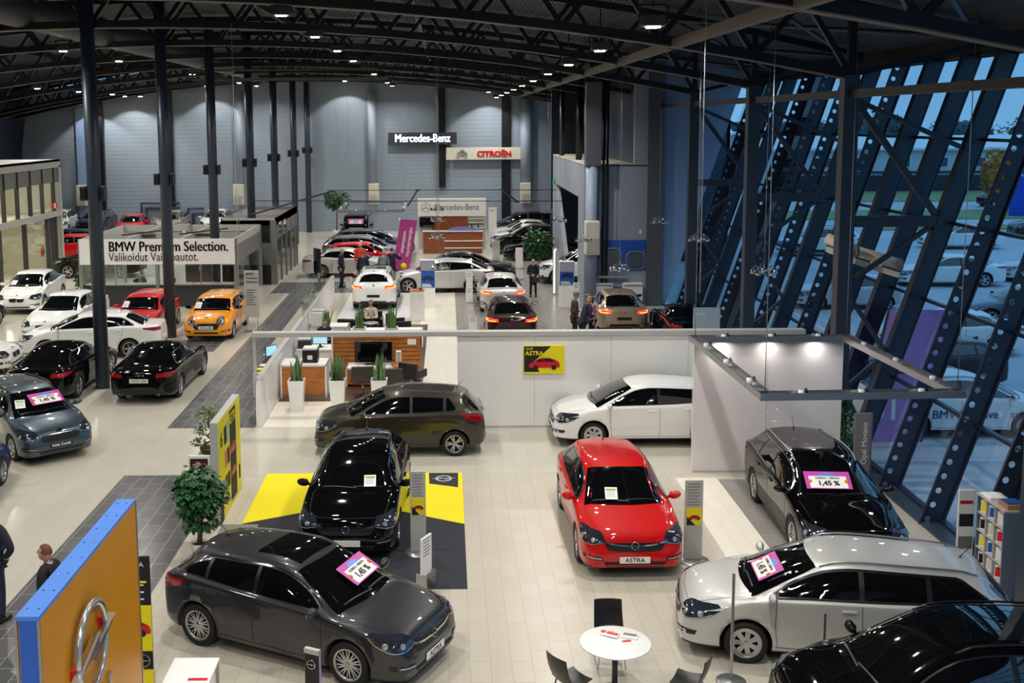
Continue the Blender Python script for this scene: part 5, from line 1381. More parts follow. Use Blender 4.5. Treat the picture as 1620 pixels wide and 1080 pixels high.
# ------------------------------------------------------------------ silver lettered stand in the middle back
t = empty('brand_stand', (0, 0, 0), 0, 'wood panelled stand wall with Mercedes-Benz lettering and a white header', 'display wall')
Y = 66.0
MB().box(-1.75, 2.38, Y, Y + .25, 2.02, 3.1).build('header', M_WHITE, t)
MB().box(-1.75, -1.6, Y, Y + .25, 0, 2.02).build('side_frame', M_LGREY, t); MB().box(2.25, 2.38, Y, Y + .25, 0, 2.02).build('side_frame', M_LGREY, t)
MB().box(-.9, 1.28, Y + .05, Y + .2, 0, 2.02).build('wood_panel', M_WOODD, t)
MB().box(-1.6, -.9, Y + .08, Y + .2, 0, 2.02).build('grey_panel', M_LGREY, t)
sh = MB().box(1.28, 2.25, Y + .18, Y + .24, 0, 2.02).build('shelf_back', M_CREAM, t)
for z in (.5, .9, 1.25, 1.6, 1.85): MB().box(1.28, 2.25, Y - .05, Y + .2, z, z + .03).build('shelf', M_WHITE, t)
text('Mercedes-Benz', .52, M_TXTG, t, (-.75, Y - .01, 2.56), align='LEFT', sx=.84)
m = MB().lathe([(.27, -.01), (.285, 0), (.27, .01), (.255, 0)], 28, 0, axis='Y', close=True)
for k in range(3):
    a = PI / 2 + 2 * PI * k / 3; m.bar((0, 0, 0), (.26 * math.cos(a), 0, .26 * math.sin(a)), .03, .015, up=(0, 1, 0))
m.build('star_emblem', M_SILVERS, t, (-1.25, Y - .02, 2.56))
for i in range(14):
    o = MB().rbox(-.05, .05, -.04, .04, 0, .14 + .03 * (i % 3), .01, seg=1).build('boxed_item', [M_LGREY, M_CREAM, M_BLUES][i % 3], None, (1.38 + .13 * (i % 7), Y + .06, .93 + .35 * (i // 7) + .0))
    tag(o, 'small boxed accessory on the shelves of the wood panelled stand', 'box', 'boxed accessories on the stand shelves')
o = MB().rbox(-1.65, -.78, Y - .12, Y - .05, 1.4, 1.95, .01, seg=1).build('wall_television', M_SCREEN); MB().box(-1.62, -.81, Y - .125, Y - .12, 1.43, 1.92).build('screen', M_SCREEN, o); tag(o, 'black television beside the wood panel of the lettered stand', 'television')
d = empty('reception_counter', (.35, 64.2, 0), 0, 'walnut reception counter with pale shelves under the Mercedes-Benz lettering', 'counter')
MB().rbox(-1.75, 1.75, -.3, .3, 0, 1.27, .01, seg=1).build('body', M_WOODD, d); MB().rbox(-1.8, 1.8, -.34, .34, 1.27, 1.31, .006, seg=1).build('top', M_LGREY, d)
for z in (.72, .30): MB().box(-.5, 1.75, -.36, -.30, z, z + .05).build('shelf', M_WHITE, d)
o = MB().prism([(.9 * math.cos(a), .24 * math.sin(a)) for a in np.linspace(0, PI, 16)], 64.3, 64.36, axis='Y').build('counter_arch', mat('lilac', (130, 120, 190), .4), None, (.95, 0, 1.31)); tag(o, 'lilac arched panel standing on the walnut counter', 'panel')
# hanging channel frames with small spotlights
def channel_frame(pts, z, label, nspot, watts, w=.2, h=.12, wires=True, drop=9.0):
    t = empty('suspended_light_rig', (0, 0, 0), 0, label, 'lighting rig')
    n = len(pts)
    for i in range(n):
        a = Vector((*pts[i], z)); b = Vector((*pts[(i + 1) % n], z))
        d = (b - a).normalized(); r = Vector((d.y, -d.x, 0))
        m = MB()
        e = d * w / 2
        m.bar(a - e, b + e, w, .015); m.bar(a - e + r * w / 2 + Vector((0, 0, h / 2)), b + e + r * w / 2 + Vector((0, 0, h / 2)), .015, h); m.bar(a - e - r * w / 2 + Vector((0, 0, h / 2)), b + e - r * w / 2 + Vector((0, 0, h / 2)), .015, h)
        m.build('channel', M_ALU, t)
        for k in range(nspot):
            p = a.lerp(b, (k + .6) / (nspot + .2))
            s = MB().lathe([(.001, .13), (.05, .13), (.06, .02), (.05, .0), (.001, .0)], 12, c=(p.x, p.y, z + .02)).rbox(p.x - .1, p.x + .1, p.y - .04, p.y + .04, z + .01, z + .06, .008, seg=1).build('spotlight', M_WHITEG, t)
            L = bpy.data.lights.new('spot_light', 'AREA'); L.shape = 'DISK'; L.size = .1; L.energy = watts; L.color = (1, .95, .9); L.spread = R(165)
            lo = bpy.data.objects.new('spot_light', L); C.objects.link(lo); lo.parent = s; lo.location = (p.x, p.y, z - .03)
            MB().tube([(p.x + .05, p.y, z + .14), (p.x + .1, p.y + .05, z + .17), (p.x + .14, p.y + .02, z + .06)], .012, 6).build('cable', M_BLACK, s)
    for x, y in pts: MB().tube([(x, y, z + h), (x, y, zarch(x) + 1.72)], .008, 5).build('hanger_wire', M_ALU, t)
    return t
channel_frame([(5.38, 23.3), (5.46, 18.36), (8.82, 18.46), (8.66, 23.3)], 3.0, 'square metal lighting frame hung over the black estate car', 3, 4.5)
channel_frame([(-5.9, 65.7), (-5.85, 58.6), (-2.35, 58.8), (-2.45, 65.3)], 2.9, 'square metal lighting frame hung over the back row by the magenta banner', 2, 5.0)
# ------------------------------------------------------------------ lettering on flat stands, pylon
t = empty('brand_pylon', (-3.705, 10.62, 0), 0, 'huge amber pylon with a blue edge and a chrome ring emblem', 'pylon')
MB().box(-.09, .105, -1.48, 1.48, 0, 3.46).build('core', M_OPELY, t)
MB().box(-.075, .09, -1.50, -1.48, 0, 3.46).box(-.075, .09, 1.48, 1.50, 0, 3.46).build('blue_side', M_BLUEPL, t)
m = MB().box(-.105, .105, -1.5, 1.5, 3.46, 3.5)
m.build('blue_top', M_BLUETOP, t)
m = MB()
for k in range(8):
    for sx in (-.05, .05): m.lathe([(.001, .006), (.010, .006), (.010, 0)], 8, c=(sx, -1.35 + k * .385, 3.5))
m.build('screws', M_CHROME, t)
for sy in (-1.5, 1.5):
    for sx in (-.1, .1): MB().box(sx - .012, sx + .012, sy - .012, sy + .012, 0, 3.46).build('edge_trim', M_ALU, t)
# ring emblem stands off the amber face
e = MB().lathe([(.42, .03), (.46, .05), (.46, .09), (.42, .10), (.385, .09), (.385, .05)], 48, 0, axis='X', close=True)
e.prism([(-.58, -.08), (.08, .11), (.03, .01), (.58, .08), (-.08, -.11), (-.03, -.01)], .05, .13, axis='X')
e.build('ring_emblem', mat('chrome_soft', (214, 218, 224), .2, metal=.9), t, (.10, -.35, 2.65))
MB().lathe([(.386, .06), (.384, .06), (.384, .09), (.386, .09)], 6).build('emblem_mount', M_REDS, t, (.10, .32, 2.58)) if False else None
m = MB().box(0, .05, .37, .47, .02, .12).box(0, .05, -.47, -.37, -.12, -.02); m.build('emblem_mount', M_REDS, t, (.10, -.35, 2.65))
text('Opel', .62, M_CHROME, t, (.12, -.3, 1.8), (PI / 2, 0, PI / 2), .02, .01)

def panel_stand(x, y, w, h, label, rz=0, z0=.0, mats=(M_LGREY,), base=(.5, .3), cat='sign stand', name='sign_stand', th=.04, lines=0, card=None, txt=None, curved=False):
    t = empty(name, (x, y, 0), rz, label, cat)
    MB().rbox(-w / 2, w / 2, -th / 2, th / 2, max(z0, .02), h, .008, seg=1).build('panel', mats[0], t)
    if base: MB().lathe([(.001, .02), (base[0] / 2, .02), (base[0] / 2 + .01, 0), (.001, 0)], 24).build('base', M_ALU, t)
    if lines:
        m = MB()
        for k in range(lines): m.box(-w * .36, w * (.3 - .12 * (k % 3 == 2)), -th / 2 - .003, -th / 2, h * .95 - k * .055, h * .95 - k * .055 + .015)
        m.build('printed_lines', M_GREY, t)
    if card:
        z, hh, cm = card; c = MB().box(-w * .42, w * .42, -th / 2 - .006, -th / 2, z, z + hh).build('card', cm, t)
        printed_car(c, w * .02, z + hh * .38, w * .7, -th / 2 - .009, M_REDS)
        MB().prism([(-w * .4, z), (w * .1, z), (-w * .4, z + hh * .5)], -th / 2 - .008, -th / 2 - .006, axis='Y').build('dark_shape', M_BLACKM, c)
    if txt: text(txt[0], txt[1], txt[2], t, (txt[3], -th / 2 - .005, txt[4]), txt[5] if len(txt) > 5 else (PI / 2, 0, 0), .001)
    return t
panel_stand(4.34, 18.62, .32, 1.48, 'grey information stand with a yellow card beside the bright red hatchback', base=(.56, 0), lines=9, card=(.66, .32, M_YELLOW))
panel_stand(-.55, 19.05, .28, 1.53, 'grey information stand with a yellow card beside the black hatchback', base=(.5, 0), lines=9, card=(.72, .32, M_YELLOW))
s = panel_stand(-.38, 17.5, .34, .92, 'slim pale sign stand at the near edge of the black and yellow mat', rz=R(62), base=None, z0=.25, mats=(M_PAPER,), lines=6)
for sx in (-1, 1): MB().box(sx * .155 - .015, sx * .155 + .015, -.1, .1, 0, .3).build('foot', M_ALU, s)
s = panel_stand(-1.80, 13.6, .22, .92, 'slim black and lilac sign stand in front of the gunmetal hatchback', rz=R(-25), base=(.3, 0), mats=(M_BLACK,), th=.05)
MB().box(-.11, .11, -.03, .03, .86, .925).build('cap', M_LGREY, s)
MB().box(.112, .118, -.02, .02, .1, .9).build('lilac_edge', mat('lilac_edge', (176, 130, 190), .4), s)
m = badge_mesh('ring', .06); m.xf(Matrix.Rotation(-PI / 2, 4, 'Z')); m.build('ring_emblem', M_CHROME, s, (0, -.035, .72))
s = panel_stand(-4.52, 14.3, .86, 1.92, 'black and yellow poster stand behind the amber pylon', base=None, mats=(M_BLACKM,), th=.03)
MB().box(-.43, .43, -.02, -.015, 0, 1.22).build('yellow_field', M_YELLOW, s)
MB().box(-.43, .43, -.026, -.02, .30, .56).build('logo_box', M_BLACKM, s)
m = badge_mesh('ring', .09); m.xf(Matrix.Rotation(-PI / 2, 4, 'Z')); m.build('ring_emblem', M_CHROME, s, (.30, -.035, .43))
printed_car(s, .12, .84, .6, -.02, M_REDS)
for k, (st, sz) in enumerate((('ASTRA', .10), ('UUSI', .06), ('NYT', .05))): text(st, sz, M_TXTW, s, (.20, -.02, 1.80 - .1 * k), extrude=.001)
m = MB()
for k in range(5): m.box(.02, .34 - .05 * (k % 2), -.018, -.015, 1.30 + .05 * k, 1.32 + .05 * k)
m.build('printed_lines', M_TXTW, s)
MB().box(.05, .38, -.02, -.015, 1.54, 1.57).build('yellow_bar', M_YELLOW, s)
# white price stands near the platform cars
for i, (x, y, h, w_, lb) in enumerate(((1.0, 48.4, 1.05, .3, 'small white price stand beside the silver fastback rear wheel'), (.95, 46.3, .65, .3, 'low white price stand left of the silver saloon'), (.95, 39.6, .65, .3, 'low white price stand left of the dark red saloon'), (-4.6, 50.6, .55, .3, 'low grey price stand by the standing man in navy'), (5.35, 44.7, 1.1, .28, 'white price stand in front of the blue poster column'), (4.95, 39.5, .9, .34, 'white price stand between the group of three and the champagne coupe'))):
    panel_stand(x, y, w_, h, lb, base=(.3, 0), mats=(M_PAPER,), lines=4, th=.02)
# posters columns
def poster_box(x, y, w, h, label, zb, d=.3, m2=M_BLUES):
    t = empty('poster_stand', (x, y, 0), 0, label, 'poster stand')
    MB().rbox(-w / 2, w / 2, -d / 2, d / 2, 0, h, .01, seg=1).build('body', M_WHITE, t)
    p = MB().box(-w / 2 + .01, w / 2 - .01, -d / 2 - .005, -d / 2, zb, h - .03).build('poster', m2, t)
    MB().box(-w / 2 + .03, w / 2 - .03, -d / 2 - .008, -d / 2 - .005, h * .78, h - .05).build('sky_field', M_SILVERS, p)
    printed_car(p, 0, zb + .36, w * .85, -d / 2 - .007, M_NAVYP)
    m = MB()
    for k in range(3): m.box(-w * .4, w * .3 - .04 * k, -d / 2 - .010, -d / 2 - .005, zb + .03 + .05 * k, zb + .06 + .05 * k)
    m.build('printed_lines', M_TXTW, p)
    return t
M_NAVYP = mat('print_navy', (24, 40, 96), .4, noise=.3)
poster_box(-.80, 45.3, .60, 2.02, 'blue car poster on a white column between the white crossover and the silver fastback', .85)
poster_box(4.98, 45.1, .62, 1.95, 'blue car poster on a white column in front of the stair block', .95)
o = MB().rbox(-.28, .28, -.25, .25, 0, 1.17, .01, seg=1).build('display_plinth', M_WHITE, None, (-1.18, 42.4, 0)); MB().rbox(-.29, .29, -.26, .26, 1.17, 1.2, .006, seg=1).build('top', M_WOOD, o); MB().rbox(.08, .2, -.05, .05, 1.2, 1.26, .01).build('sensor', M_BLACK, o)
tag(o, 'white plinth with a wooden top at the corner of the white platform', 'plinth')
o = MB().rbox(-4.35, -1.5, 42.5, 48.85, 0, .06, .01, seg=1).build('display_platform', M_WHITEG); tag(o, 'low white platform under the white crossover', 'platform')
t = empty('totem_light', (4.88, 48.4, 0), 0, 'slim upright light totem with a rounded top by the white crossover nose', 'totem')
m = MB().prism([(-.14, 0), (.14, 0), (.14, 1.95)] + [(.14 * math.cos(a), 1.95 + .14 * math.sin(a)) for a in np.linspace(0.2, PI - .2, 8)] + [(-.14, 1.95)], -.12, .12, axis='Y'); m.build('body', M_LGREY, t)
MB().prism([(-.12, .1), (-.06, .1), (-.06, 1.95)] + [(.12 * math.cos(a), 1.95 + .12 * math.sin(a)) for a in np.linspace(PI * .5, PI - .2, 5)], -.13, -.12, axis='Y').build('light_edge', mat('totem_lit', (240, 250, 250), .3, emit=(235, 250, 250), estr=1.6), t)
panel_stand(3.82, 57.2, .4, 1.1, 'curved pale totem on the floor beside the black crossover row', base=(.5, 0), mats=(M_WHITEG,), th=.08, name='floor_totem', cat='totem')
panel_stand(2.85, 67.5, .5, 2.4, 'white totem with a small emblem right of the wood panelled stand', base=(.5, 0), mats=(M_WHITEG,), th=.1, name='floor_totem', cat='totem', lines=3)
panel_stand(2.75, 60.6, .42, 1.1, 'small pale rack standing at the corner of the walnut counter', base=(.4, 0), lines=8)
# magenta banner
t = empty('feather_banner', (-2.45, 56.2, 0), 0, 'leaning magenta banner with white lettering behind the group of people', 'banner')
MB().prism([(-.35, 0.10), (.50, .10), (.93, 2.68), (.05, 2.75)], -.015, .015, axis='Y').build('cloth', M_MAGENTA, t)
MB().tube([(-.36, .03, 0), (.04, .03, 2.78)], .02, 6).build('pole', M_ALU, t); MB().lathe([(.001, .02), (.3, .02), (.3, 0), (.001, 0)], 16).build('base', M_ALU, t)
MB().lathe([(.001, -.02), (.16, -.02), (.16, -.016), (.001, -.016)], 20, axis='Y', c=(.2, 0, .3)).build('yellow_disc', M_YELLOW, t)
text('rahoituskorko', .27, M_TXTW, t, (.52, -.02, 1.55), (PI / 2, PI / 2 + .16, 0), .001, .004); text('asiakkaallesi', .24, M_TXTW, t, (.22, -.02, 1.55), (PI / 2, PI / 2 + .16, 0), .001, .004)

# ------------------------------------------------------------------ Opel mat and the yellow board wall
m = MB().box(-4.03, .31, 17.47, 23.54, 0.003, .012).build('floor_mat', M_CARPET)
g = MB()
def fl_poly(p, z0, z1, mm, nm, par): return MB().prism(p, z0, z1).build(nm, mm, par)
fl_poly([(-4.03, 23.54), (-3.0, 23.54), (-2.2, 23.54), (-2.2, 21.6), (-3.02, 21.05), (-3.70, 20.68), (-4.03, 20.5)], .012, .015, M_CARPETY, 'yellow_field', m)
fl_poly([(-.53, 23.54), (.31, 23.54), (.31, 20.42), (-.46, 20.85), (-1.2, 21.3), (-1.2, 23.54)], .012, .015, M_CARPETY, 'yellow_field', m)
fl_poly([(-.43, 23.51), (.22, 23.51), (.21, 22.55), (-.41, 22.80)], .015, .018, M_CARPET, 'logo_field', m)
e = MB().lathe([(.16, 0), (.18, .003), (.16, .004), (.14, .003)], 28, 0, close=True).prism([(-.26, -.03), (-.02, .05), (-.03, -.01), (.26, .03), (.02, -.05), (.03, .01)], 0, .004)
e.build('ring_emblem', M_PAPER, m, (-.10, 23.12, .019)).scale = (1, 1.1, 1)
tag(m, 'black and yellow floor mat with a ring emblem under the black hatchback', 'mat')
MB().build if False else None
t = empty('display_board', (-4.50, 21.5, 0), 0, 'tall yellow board with black panels and red car pictures behind the ficus', 'display board')
MB().box(-.07, .07, -1.12, 1.12, 0, 2.06).build('core', M_LGREY, t)
F = MB().box(.07, .076, -1.08, 1.12, .02, 2.04).build('yellow_face', M_YELLOW, t)
def pan(y0, y1, z0, z1, mm, nm='black_panel', d=.004, o=0): return MB().box(.076 + o, .076 + d + o, y0, y1, z0, z1).build(nm, mm, F)
pan(.02, .62, .1, 1.98, M_BLACKM); pan(-.55, -.3, 1.45, 1.80, M_BLACKM); pan(-.25, -.05, 1.45, 1.85, M_LGREY, 'printed_photo'); pan(-.5, -.3, .98, 1.3, M_REDS, 'printed_photo'); pan(-.26, -.06, .98, 1.3, M_BLACKM); pan(-.5, -.3, .5, .8, M_BLACKM); pan(-.26, -.06, .5, .8, M_BLACKM); pan(.85, 1.0, .3, .6, M_BLACKM); pan(-1.06, -.75, .0, .55, M_BLACKM)
printed_car(F, .32, 1.1, .66, .081, M_REDS, 'X'); printed_car(F, -.72, .62, .6, .081, M_REDS, 'X'); printed_car(F, .32, .62, .5, .081, M_REDS, 'X')
text('ASTRA', .30, M_YELLOW, t, (.086, .32, 1.80), (PI / 2, 0, PI / 2), .001, .005); text('6', .42, M_TXTK, t, (.08, -.80, 1.62), (PI / 2, 0, PI / 2), .001, .008)
o = MB().box(-.35, .35, -.25, .25, 0, .02).build('floor_plate', M_GREY, None, (-4.05, 20.2, .0)); tag(o, 'grey floor plate at the foot of the yellow board', 'plate')

# ------------------------------------------------------------------ plants
def leaf_cloud(center, radii, n, size, m, seed, name='foliage', parent=None, droop=.3, shell=.55, aspect=.45):
    rr = random.Random(seed); g = MB()
    for i in range(n):
        while True:
            p = Vector((rr.uniform(-1, 1), rr.uniform(-1, 1), rr.uniform(-1, 1)))
            if shell < p.length < 1 or (p.length < shell and rr.random() < .25): break
        p *= 1 + .12 * math.sin(p.x * 5 + seed) + .1 * math.cos(p.y * 6 + p.z * 4)
        q = Vector((center[0] + p.x * radii[0], center[1] + p.y * radii[1], center[2] + p.z * radii[2]))
        d = Vector((p.x + rr.uniform(-.6, .6), p.y + rr.uniform(-.6, .6), p.z * .3 - droop + rr.uniform(-.4, .4))).normalized()
        s = size * rr.uniform(.7, 1.25); r = d.cross(Vector((rr.uniform(-.3, .3), rr.uniform(-.3, .3), 1))).normalized() * s * aspect; u = r.cross(d).normalized() * s * .12
        g.add([q, q + d * s * .35 + r + u, q + d * s, q + d * s * .35 - r + u, q + d * s * .4 - u * .2], [(0, 1, 4), (1, 2, 4), (2, 3, 4), (3, 0, 4)], 0, False)
    return g.build(name, m, parent)
def pot(t, r0, r1, h, m, sq=False):
    if sq:
        g = MB(); o = len(g.v)
        g.add([(s1 * r0, s2 * r0, 0) for s1, s2 in ((-1, -1), (1, -1), (1, 1), (-1, 1))] + [(s1 * r1, s2 * r1, h) for s1, s2 in ((-1, -1), (1, -1), (1, 1), (-1, 1))] + [(s1 * (r1 - .03), s2 * (r1 - .03), h) for s1, s2 in ((-1, -1), (1, -1), (1, 1), (-1, 1))] + [(s1 * (r1 - .03), s2 * (r1 - .03), h - .08) for s1, s2 in ((-1, -1), (1, -1), (1, 1), (-1, 1))],
              [(3, 2, 1, 0)] + [(i, (i + 1) % 4, 4 + (i + 1) % 4, 4 + i) for i in range(4)] + [(4 + i, 4 + (i + 1) % 4, 8 + (i + 1) % 4, 8 + i) for i in range(4)] + [(8 + i, 8 + (i + 1) % 4, 12 + (i + 1) % 4, 12 + i) for i in range(4)] + [(12, 13, 14, 15)])
        g.build('pot', m, t)
    else: MB().lathe([(.001, 0), (r0, 0), (r1, h), (r1 - .02, h), (r1 - .03, h - .05), (.001, h - .05)], 24).build('pot', m, t)
t = empty('ficus_tree', (-4.50, 18.95, 0), 0, 'leafy green potted ficus between the yellow board and the amber pylon', 'plant')
pot(t, .13, .17, .26, M_CREAM); MB().lathe([(.001, .22), (.14, .22)], 16).build('soil', M_SOIL, t)
MB().tube([(0, 0, .25), (.03, .02, .6), (-.02, .0, .95), (.02, .02, 1.3)], [.05, .04, .035, .02], 8).tube([(.02, .02, .6), (-.14, .1, 1.0), (-.2, .1, 1.25)], [.03, .02, .01], 6).tube([(0, 0, .7), (.15, -.06, 1.05), (.22, -.08, 1.3)], [.03, .02, .01], 6).build('trunk', M_BARK, t)
leaf_cloud((0, 0, 1.22), (.44, .44, .42), 900, .13, M_LEAF, 3, parent=t, droop=.5); leaf_cloud((.05, -.05, .78), (.30, .3, .28), 190, .12, M_LEAF, 4, parent=t, droop=.7)
t = empty('bonsai_tree', (-5.05, 22.4, 0), 0, 'small twisted bonsai with three leafy clumps behind the yellow board', 'plant')
MB().rbox(-.22, .22, -.22, .22, 0, .86, .01, seg=1).build('plinth', M_LGREY, t); MB().lathe([(.001, .86), (.16, .86), (.2, .98), (.17, .98), (.001, .95)], 20).build('pot', M_BROWN, t)
MB().tube([(0, 0, .95), (-.1, 0, 1.03), (.06, 0, 1.12), (-.03, 0, 1.22), (.07, 0, 1.32), (.0, 0, 1.45), (0, 0, 1.6)], [.035, .03, .03, .025, .022, .02, .015], 7).tube([(-.08, 0, 1.04), (-.2, 0, 1.02)], [.02, .01], 6).tube([(0, 0, 1.22), (-.14, 0, 1.28)], [.018, .01], 6).build('trunk', M_BARK, t)
for k, (c, r_) in enumerate((((0, 0, 1.68), (.27, .27, .15)), ((-.17, 0, 1.32), (.13, .13, .08)), ((-.22, 0, 1.08), (.15, .13, .07)))): leaf_cloud(c, r_, 260 if k == 0 else 80, .06, M_LEAFB, 10 + k, parent=t, droop=-.2, shell=.3)
o = panel_stand(-4.74, 20.95 - .8, .4, 1.5, 'white brochure holder with a picture card between ficus and yellow board', base=(.35, 0), z0=1.2, mats=(M_PAPER,), card=(1.24, .2, M_BLACKM), name='brochure_holder', cat='brochure holder')
MB().tube([(0, 0, 0), (0, 0, 1.2)], .015, 6).build('pole', M_ALU, o)
def snake_plant(x, y, h0, top, lb, seed, r=.22):
    t = empty('snake_plant', (x, y, .021 if y > 29.9 else 0), 0, lb, 'plant', 'snake plants in white pots')
    pot(t, r * .72, r, h0, M_WHITEG, True); MB().box(-r + .04, r - .04, -r + .04, r - .04, h0 - .07, h0 - .05).build('soil', M_SOIL, t)
    rr = random.Random(seed); g = MB()
    for k in range(26):
        a = rr.uniform(0, 2 * PI); q = rr.uniform(.0, r * .7); bx, by = q * math.cos(a), q * math.sin(a); H = (top - h0) * rr.uniform(.62, 1.02); w_ = rr.uniform(.028, .042); tw = rr.uniform(0, PI); lx, ly = rr.uniform(-.06, .06) + bx * .2, rr.uniform(-.06, .06)
        if k == 0: lx = .16
        vs = []
        for f, ww in ((0, .6), (.3, 1), (.65, .9), (.9, .45), (1, .03)):
            c = Vector((bx + lx * f * f, by + ly * f * f, h0 - .06 + H * f)); dx = Vector((math.cos(tw + f), math.sin(tw + f), 0)) * w_ * ww
            vs += [c - dx, c + Vector((-dx.y, dx.x, 0)) * .3, c + dx]
        g.add(vs, [(3 * i + j, 3 * i + j + 1, 3 * i + j + 4, 3 * i + j + 3) for i in range(4) for j in (0, 1)], 0, True)
    g.build('foliage', M_LEAFS, t)
    return t
for i, (x, y, h0, tp, lb) in enumerate(((-4.10, 29.0, .84, 1.62, 'snake plant in a tall white pot in front of the orange wooden desk'), (-2.99, 29.0, .84, 1.62, 'snake plant in a tall white pot between the wooden desk and the swivel chair'), (-1.86, 29.0, .84, 1.66, 'snake plant in a tall white pot above the dark bronze hatchback windscreen'), (-4.1, 36.3, .84, 1.62, 'snake plant behind the seated clerk by the white printer'), (-2.98, 36.4, .84, 1.62, 'snake plant beside the seated woman in the lounge'), (-1.89, 36.4, .84, 1.62, 'snake plant nearest to the white plinth in the lounge'))): snake_plant(x, y, h0, tp, lb, 20 + i)
def tub_tree(x, y, ch, r, n, ls, lb, seed, potm=M_CREAM, pr=.28, tall=None):
    t = empty('potted_tree', (x, y, 0), 0, lb, 'plant'); pot(t, pr * .8, pr, .5, potm); MB().tube([(0, 0, .4), (.02, 0, ch - r * .5), (0, .02, ch)], [.05, .04, .03], 7).build('trunk', M_BARK, t)
    leaf_cloud((0, 0, ch), (r, r, tall or r), n, ls, M_LEAF, seed, parent=t, droop=.3)
tub_tree(4.7, 56.6, 1.42, .70, 700, .2, 'big round potted tree in front of the black crossover', 41, tall=.8)
tub_tree(-7.4, 73.2, 2.55, .78, 400, .26, 'tall potted tree at the far wall left of the off-road car', 42, tall=.62)
tub_tree(-16.0, 47.6, 1.0, .34, 260, .18, 'leafy plant squeezed between the white fastback and the glass booth', 43)
tub_tree(8.90, 23.85, 1.1, .15, 420, .1, 'dense green plant behind the tall grey totem at the facade', 44, tall=.72, pr=.12)
tub_tree(-13.0, 49.9, 1.55, .35, 160, .14, 'slender plant behind the glass of the booth', 45)
tub_tree(-21.6, 51.8, 1.3, .35, 150, .15, 'thin plant inside the glazed office', 46)

# ------------------------------------------------------------------ lounge and desks behind the partition
o = MB().rbox(-4.75, -.75, 29.85, 41.3, .002, .02, .004, seg=1).build('lounge_carpet', M_BROWN); tag(o, 'dark brown carpet of the lounge', 'carpet')
def desk(x0, x1, y0, y1, h, lb, front=M_WOOD, name='desk'):
    t = empty(name, ((x0 + x1) / 2, (y0 + y1) / 2, .02), 0, lb, 'desk'); w_, d = (x1 - x0) / 2, (y1 - y0) / 2
    MB().rbox(-w_ + .04, w_ - .04, -d + .02, -d + .06, .06, h - .06, .004, seg=1).build('front_panel', front, t)
    for sx in (-1, 1): MB().rbox(sx * w_ - (.04 if sx > 0 else 0), sx * w_ + (.04 if sx < 0 else 0), -d, d, 0, h, .004, seg=1).build('side_panel', M_WHITE, t)
    MB().rbox(-w_, w_, -d, d, h - .06, h, .006, seg=1).build('top', M_WHITE, t); return t
desk(-4.72, -3.42, 30.15, 31.0, .97, 'orange wooden reception desk with a white top behind the first plant')
o = MB().rbox(-.22, .22, -.2, .2, 0, .36, .02).build('printer', M_BLACK, None, (-3.9, 30.55, .99)); MB().rbox(-.2, .2, -.18, .15, .36, .44, .02).build('lid', M_WHITE, o); MB().box(-.07, .07, -.206, -.2, .1, .22).build('label', M_PAPER, o); tag(o, 'black printer with a white lid on the orange wooden desk', 'printer')
t = empty('slatted_wall', (-2.13, 32.25, .02), 0, 'low slatted orange wooden wall behind the television', 'wall panel')
m = MB()
for k in range(11): m.box(-1.31, 1.31, -.035, .035, .02 + k * .125, .02 + k * .125 + .108)
m.build('slats', M_WOOD, t); MB().box(-1.3, 1.3, .0, .03, 0, 1.36).build('backing', M_BROWN, t)
MB().box(-1.36, -1.31, -.05, .05, 0, 1.55).build('end_post', M_WHITE, t)
tv = empty('television', (-2.2, 31.85, .60), 0, 'large black television in front of the slatted wooden wall', 'television'); MB().rbox(-.56, .56, -.03, .03, .06, .70, .01).build('body', M_BLACK, tv); MB().box(-.53, .53, -.034, -.03, .09, .67).build('screen', M_SCREEN, tv); MB().rbox(-.25, .25, -.12, .12, 0, .02, .006, seg=1).box(-.04, .04, -.02, .02, .0, .08).build('stand', M_BLACK, tv)
s_ = desk(-3.0, -1.05, 31.45, 32.15, .58, 'low white sideboard carrying the television', M_WOOD, 'sideboard')
o = MB().rbox(-.08, .08, -.06, .06, 0, .42, .01, seg=1).build('speaker', M_WHITE, None, (-1.45, 31.8, .60)); MB().box(-.06, .06, -.064, -.06, .03, .39).build('grille', M_LGREY, o); tag(o, 'slim white speaker on the sideboard beside the television', 'speaker')
o = MB().box(-.13, .13, -.01, .01, 0, .17).build('wall_notice', M_PAPER, None, (-1.07, 32.195, 1.12)); tag(o, 'small white notice on the slatted wooden wall', 'notice')
def swivel(x, y, rz, lb):
    t = empty('swivel_chair', (x, y, .02), rz, lb, 'chair', 'brown leather chairs at the lounge table')
    MB().rbox(-.28, .28, -.26, .26, .40, .50, .04).build('seat', M_LEATHER, t); MB().rbox(-.32, .32, .22, .30, .42, .90, .03).build('backrest', M_LEATHER, t)
    for sx in (-1, 1): MB().rbox(sx * .31 - .03, sx * .31 + .03, -.24, .26, .45, .68, .02).build('armrest', M_LEATHER, t)
    MB().tube([(0, 0, .05), (0, 0, .4)], .025, 8).build('pillar', M_CHROME, t)
    m = MB()
    for k in range(5): a = 2 * PI * k / 5; m.bar((0, 0, .06), (.28 * math.cos(a), .28 * math.sin(a), .03), .04, .025)
    m.build('star_base', M_CHROME, t)
swivel(-2.42, 30.45, R(185), 'brown leather swivel chair behind the second tall white pot'); swivel(-1.0, 30.85, R(150), 'brown leather swivel chair nearest to the cream walkway'); swivel(-1.62, 30.15, R(190), 'brown leather swivel chair hidden behind the third tall white pot')
t = empty('side_table', (-1.25, 31.25, .02), 0, 'small round wooden table by the swivel chairs', 'table'); MB().lathe([(.001, .72), (.4, .72), (.4, .69), (.001, .69)], 28).build('top', M_WOOD, t); MB().tube([(0, 0, .02), (0, 0, .69)], .03, 8).build('pillar', M_CHROME, t); MB().lathe([(.001, .02), (.22, .02), (.22, 0), (.001, 0)], 20).build('base', M_CHROME, t)
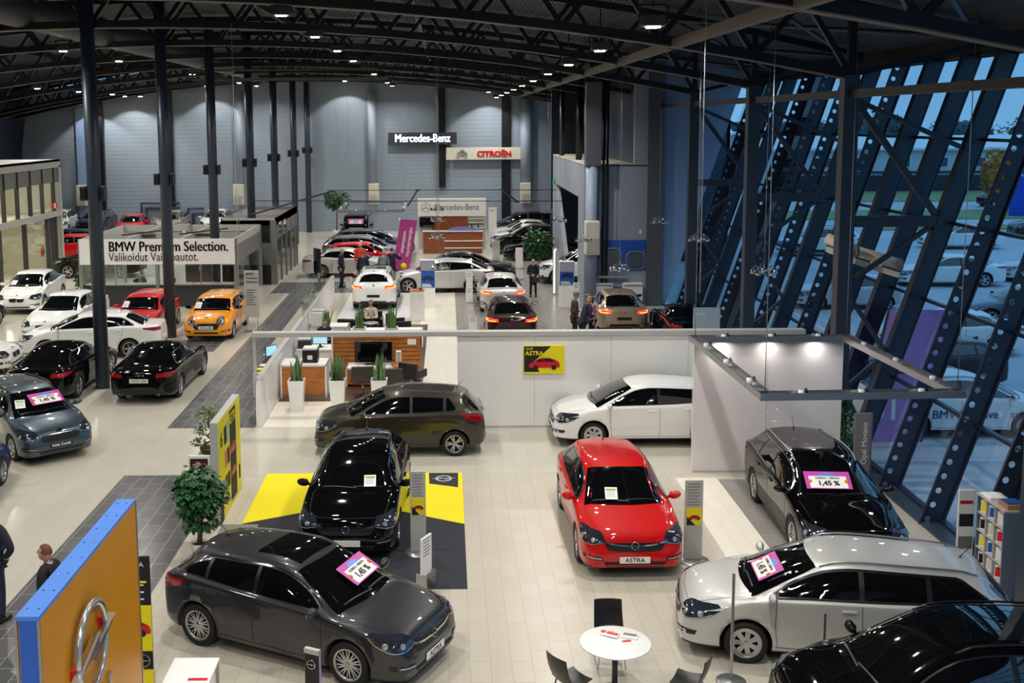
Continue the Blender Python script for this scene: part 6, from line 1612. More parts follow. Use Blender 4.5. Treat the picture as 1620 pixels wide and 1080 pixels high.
desk(-4.72, -3.5, 33.2, 34.0, .76, 'white desk with the lit monitor in front of the seated clerk', M_WHITE)
mo = empty('monitor', (-3.98, 33.55, .78), R(0), 'lit computer monitor on the clerk desk', 'monitor'); MB().rbox(-.24, .24, -.015, .015, .1, .42, .006, seg=1).build('body', M_BLACK, mo); MB().box(-.22, .22, -.018, -.015, .12, .40).build('screen', M_SCREENON, mo); MB().box(-.03, .03, -.01, .02, 0, .12).rbox(-.1, .1, -.08, .08, 0, .012, .003, seg=1).build('stand', M_BLACK, mo)
o = MB().rbox(-.2, .2, -.2, .2, 0, .26, .02).build('printer', M_DGREY, None, (-4.45, 33.5, .78)); MB().rbox(-.19, .19, -.18, .18, .26, .34, .02).build('lid', M_WHITE, o); tag(o, 'grey printer with a white lid left of the lit monitor', 'printer')
o = MB().rbox(-.26, .26, -.24, .24, 0, .5, .03).build('copier', M_WHITE, None, (-4.42, 37.2, .78)); MB().rbox(-.25, .25, -.2, .2, .5, .56, .02).build('lid', M_LGREY, o); tag(o, 'large white copier behind the seated clerk', 'copier')
desk(-4.75, -3.4, 36.7 + .3, 37.7, .76, 'white cabinet under the copier at the back of the clerk area', M_WHITE, 'cabinet')
desk(-3.35, -.85, 37.05, 37.5, .62, 'low brown bench back behind the two lounge plants', M_BROWN, 'bench')
def tub_chair(x, y, rz, lb):
    t = empty('lounge_chair', (x, y, .02), rz, lb, 'chair', 'black lounge chairs around the seated woman')
    MB().rbox(-.36, .36, -.34, .34, .12, .42, .05).build('seat', M_BLACK, t); MB().rbox(-.40, .40, .26, .40, .12, .82, .05).build('backrest', M_BLACK, t)
    for sx in (-1, 1): MB().rbox(sx * .38 - .06, sx * .38 + .06, -.34, .34, .12, .62, .04).build('armrest', M_BLACK, t)
    for sx in (-1, 1):
        for sy in (-1, 1): MB().tube([(sx * .3, sy * .28, 0), (sx * .3, sy * .28, .14)], .02, 6).build('leg', M_CHROME, t)
tub_chair(-3.45, 38.4, R(170), 'black lounge chair left of the seated woman'); tub_chair(-1.75, 39.0, R(110), 'black lounge chair between the lounge plant and the white plinth'); tub_chair(-2.8, 39.5, R(0), 'black lounge chair the woman is sitting on')
t = empty('bistro_table', (-2.72, 38.2, .02), 0, 'small glass topped table in front of the seated woman', 'table'); MB().lathe([(.001, .66), (.28, .66), (.28, .64), (.001, .64)], 24).build('top', M_ALU, t); MB().tube([(0, 0, .02), (0, 0, .64)], .025, 8).build('pillar', M_CHROME, t); MB().lathe([(.001, .02), (.2, .02), (.2, 0), (.001, 0)], 20).build('base', M_CHROME, t)
t = desk(-5.5, -4.98, 30.2, 33.5, .74, 'dark work desk outside the low partition with papers on it', M_DGREY)
MB().rbox(-.24, .24, -1.6, 1.6, .741, .75, .003, seg=1).build('desk_mat', M_DGREY, t)
for k, (y, mm, lb) in enumerate(((30.5, M_YELLOW, 'yellow folder on the dark desk outside the partition'), (31.0, M_PAPER, 'stack of white papers on the dark desk outside the partition'), (32.6, M_LGREY, 'grey tray at the far end of the dark desk outside the partition'))):
    tag(MB().rbox(-.18, .18, -.13, .13, 0, .03, .004, seg=1).box(-.16, .16, -.11, .11, .03, .033).build('paper_stack', mm, None, (-5.25, y, .772)), lb, 'papers', 'papers on the dark desk')
mo = empty('monitor', (-5.25, 31.9, .772), R(55), 'computer monitor seen from the side on the dark desk outside the partition', 'monitor'); MB().rbox(-.24, .24, -.015, .015, .1, .42, .006, seg=1).build('body', M_BLACK, mo); MB().box(-.22, .22, -.018, -.015, .12, .40).build('screen', M_SCREENON, mo); MB().box(-.03, .03, -.01, .02, 0, .12).rbox(-.1, .1, -.08, .08, 0, .012, .003, seg=1).build('stand', M_BLACK, mo)
t = empty('screen_stand', (-5.95, 49.7, 0), R(-60), 'black upright screen stand on the dark floor band', 'screen stand'); MB().rbox(-.35, .35, -.04, .04, .9, 2.0, .01, seg=1).build('screen', M_SCREEN, t); MB().bar((0, .05, 0), (0, .05, 1.9), .08).build('post', M_ALU, t); MB().rbox(-.3, .3, -.25, .25, 0, .03, .008, seg=1).build('base', M_ALU, t)

# ------------------------------------------------------------------ foreground furniture
t = empty('round_table', (2.26, 14.1, 0), 0, 'round white table with brochures in front of the silver estate car', 'table')
MB().lathe([(.001, .745), (.475, .745), (.486, .738), (.486, .726), (.47, .72), (.001, .72)], 48).build('tabletop', M_WHITE, t); MB().tube([(0, 0, .02), (0, 0, .72)], .04, 14).build('pillar', M_DGREY, t); MB().lathe([(.001, .03), (.26, .02), (.27, 0), (.001, 0)], 28).build('base', M_DGREY, t)
def shell_chair(x, y, rz, lb):
    t = empty('shell_chair', (x, y, 0), rz, lb, 'chair', 'black shell chairs at the round table')
    g = MB(); vs = []; nx, ny = 8, 14
    for j in range(ny + 1):
        f = j / ny
        if f < .5: y_, z_ = -.22 + f * 2 * .36, .45 - .02 * math.sin(f * 2 * PI)
        else:
            q = (f - .5) * 2; y_, z_ = .14 + .10 * math.sin(q * PI / 2) + .04 * q, .45 + .40 * q ** 1.25
        for i in range(nx + 1):
            u = -1 + 2 * i / nx; w_ = .215 - .03 * abs(f - .5)
            vs.append((u * w_, y_ - .03 * u * u * (1 if f > .5 else 0), z_ + .03 * u * u * (1 if f <= .5 else 0)))
    n0 = len(vs); fs = [(j * (nx + 1) + i, j * (nx + 1) + i + 1, (j + 1) * (nx + 1) + i + 1, (j + 1) * (nx + 1) + i) for j in range(ny) for i in range(nx)]
    vs2 = [(a, b - .012 if c > .5 else b, c - .012) for a, b, c in vs]
    g.add(vs + vs2, fs + [tuple(n0 + k for k in reversed(f)) for f in fs], 0, True)
    g.build('shell', M_BLACK, t)
    for sx in (-1, 1):
        for sy in (-1, 1): MB().tube([(sx * .14, sy * .12, .44), (sx * .20, sy * .2, 0)], .011, 8).build('leg', M_CHROME, t)
shell_chair(2.32, 14.95, R(0), 'black shell chair behind the round table, facing the camera'); shell_chair(1.60, 13.66, R(124), 'black shell chair at the near left of the round table, showing its seat'); shell_chair(3.17, 13.6, R(-118), 'black shell chair at the near right of the round table beside the round-based pole')
def leaflet(x, y, z, w_, d, rz, mm, lb, grp, th=.004, pic=None):
    o = MB().box(-w_ / 2, w_ / 2, -d / 2, d / 2, 0, th).build('leaflet', M_PAPER if pic else mm, None, (x, y, z), rz)
    if pic: MB().box(-w_ * .42, w_ * .42, -d * .1, d * .4, th, th + .001).build('cover_picture', pic, o)
    return tag(o, lb, 'leaflet', grp)
G = 'brochures on the round table'
leaflet(2.19, 14.34, .747, .22, .16, R(-15), M_PAPER, 'white brochure with a red picture at the back of the round table', G, .012, M_REDS); leaflet(2.24, 14.28, .760, .2, .15, R(-30), M_PAPER, 'topmost of the red pictured brochures at the back of the round table', G, .006, M_REDS)
leaflet(2.48, 14.24, .747, .22, .15, R(-20), M_PAPER, 'grey pictured brochure stack at the right of the round table', G, .02, M_GREY); leaflet(2.42, 14.09, .747, .15, .12, R(10), M_PAPER, 'small card with a red picture in the middle of the round table', G, .003, M_REDS)
leaflet(2.12, 14.04, .747, .2, .28, R(65), M_PAPER, 'plain white printed sheet at the left of the round table', G, .002)
def post(x, y, h, lb, base=True, top=False):
    t = empty('sign_post', (x, y, 0), 0, lb, 'sign post', 'slim silver sign posts in front of the silver estate car'); MB().rbox(-.02, .02, -.012, .012, .02, h, .005, seg=1).build('pole', M_ALU, t); MB().lathe([(.001, .03), (.20, .02), (.215, 0), (.001, 0)], 32).build('base', M_ALU, t)
post(3.93, 14.4, 1.58, 'slim silver post on a round base before the front wheel of the silver estate car'); post(5.1, 14.1, 1.14, 'shorter silver post rising behind the black people carrier roof')
t = empty('display_table', (-3.34, 13.28, 0), 0, 'white square display table beside the amber pylon', 'table')
MB().rbox(-.3, .3, -.52, .42, .72, .76, .006, seg=1).build('tabletop', M_WHITE, t)
for sx in (-1, 1):
    for sy in (-.48, .38): MB().box(sx * .27 - .02, sx * .27 + .02, sy - .02, sy + .02, 0, .72).build('leg', M_ALU, t)
leaflet(-3.2, 13.1, .762, .3, .14, R(0), M_BLACK, 'dark leaflet with a red picture lying on the white display table', 'leaflets on the display table', .003, M_REDS)
# brochure shelf, poster and totem along the facade
t = empty('brochure_shelf', (9.09, 17.3, 0), 0, 'grey pigeonhole brochure shelf against the leaning facade', 'shelf')
m = MB().box(.15, .18, -.45, .45, 0, 1.5).box(-.18, .18, -.45, -.42, 0, 1.5).box(-.18, .18, .42, .45, 0, 1.5)
m.build('carcass', mat('shelf_blue_grey', (104, 118, 138), .5), t)
MB().box(-.19, .19, -.46, .46, 1.5, 1.53).build('top', M_LGREY, t)
for z in (.0, .3, .6, .9, 1.2): MB().box(-.18, .15, -.42, .42, z, z + .02).build('shelf_board', M_LGREY, t)
for y in (-.15, .13): MB().box(-.18, .15, y, y + .02, 0, 1.5).build('divider', M_LGREY, t)
cols = [M_REDS, M_YELLOW, M_BLUES, M_PAPER, M_BLACK, M_CREAM]
for i in range(12):
    z = .325 + .3 * (i // 3); y = -.28 + .28 * (i % 3)
    o = MB().box(-.01, .01, -.09, .09, 0, .22).build('brochure', M_PAPER, None, (8.99, 17.3 + y, z), rot=(0, R(8), R(48))); MB().box(-.014, -.01, -.08, .08, .03, .18).build('cover_picture', cols[(i * 5) % 6], o)
    tag(o, 'car brochure standing in a pigeonhole of the grey shelf', 'brochure', 'brochures in the pigeonhole shelf')
o = MB().box(-.14, .14, -.16, .16, 0, .08).build('cardboard_box', mat('cardboard', (176, 130, 80), .8), None, (9.12, 17.05, 1.53)); MB().box(-.12, .12, -.12, .12, .08, .10).build('booklets', M_BLUES, o); tag(o, 'open cardboard box of booklets on top of the grey shelf', 'box')
tag(MB().rbox(-.12, .12, -.16, .16, 0, .03, .003, seg=1).box(-.1, .1, -.14, .14, .03, .033).build('magazine_pile', M_PAPER, None, (9.06, 17.53, 1.53)), 'pile of white magazines on top of the grey shelf', 'magazines')
s = panel_stand(8.92, 18.12, .29, 1.45, 'white poster stand with two car pictures beside the pigeonhole shelf', base=None, mats=(M_PAPER,), th=.03)
MB().box(-.12, .12, -.02, -.015, .80, 1.02).build('picture', M_BLACKM, s); MB().box(-.12, .12, -.02, -.015, .4, .62).build('picture', M_GREY, s); MB().box(-.12, .1, -.02, -.015, 1.2, 1.26).build('printed_lines', M_REDS, s)
s = panel_stand(8.98, 23.0, .36, 1.47, 'tall grey totem lettered Opel Movano at the facade', base=None, mats=(M_GREY,), th=.06, name='floor_totem', cat='totem')
text('Opel Movano', .17, M_TXTW, s, (.04, -.035, .8), (PI / 2, -PI / 2, 0), .001)
MB().box(.18, .2, -.03, .03, 0, 1.47).build('edge', M_ALU, s)
t = empty('info_board', (9.0 - .9, 33.6, 0), 0, 'transparent information board on a pole above the white partition', 'information board')
MB().box(-.42, .42, -.01, .01, 1.0, 1.95).build('panel', mat('board_pale', (170, 190, 200), .3), t); text('xDrive', .12, M_TXTW, t, (-.2, -.012, 1.75)); MB().tube([(.3, .03, 0), (.3, .03, 1.9)], .02, 8).build('pole', M_ALU, t); MB().lathe([(.001, .02), (.2, .02), (.2, 0), (.001, 0)], 16, c=(.3, 0, 0)).build('base', M_ALU, t)
# ------------------------------------------------------------------ pendant lamp clusters
def pendant(x, y, z, lb, grp='ring shaped pendant lamp clusters'):
    t = empty('pendant_lamp', (x, y, z), R(rnd.uniform(0, 90)), lb, 'pendant lamp', grp)
    MB().lathe([(.30, -.015), (.315, 0), (.30, .015), (.285, 0)], 28, 0, close=True).build('ring', M_CHROME, t)
    for k in range(5):
        a = 2 * PI * k / 5; c = (.30 * math.cos(a), .30 * math.sin(a), 0)
        s = MB().lathe([(.001, .08), (.03, .08), (.075, -.05), (.07, -.05), (.001, -.01)], 14, c=c).build('reflector', M_CHROME, t)
        MB().lathe([(.001, -.03), (.04, -.03), (.045, -.035), (.001, -.05)], 12, c=c).build('lamp_glass', M_PENDLIT if k % 2 == 0 else M_LAMPLENS, s)
        MB().tube([(c[0], c[1], .08), (c[0] * .7, c[1] * .7, .18), (c[0] * .45, c[1] * .45, .08)], .01, 6).build('hoop', M_CHROME, s)
    m = MB().tube([(0, 0, .02), (0, 0, zarch(x) + 1.72 - z)], .009, 5)
    for k in range(3): a = 2 * PI * k / 3; m.tube([(.29 * math.cos(a), .29 * math.sin(a), 0), (0, 0, .3)], .003, 4)
    m.build('suspension_wire', M_ALU, t)
    return t
M_PENDLIT = mat('pendant_bulb', (255, 240, 210), .3, emit=(255, 232, 190), estr=14.0)
for x, y, z, lb in ((-.46, 54.5, 3.36, 'pendant cluster just under the Mercedes-Benz lettering of the stand'), (-.43, 50.5, 3.2, 'pendant cluster in front of the wood panel of the stand'), (-.41, 45.0, 3.0, 'pendant cluster in front of the walnut counter'), (-.28, 39.8, 2.4, 'lowest pendant cluster, before the silver fastback side'), (5.2, 50.0, 3.17, 'pendant cluster before the opening of the stair block'), (5.2, 56.0, 3.1, 'pendant cluster above the big potted tree'), (5.5, 43.6, 2.98, 'pendant cluster before the corner heater box'), (5.9, 37.0, 2.7, 'pendant cluster at the foot of the blue mural'), (8.2, 41.9, 3.85, 'pendant cluster against the light blue end wall'), (8.2, 35.3, 3.9, 'pendant cluster at the second free column from the end wall'), (8.3, 28.3, 3.8, 'pendant cluster nearest to the camera, by the leaning mullions')): pendant(x, y, z, lb)
# rope hangers seen against the roof
for x, y, z in ((-8.3, 43.5, 3.0), (-5.3, 27.5, 2.6), (4.1, 17.5, 5.0)): struct(MB().tube([(x, y, z), (x, y, 10.2)], .008, 5).build('hanger_wire', M_LGREY))
# ------------------------------------------------------------------ people
def skin_mesh(name, verts, edges, radii, m, root=0, sub=2, parent=None, k=1.0):
    verts = [(v[0] / k, v[1], v[2]) for v in verts]
    me = bpy.data.meshes.new(name); me.from_pydata([tuple(v) for v in verts], edges, []); o = bpy.data.objects.new(name, me); C.objects.link(o)
    sk = o.modifiers.new('skin', 'SKIN'); 
    for i, d in enumerate(me.skin_vertices[0].data):
        r = radii[i]; d.radius = r if isinstance(r, tuple) else (r, r); d.use_root = (i == root)
    sk.use_smooth_shade = True
    sb = o.modifiers.new('sub', 'SUBSURF'); sb.levels = sub; sb.render_levels = sub
    bpy.context.view_layer.update()
    r = eval_mesh(o, name); r.name = name; bpy.data.objects.remove(o); r.materials.clear(); r.materials.append(m)
    for p in r.polygons: p.use_smooth = True
    if k != 1.0:
        for v in r.vertices: v.co.x *= k
    return obj(name, r, parent)

def hand(t, wrist, d, m, sg):
    """palm, four fingers and a thumb, slightly curled, continuing the forearm direction d"""
    d = Vector(d).normalized(); q = d.to_track_quat('-Z', 'Y').to_matrix().to_4x4(); g = MB()
    g.tube([(0, 0, .01), (0, 0, -.03), (0, 0, -.07), (0, 0, -.095)], [.024, .034, .038, .03], 10)
    g.xf(Matrix.Diagonal((.55, 1, 1, 1)))
    for k, L in enumerate((.066, .076, .07, .055)):
        y = (-.027 + .018 * k) * sg
        g.tube([(0, y, -.08), (.004, y * 1.05, -.09 - L * .45), (.018, y * 1.05, -.09 - L * .95)], [.0095, .0085, .006], 6)
    g.tube([(.0, -.03 * sg, -.03), (.012, -.05 * sg, -.065), (.02, -.05 * sg, -.09)], [.011, .010, .007], 6)
    g.xf(Matrix.Translation(wrist) @ q)
    return g.build('hand', m, t)

def person(x, y, deg, top, legs, hair, label, pose='stand', h=1.76, skin=M_SKIN, coat=None, armL=None, armR=None, z=0.0, cap=None, longhair=False, glasses=False, lean=0.0, bald=False, head_turn=0.0, bag=False, female=False, head_down=0.0):
    s = h / 1.76; t = empty('person', (x, y, z), R(deg), label, 'person')
    sit = pose == 'sit'
    hz = .50 if sit else .93
    V = Vector; hip = V((0, 0, hz)); sp = hip + V((lean * .25, 0, .20)); ch = hip + V((lean * .6, 0, .40)); nb = hip + V((lean * .8, 0, .55)); nt = nb + V((.02 + lean * .1, 0, .07))
    sw = .165 if female else .185
    def arm(sg, tgt):
        sh = nb + V((0, sg * sw, -.05))
        if tgt is None: el = sh + V((-.02, sg * .06, -.28)); wr = el + V((.06, sg * .0, -.25))
        else: el, wr = V((tgt[0], sg * tgt[1], hz + tgt[2])), V((tgt[3], sg * tgt[4], hz + tgt[5]))
        return sh, el, wr
    a = {1: arm(1, armL), -1: arm(-1, armR)}
    def leg(sg):
        hp = hip + V((0, sg * .09, -.04))
        if sit: kn = V((.44, sg * .12, hz + .0)); an = V((.42, sg * .12, .09))
        elif pose == 'walk': kn = V((.16 * sg, sg * .1, .50)); an = V((.22 * sg - .05, sg * .1, .09))
        else: kn = V((.02, sg * .11, .49)); an = V((-.01, sg * .12, .09))
        return hp, kn, an
    lg = {1: leg(1), -1: leg(-1)}
    S_ = lambda v: tuple(c * s for c in v)
    # continuous body: pelvis, spine, neck, arms, legs
    vs = [hip, sp, ch, nb, nt]; rad = [.09, .08, .07, .040, .050]; ed = [(0, 1), (1, 2), (2, 3), (3, 4)]
    for sg in (1, -1):
        i = len(vs); vs += list(a[sg]); rad += [.036, .034, .026]; ed += [(3, i), (i, i + 1), (i + 1, i + 2)]
        i = len(vs); vs += list(lg[sg]); rad += [.07, .048, .035]; ed += [(0, i), (i, i + 1), (i + 1, i + 2)]
    skin_mesh('body', [S_(v) for v in vs], ed, [r * s for r in rad], skin, 0, 1, t)
    # head with face
    hd = nt + V((.025, 0, .115)); g = MB(); bm = bmesh.new(); bmesh.ops.create_icosphere(bm, subdivisions=3, radius=1)
    for v in bm.verts:
        c = v.co.copy(); w_ = 1 - .22 * max(0, -c.z) ** 1.5
        nx = c.x * .098 + (.014 if c.x > .4 and -.7 < c.z < -.3 else 0)
        if c.x > .55 and abs(c.y) < .28 and -.35 < c.z < .12: nx += .022 * (1 - abs(c.y) / .28) * (1 - abs(c.z + .18) / .3) * 1.6
        if c.x > .5 and .12 < c.z < .3 and .15 < abs(c.y) < .55: nx -= .008
        v.co = V((nx, c.y * .078 * w_, c.z * .122))
    g.bm(bm, 0, True)
    for sg in (1, -1): g.lathe([(.001, .012), (.016, .010), (.02, 0), (.001, -.006)], 8, 0, (0, 0, 0), 'Y').xf(Matrix.Translation((-.005, sg * .076, -.005)) @ Matrix.Diagonal((1, 1 if sg > 0 else -1, 1.5, 1)), len(g.v) - 32)
    hm = Matrix.Translation(S_(hd)) @ Matrix.Diagonal((s, s, s, 1)) @ Matrix.Rotation(R(head_turn), 4, 'Z') @ Matrix.Rotation(R(head_down), 4, 'Y')
    H = g.build('head', skin, t); H.matrix_local = hm
    for sg in (1, -1): MB().lathe([(.001, .006), (.009, .004), (.012, 0), (.001, -.002)], 8, axis='X', c=(.083, sg * .03, .02)).build('eye', M_BLACK, H); MB().bar((.088, sg * .016, .042), (.080, sg * .048, .044), .006, .006).build('eyebrow', hair, H)
    MB().rbox(.086, .094, -.022, .022, -.062, -.054, .003, seg=1).build('mouth', M_LIP, H)
    if glasses:
        m = MB()
        for sg in (1, -1): m.tube([(.10, sg * (.03 + .02 * math.cos(q)), .02 + .016 * math.sin(q)) for q in np.linspace(0, 2 * PI, 13)], .0022, 5); m.tube([(.098, sg * .05, .022), (.0, sg * .082, .02)], .0022, 5)
        m.tube([(.102, -.01, .024), (.102, .01, .024)], .0022, 5); m.build('glasses', M_BLACK, H)
    if not bald:
        g = MB(); bm = bmesh.new(); bmesh.ops.create_icosphere(bm, subdivisions=3, radius=1)
        dl = [v for v in bm.verts if (v.co.x > .25 and v.co.z < .45 + (v.co.x - .25) * .35) or v.co.z < (-.35 if not longhair else -.95) - .3 * v.co.x]
        bmesh.ops.delete(bm, geom=dl, context='VERTS')
        for v in bm.verts:
            c = v.co; v.co = V((c.x * .106, c.y * (.088 if not longhair else .096), c.z * (.132 if c.z > 0 else (.13 if not longhair else .2))))
        g.bm(bm, 0, True); hr = g.build('hair', hair, H)
    if cap:
        g = MB().lathe([(.105, .035), (.112, .06), (.11, .11), (.08, .14), (.001, .145)], 20); g.rbox(.07, .17, -.07, .07, .05, .062, .006); g.build('cap', cap, H)
    # clothing
    MB().lathe([(.058, -.02), (.066, .0), (.062, .03), (.054, .025)], 18, c=S_((nb.x + .010, 0, nb.z + .03))).build('collar', M_COLLAR, t)
    tv = [hip + V((0, 0, -.04 if not coat else -.16)), hip + V((0, 0, .06)), sp, ch, nb + V((0, 0, .012))]
    tr = [.170, .162,   .165, .180, .098] if not female else [.155, .13, .13, .15, .085]
    te = [(0, 1), (1, 2), (2, 3), (3, 4)]
    if coat and not sit: tv[0] = hip + V((0, 0, -.40)); tr[0] = .21
    for sg in (1, -1):
        i = len(tv); sh, el, wr = a[sg]; tv += [sh, el, wr - (wr - el) * .06]; tr += [.092, .068, .052]; te += [(4, i), (i, i + 1), (i + 1, i + 2)]
    skin_mesh('jacket' if not female else 'top', [S_(v) for v in tv], te, [((r[0] * s * .92, r[1] * s * .92) if isinstance(r, tuple) else r * s) for r in tr], top, 1, 2, t, .76)
    pv = [hip]; pr = [.145]; pe = []
    for sg in (1, -1):
        i = len(pv); hp, kn, an = lg[sg]; pv += [hp - V((0, 0, .03)) if not sit else hp + V((.06, 0, .02)), kn, an]; pr += [.092, .066, .058]; pe += [(0, i), (i, i + 1), (i + 1, i + 2)]
    skin_mesh('trousers', [S_(v) for v in pv], pe, [((r[0] * s, r[1] * s) if isinstance(r, tuple) else r * s) for r in pr], legs, 0, 2, t, .85)
    for sg in (1, -1):
        an = lg[sg][2]; m = MB().rbox(-.09, .19, -.045, .045, 0, .075, .03, seg=3).rbox(-.08, .04, -.04, .04, .05, .11, .02)
        o = m.build('shoe', M_BLACK, t, S_((an.x, an.y, 0)))
        el, wr = a[sg][1], a[sg][2]; hh = hand(t, S_(wr), (wr - el), skin, sg)
    g = MB().prism([(-.02, .045), (.0, .045), (.0, -.05)], 0, .01)
    if bag: MB().rbox(-.06, .06, -.17, .17, -.14, .1, .03).build('handbag', M_LEATHER, t, S_((.12, .12, hz - .1)))
    return t
M_COLLAR = mat('shirt_collar', (196, 204, 214), .7); M_LIP = mat('lips', (166, 96, 88), .5)
M_NAVYC = mat('cloth_navy', (26, 32, 52), .8, noise=.2, nscale=30); M_GREYC = mat('cloth_grey', (112, 116, 118), .8, noise=.2, nscale=30); M_BLACKC = mat('cloth_black', (22, 22, 26), .8, noise=.2, nscale=30)
M_ORANGEC = mat('cloth_orange_red', (226, 66, 34), .8, noise=.15, nscale=30); M_DBLUEC = mat('cloth_denim', (34, 44, 66), .8, noise=.2, nscale=30); M_BROWNC = mat('cloth_brown', (66, 48, 42), .8, noise=.2, nscale=30); M_PINKC = mat('cloth_pink', (170, 104, 140), .8, noise=.2, nscale=30); M_CREAMC = mat('cloth_cream', (206, 192, 172), .8, noise=.2, nscale=30)
H_BR = mat('hair_brown', (104, 64, 36), .6, noise=.3, nscale=60); H_DK = mat('hair_dark', (44, 32, 26), .6, noise=.3, nscale=60); H_GR = mat('hair_grey', (150, 144, 136), .6, noise=.3, nscale=60); H_BL = mat('hair_fair', (150, 110, 66), .6, noise=.3, nscale=60)
person(-7.14, 16.4, 72, M_NAVYC, M_DBLUEC, H_DK, 'man in a dark suit jacket cut by the left edge, hand on his hip', armL=(-.04, .36, .26, .06, .17, .06), armR=(-.04, .38, .26, .06, .17, .06), h=1.84)
person(-5.72, 14.95, 168, M_BLACKC, M_BLACKC, H_BR, 'man with glasses and brown hair half hidden by the amber pylon, looking left', glasses=True, h=1.80)
person(-4.98, 51.0, -15, M_NAVYC, M_NAVYC, H_GR, 'man in navy standing apart at the tail of the silver saloon', h=1.82)
person(-4.25, 53.2, -80, M_ORANGEC, M_BLACKC, H_BR, 'bald man in an orange red top facing the camera', bald=True, h=1.84)
person(-3.9, 50.2, 100, M_NAVYC, M_NAVYC, H_BR, 'broad man in a dark navy jacket seen from behind', h=1.78)
person(-2.98, 50.6, 80, M_GREYC, M_NAVYC, H_GR, 'man in a grey jacket seen from behind', h=1.76, lean=.1)
person(-2.62, 51.6, 95, M_NAVYC, M_BLACKC, H_DK, 'man in dark clothes with his elbow out, next to the man in grey', armR=(.0, .42, .30, .14, .38, .44), h=1.76)
person(3.82, 47.9, -95, M_BLACKC, M_BLACKC, H_GR, 'older woman in a long black coat with a handbag, standing alone', coat=True, h=1.66, bag=True, armL=(.02, .24, .18, .2, .06, .12), armR=(.02, .24, .18, .22, .06, .14))
person(4.45, 37.6, 10, M_BROWNC, M_BLACKC, H_GR, 'man in a dark brown jacket and a flat grey cap', cap=M_GREYC, h=1.80)
person(4.62, 36.8, 20, M_NAVYC, M_NAVYC, H_BL, 'fair haired man in a navy jacket looking down at papers', h=1.78, lean=.25, head_down=25, armL=(.16, .24, .16, .38, .12, .2), armR=(.16, .24, .16, .38, .12, .2))
person(5.05, 37.5, 200, M_PINKC, M_BLACKC, H_DK, 'woman in a pink jacket beside the man looking down', female=True, longhair=True, h=1.68)
person(-2.8, 39.45, -80, M_CREAMC, M_BLACKC, H_BR, 'seated woman in a cream top in the lounge', pose='sit', z=.021, female=True, longhair=True, h=1.66, head_down=20, armL=(.12, .22, .16, .30, .05, .2), armR=(.12, .22, .16, .3, .05, .18))
person(-4.02, 35.2, -85, M_NAVYC, M_NAVYC, H_BR, 'clerk in a dark suit seated behind the lit monitor', pose='sit', z=.021, head_down=20, armL=(.12, .24, .14, .32, .12, .22), armR=(.12, .24, .14, .32, .12, .22))
person(-13.45, 47.6, -10, M_GREYC, M_BLACKC, H_BR, 'seated man in the booth facing the dark haired man', pose='sit', armL=(.12, .24, .14, .32, .12, .22), armR=(.12, .24, .14, .32, .12, .22))
person(-12.3, 47.7, 190, M_BLACKC, M_BLACKC, H_DK, 'dark haired man seated in the booth', pose='sit', armL=(.12, .24, .14, .32, .12, .22), armR=(.12, .24, .14, .32, .12, .22))
for x, y, rz, lb in ((-4.02, 35.2, -85, 'black office chair under the clerk'), (-13.45, 47.6, -10, 'black office chair under the seated man facing away from the office'), (-12.3, 47.7, 190, 'black office chair under the dark haired man in the booth')):
    t = empty('office_chair', (x, y, .021 if y < 40 else 0.0), R(rz), lb, 'chair', 'black office chairs'); MB().rbox(-.22, .25, -.24, .24, .35, .41, .03).build('seat', M_BLACKM, t); MB().rbox(-.30, -.24, -.22, .22, .48, .95, .03).build('backrest', M_BLACKM, t); MB().tube([(0, 0, .05), (0, 0, .36)], .03, 8).bar((-.27, 0, .38), (-.27, 0, .6), .04).build('pillar', M_ALU, t)
    m = MB()
    for k in range(5): a = 2 * PI * k / 5; m.bar((0, 0, .07), (.28 * math.cos(a), .28 * math.sin(a), .03), .04, .03)
    m.build('star_base', M_BLACK, t)
# ------------------------------------------------------------------ outside the facade
struct(MB().box(9.66, 160, -10, 260, -.25, -.04).build('ground_outside', M_ASPHALT))
struct(MB().box(9.25, 9.66, -10, 46, -.25, -.1).build('ground_edge', M_ASPHALT))
def lawn(x0, x1, y0, y1):
    return tag(MB().box(x0, x1, y0, y1, -.04, .04).build('lawn', M_GRASS), None, None, kind='structure')
lawn(26, 120, 84, 92); lawn(34, 160, 102, 112); lawn(30, 48, 76, 79); lawn(20, 60, 112, 118)
m = MB()
for k in range(9): m.box(14 + 2.6 * k, 14.12 + 2.6 * k, 40, 45, -.04, -.03); m.box(14 + 2.6 * k, 14.12 + 2.6 * k, 47.5, 53.5, -.04, -.03)
m.box(12, 40, 46.1, 46.22, -.04, -.03); m.box(9.8, 26, 24.3, 24.42, -.04, -.03).box(11.2, 11.32, 14, 24.3, -.04, -.03)
struct(m.build('road_lines', M_LINE))
P_W2 = P_WHITE
oc = car('wagon', 12.75, 26.9, 0, P_WHITE, 'white estate car with sponsor lettering parked just outside the glass', name='estate_car', z=-.04)
for s_, x_, z_, st in (('BMW xDrive', -.1, .62, .30), ('sport', 1.3, .62, .28)): text(s_, st, M_NAVYP, oc, (x_, -.925, z_), (PI / 2, 0, 0), .001)
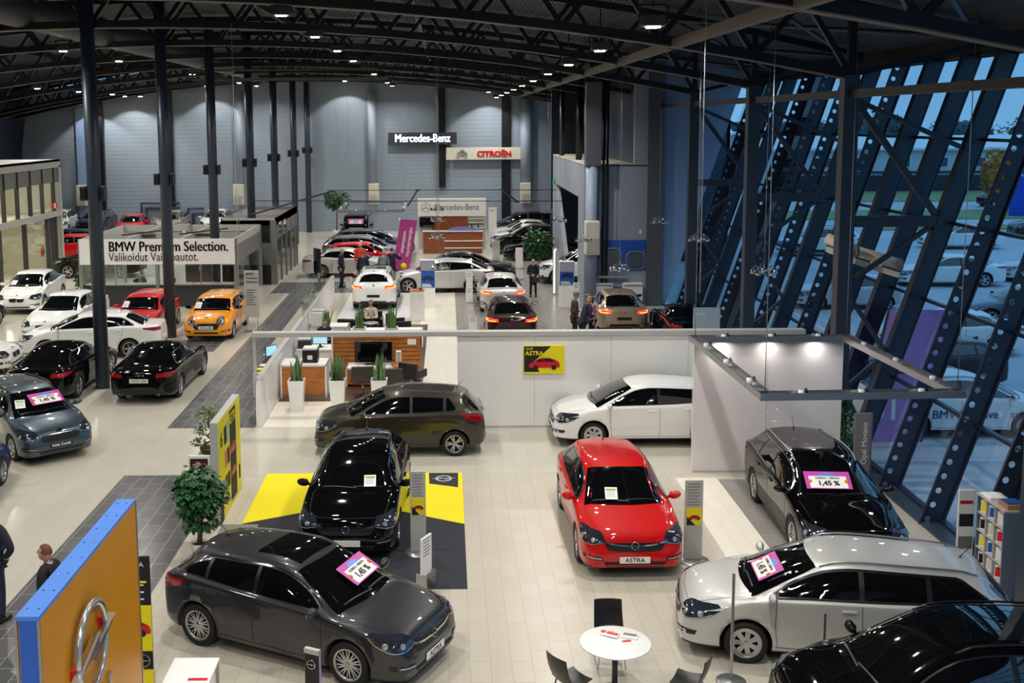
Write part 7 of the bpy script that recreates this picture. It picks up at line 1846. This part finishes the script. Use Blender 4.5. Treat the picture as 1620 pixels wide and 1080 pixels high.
for sp, x, y, d, p, lb in (('aclass', 14.2, 31.8, 175, P_DKRED, 'dark red hatchback outside behind the white estate car'), ('sedan', 16.8, 36.2, 175, P_WHITE, 'white saloon outside in the second row'), ('bigsedan', 23.6, 51.0, 178, P_WHITE, 'white saloon in the third row outside beside the silver one'), ('sedan', 29.0, 52.0, 172, P_SILVER, 'silver saloon outside facing left near the facade edge'), ('sedan', 31.0, 65.5, 178, P_WHITE, 'white saloon in the fourth row outside'), ('minivan', 39.2, 71.0, 172, P_DKRED, 'dark red people carrier with a lit headlamp on the access road'), ('suv', 21.5, 62.5, 178, P_WHITE, 'white van like car outside behind the third bracket column'), ('aclass', 16.6, 45.0, 175, P_SILVER, 'silver hatchback outside behind the perforated mullions'), ('aclass', 49.0, 96.0, 10, P_DKRED, 'small red car on the far road'), ('fastback', 22.0, 41.0, 175, P_BLUEGREY, 'blue grey car outside in the middle rows')):
    car(sp, x, y, d, p, lb, name='car', group='cars parked outside the glass', z=-.04)
# magenta sheet imitating a reflection, and rollers at the entrance bay
t = empty('reflection_sheet', (0, 25.35, 0), 0, 'pale magenta advert sheet with a large 8, stand-in for a pink gleam outside the entrance bay', 'reflection')
M_PSH = mat('pink_sheet', (196, 140, 200), .6, noise=.25, nscale=1.5)
MB().prism([(9.75, .1), (11.3, .1), (11.9, 3.3), (10.4, 3.3)], -.02, .02, axis='Y').build('sheet', M_PSH, t)  # sheet added in place of a pink reflection on the glazing
text('81', .8, M_TXTW, t, (10.4, -.025, .9), (PI / 2, 0, 0), .001, .01); MB().bar((9.75, 0, .1), (10.4, 0, 3.3), .05).bar((11.3, 0, .1), (11.9, 0, 3.3), .05).bar((10.1, 0, 1.8), (11.6, 0, 1.8), .06).build('frame', M_STEEL2, t)
for k, (xa, xb, y, z) in enumerate(((9.08, 9.6, 25.9, 4.95), (9.75, 10.55, 25.7, 4.65))):
    o = MB().tube([(xa, y, z), (xb, y - .5, z - .25)], .13, 16).bar((xa, y, z - .25), (xb, y - .5, z - .5), .12, .12).build('air_curtain', M_CREAM); MB().lathe([(.001, .03), (.15, .03), (.15, -.05), (.001, -.05)], 16, axis='X', c=(xb, y - .5, z - .25)).build('end_cap', M_GREY, o)
    tag(o, ['beige roller housing high in the entrance bay, upper one', 'beige roller housing high in the entrance bay, lower one with a grey cap'][k], 'roller housing', 'roller housings in the entrance bay')
M_BLD = mat('building_render', (196, 206, 214), .8, noise=.08, nscale=.4); M_ROOF = wave_mat('building_roof', (226, 234, 240), 1.2, 'X', .5, .4, .05); M_BWIN = mat('building_window', (60, 76, 96), .1, coat=.3)
def building(x, y, w_, d, h, lb, gable=True, low=0):
    t = empty('office_building', (x, y, -.04), 0, lb, 'building'); MB().box(-w_ / 2, w_ / 2, -d / 2, d / 2, 0, h).build('walls', M_BLD, t)
    MB().prism([(-d / 2 - .6, h), (d / 2 + .6, h + 1.2), (d / 2 + .6, h + 1.35), (-d / 2 - .6, h + .25)], -w_ / 2 - .5, w_ / 2 + .5, axis='X').build('roof', M_ROOF, t)
    for k in range(int(w_ / 4)):
        xx = -w_ / 2 + 2 + k * 4
        f = MB().box(xx - 1.2, xx + 1.2, -d / 2 - .08, -d / 2, h * .58, h * .84).build('window', M_WHITE, t); MB().box(xx - 1.1, xx + 1.1, -d / 2 - .1, -d / 2 - .08, h * .60, h * .82).build('pane', M_BWIN, f)
    MB().box(-w_ / 2, w_ / 2, -d / 2 - .15, -d / 2, h * .44, h * .5).build('band', M_STEEL2, t); MB().box(-w_ / 2 + 1, w_ / 2 - 1, -d / 2 - .06, -d / 2, 0, h * .4).build('ground_floor', M_FIN, t)
building(54, 122, 40, 12, 4.4, 'two storey pale building with a light roof beyond the car park'); building(19, 128, 26, 12, 6.0, 'large pale hall at the far side seen through the perforated mullions')
building(96, 135, 30, 14, 5.0, 'low pale building at the far right beyond the blue sign')
t = empty('street_sign_pylon', (46.0, 86, 0), 0, 'tall blue roadside sign pylon at the facade edge', 'pylon'); MB().rbox(-1.5, 1.5, -.2, .2, 0, 4.9, .02, seg=1).build('panel', mat('pylon_blue', (20, 70, 190), .4), t); text('K', .8, M_TXTW, t, (-.9, -.21, 3.4)); 
rr = random.Random(5)
def far_tree(x, y, h, r, m, lb, seed, grp=None, lsz=.5):
    t = empty('roadside_tree', (x, y, 0), 0, lb, 'tree', grp); MB().tube([(0, 0, 0), (0, 0, h * .6)], [.25, .12], 7).build('trunk', M_BARK, t); g = MB(); bm = bmesh.new(); bmesh.ops.create_icosphere(bm, subdivisions=3, radius=1)
    for v in bm.verts:
        c = v.co; q = .84 + .1 * math.sin(c.x * 7 + seed) * math.cos(c.z * 6 + seed) + .06 * math.sin(c.y * 11); v.co = Vector((c.x * r * q, c.y * r * q, h * .62 + c.z * h * .42 * q))
    g.bm(bm, 0, True).build('crown', m, t)
    leaf_cloud((0, 0, h * .62), (r, r, h * .42), 950, lsz, m, seed, parent=t, droop=.1, shell=.4)
M_AUT = mat('leaf_autumn', (196, 140, 60), .7, noise=.4, nscale=.5); M_DKL = mat('leaf_conifer_hazed', (58, 78, 84), .8, noise=.4, nscale=.3)  # conifer leaf colour has bluish distance haze mixed in
for i, x in enumerate(np.linspace(12, 134, 22)):
    far_tree(float(x + rr.uniform(-.4, .4)), 150 + 11 * (i % 2), 7.6 + rr.uniform(-.6, 1.0), 4.7, M_DKL, 'dark tree in the row behind the pale buildings', 100 + i, 'dark trees behind the buildings')
far_tree(46.8, 92, 5.0, 1.5, M_AUT, 'yellowing autumn tree beside the blue roadside pylon', 130, lsz=.4)
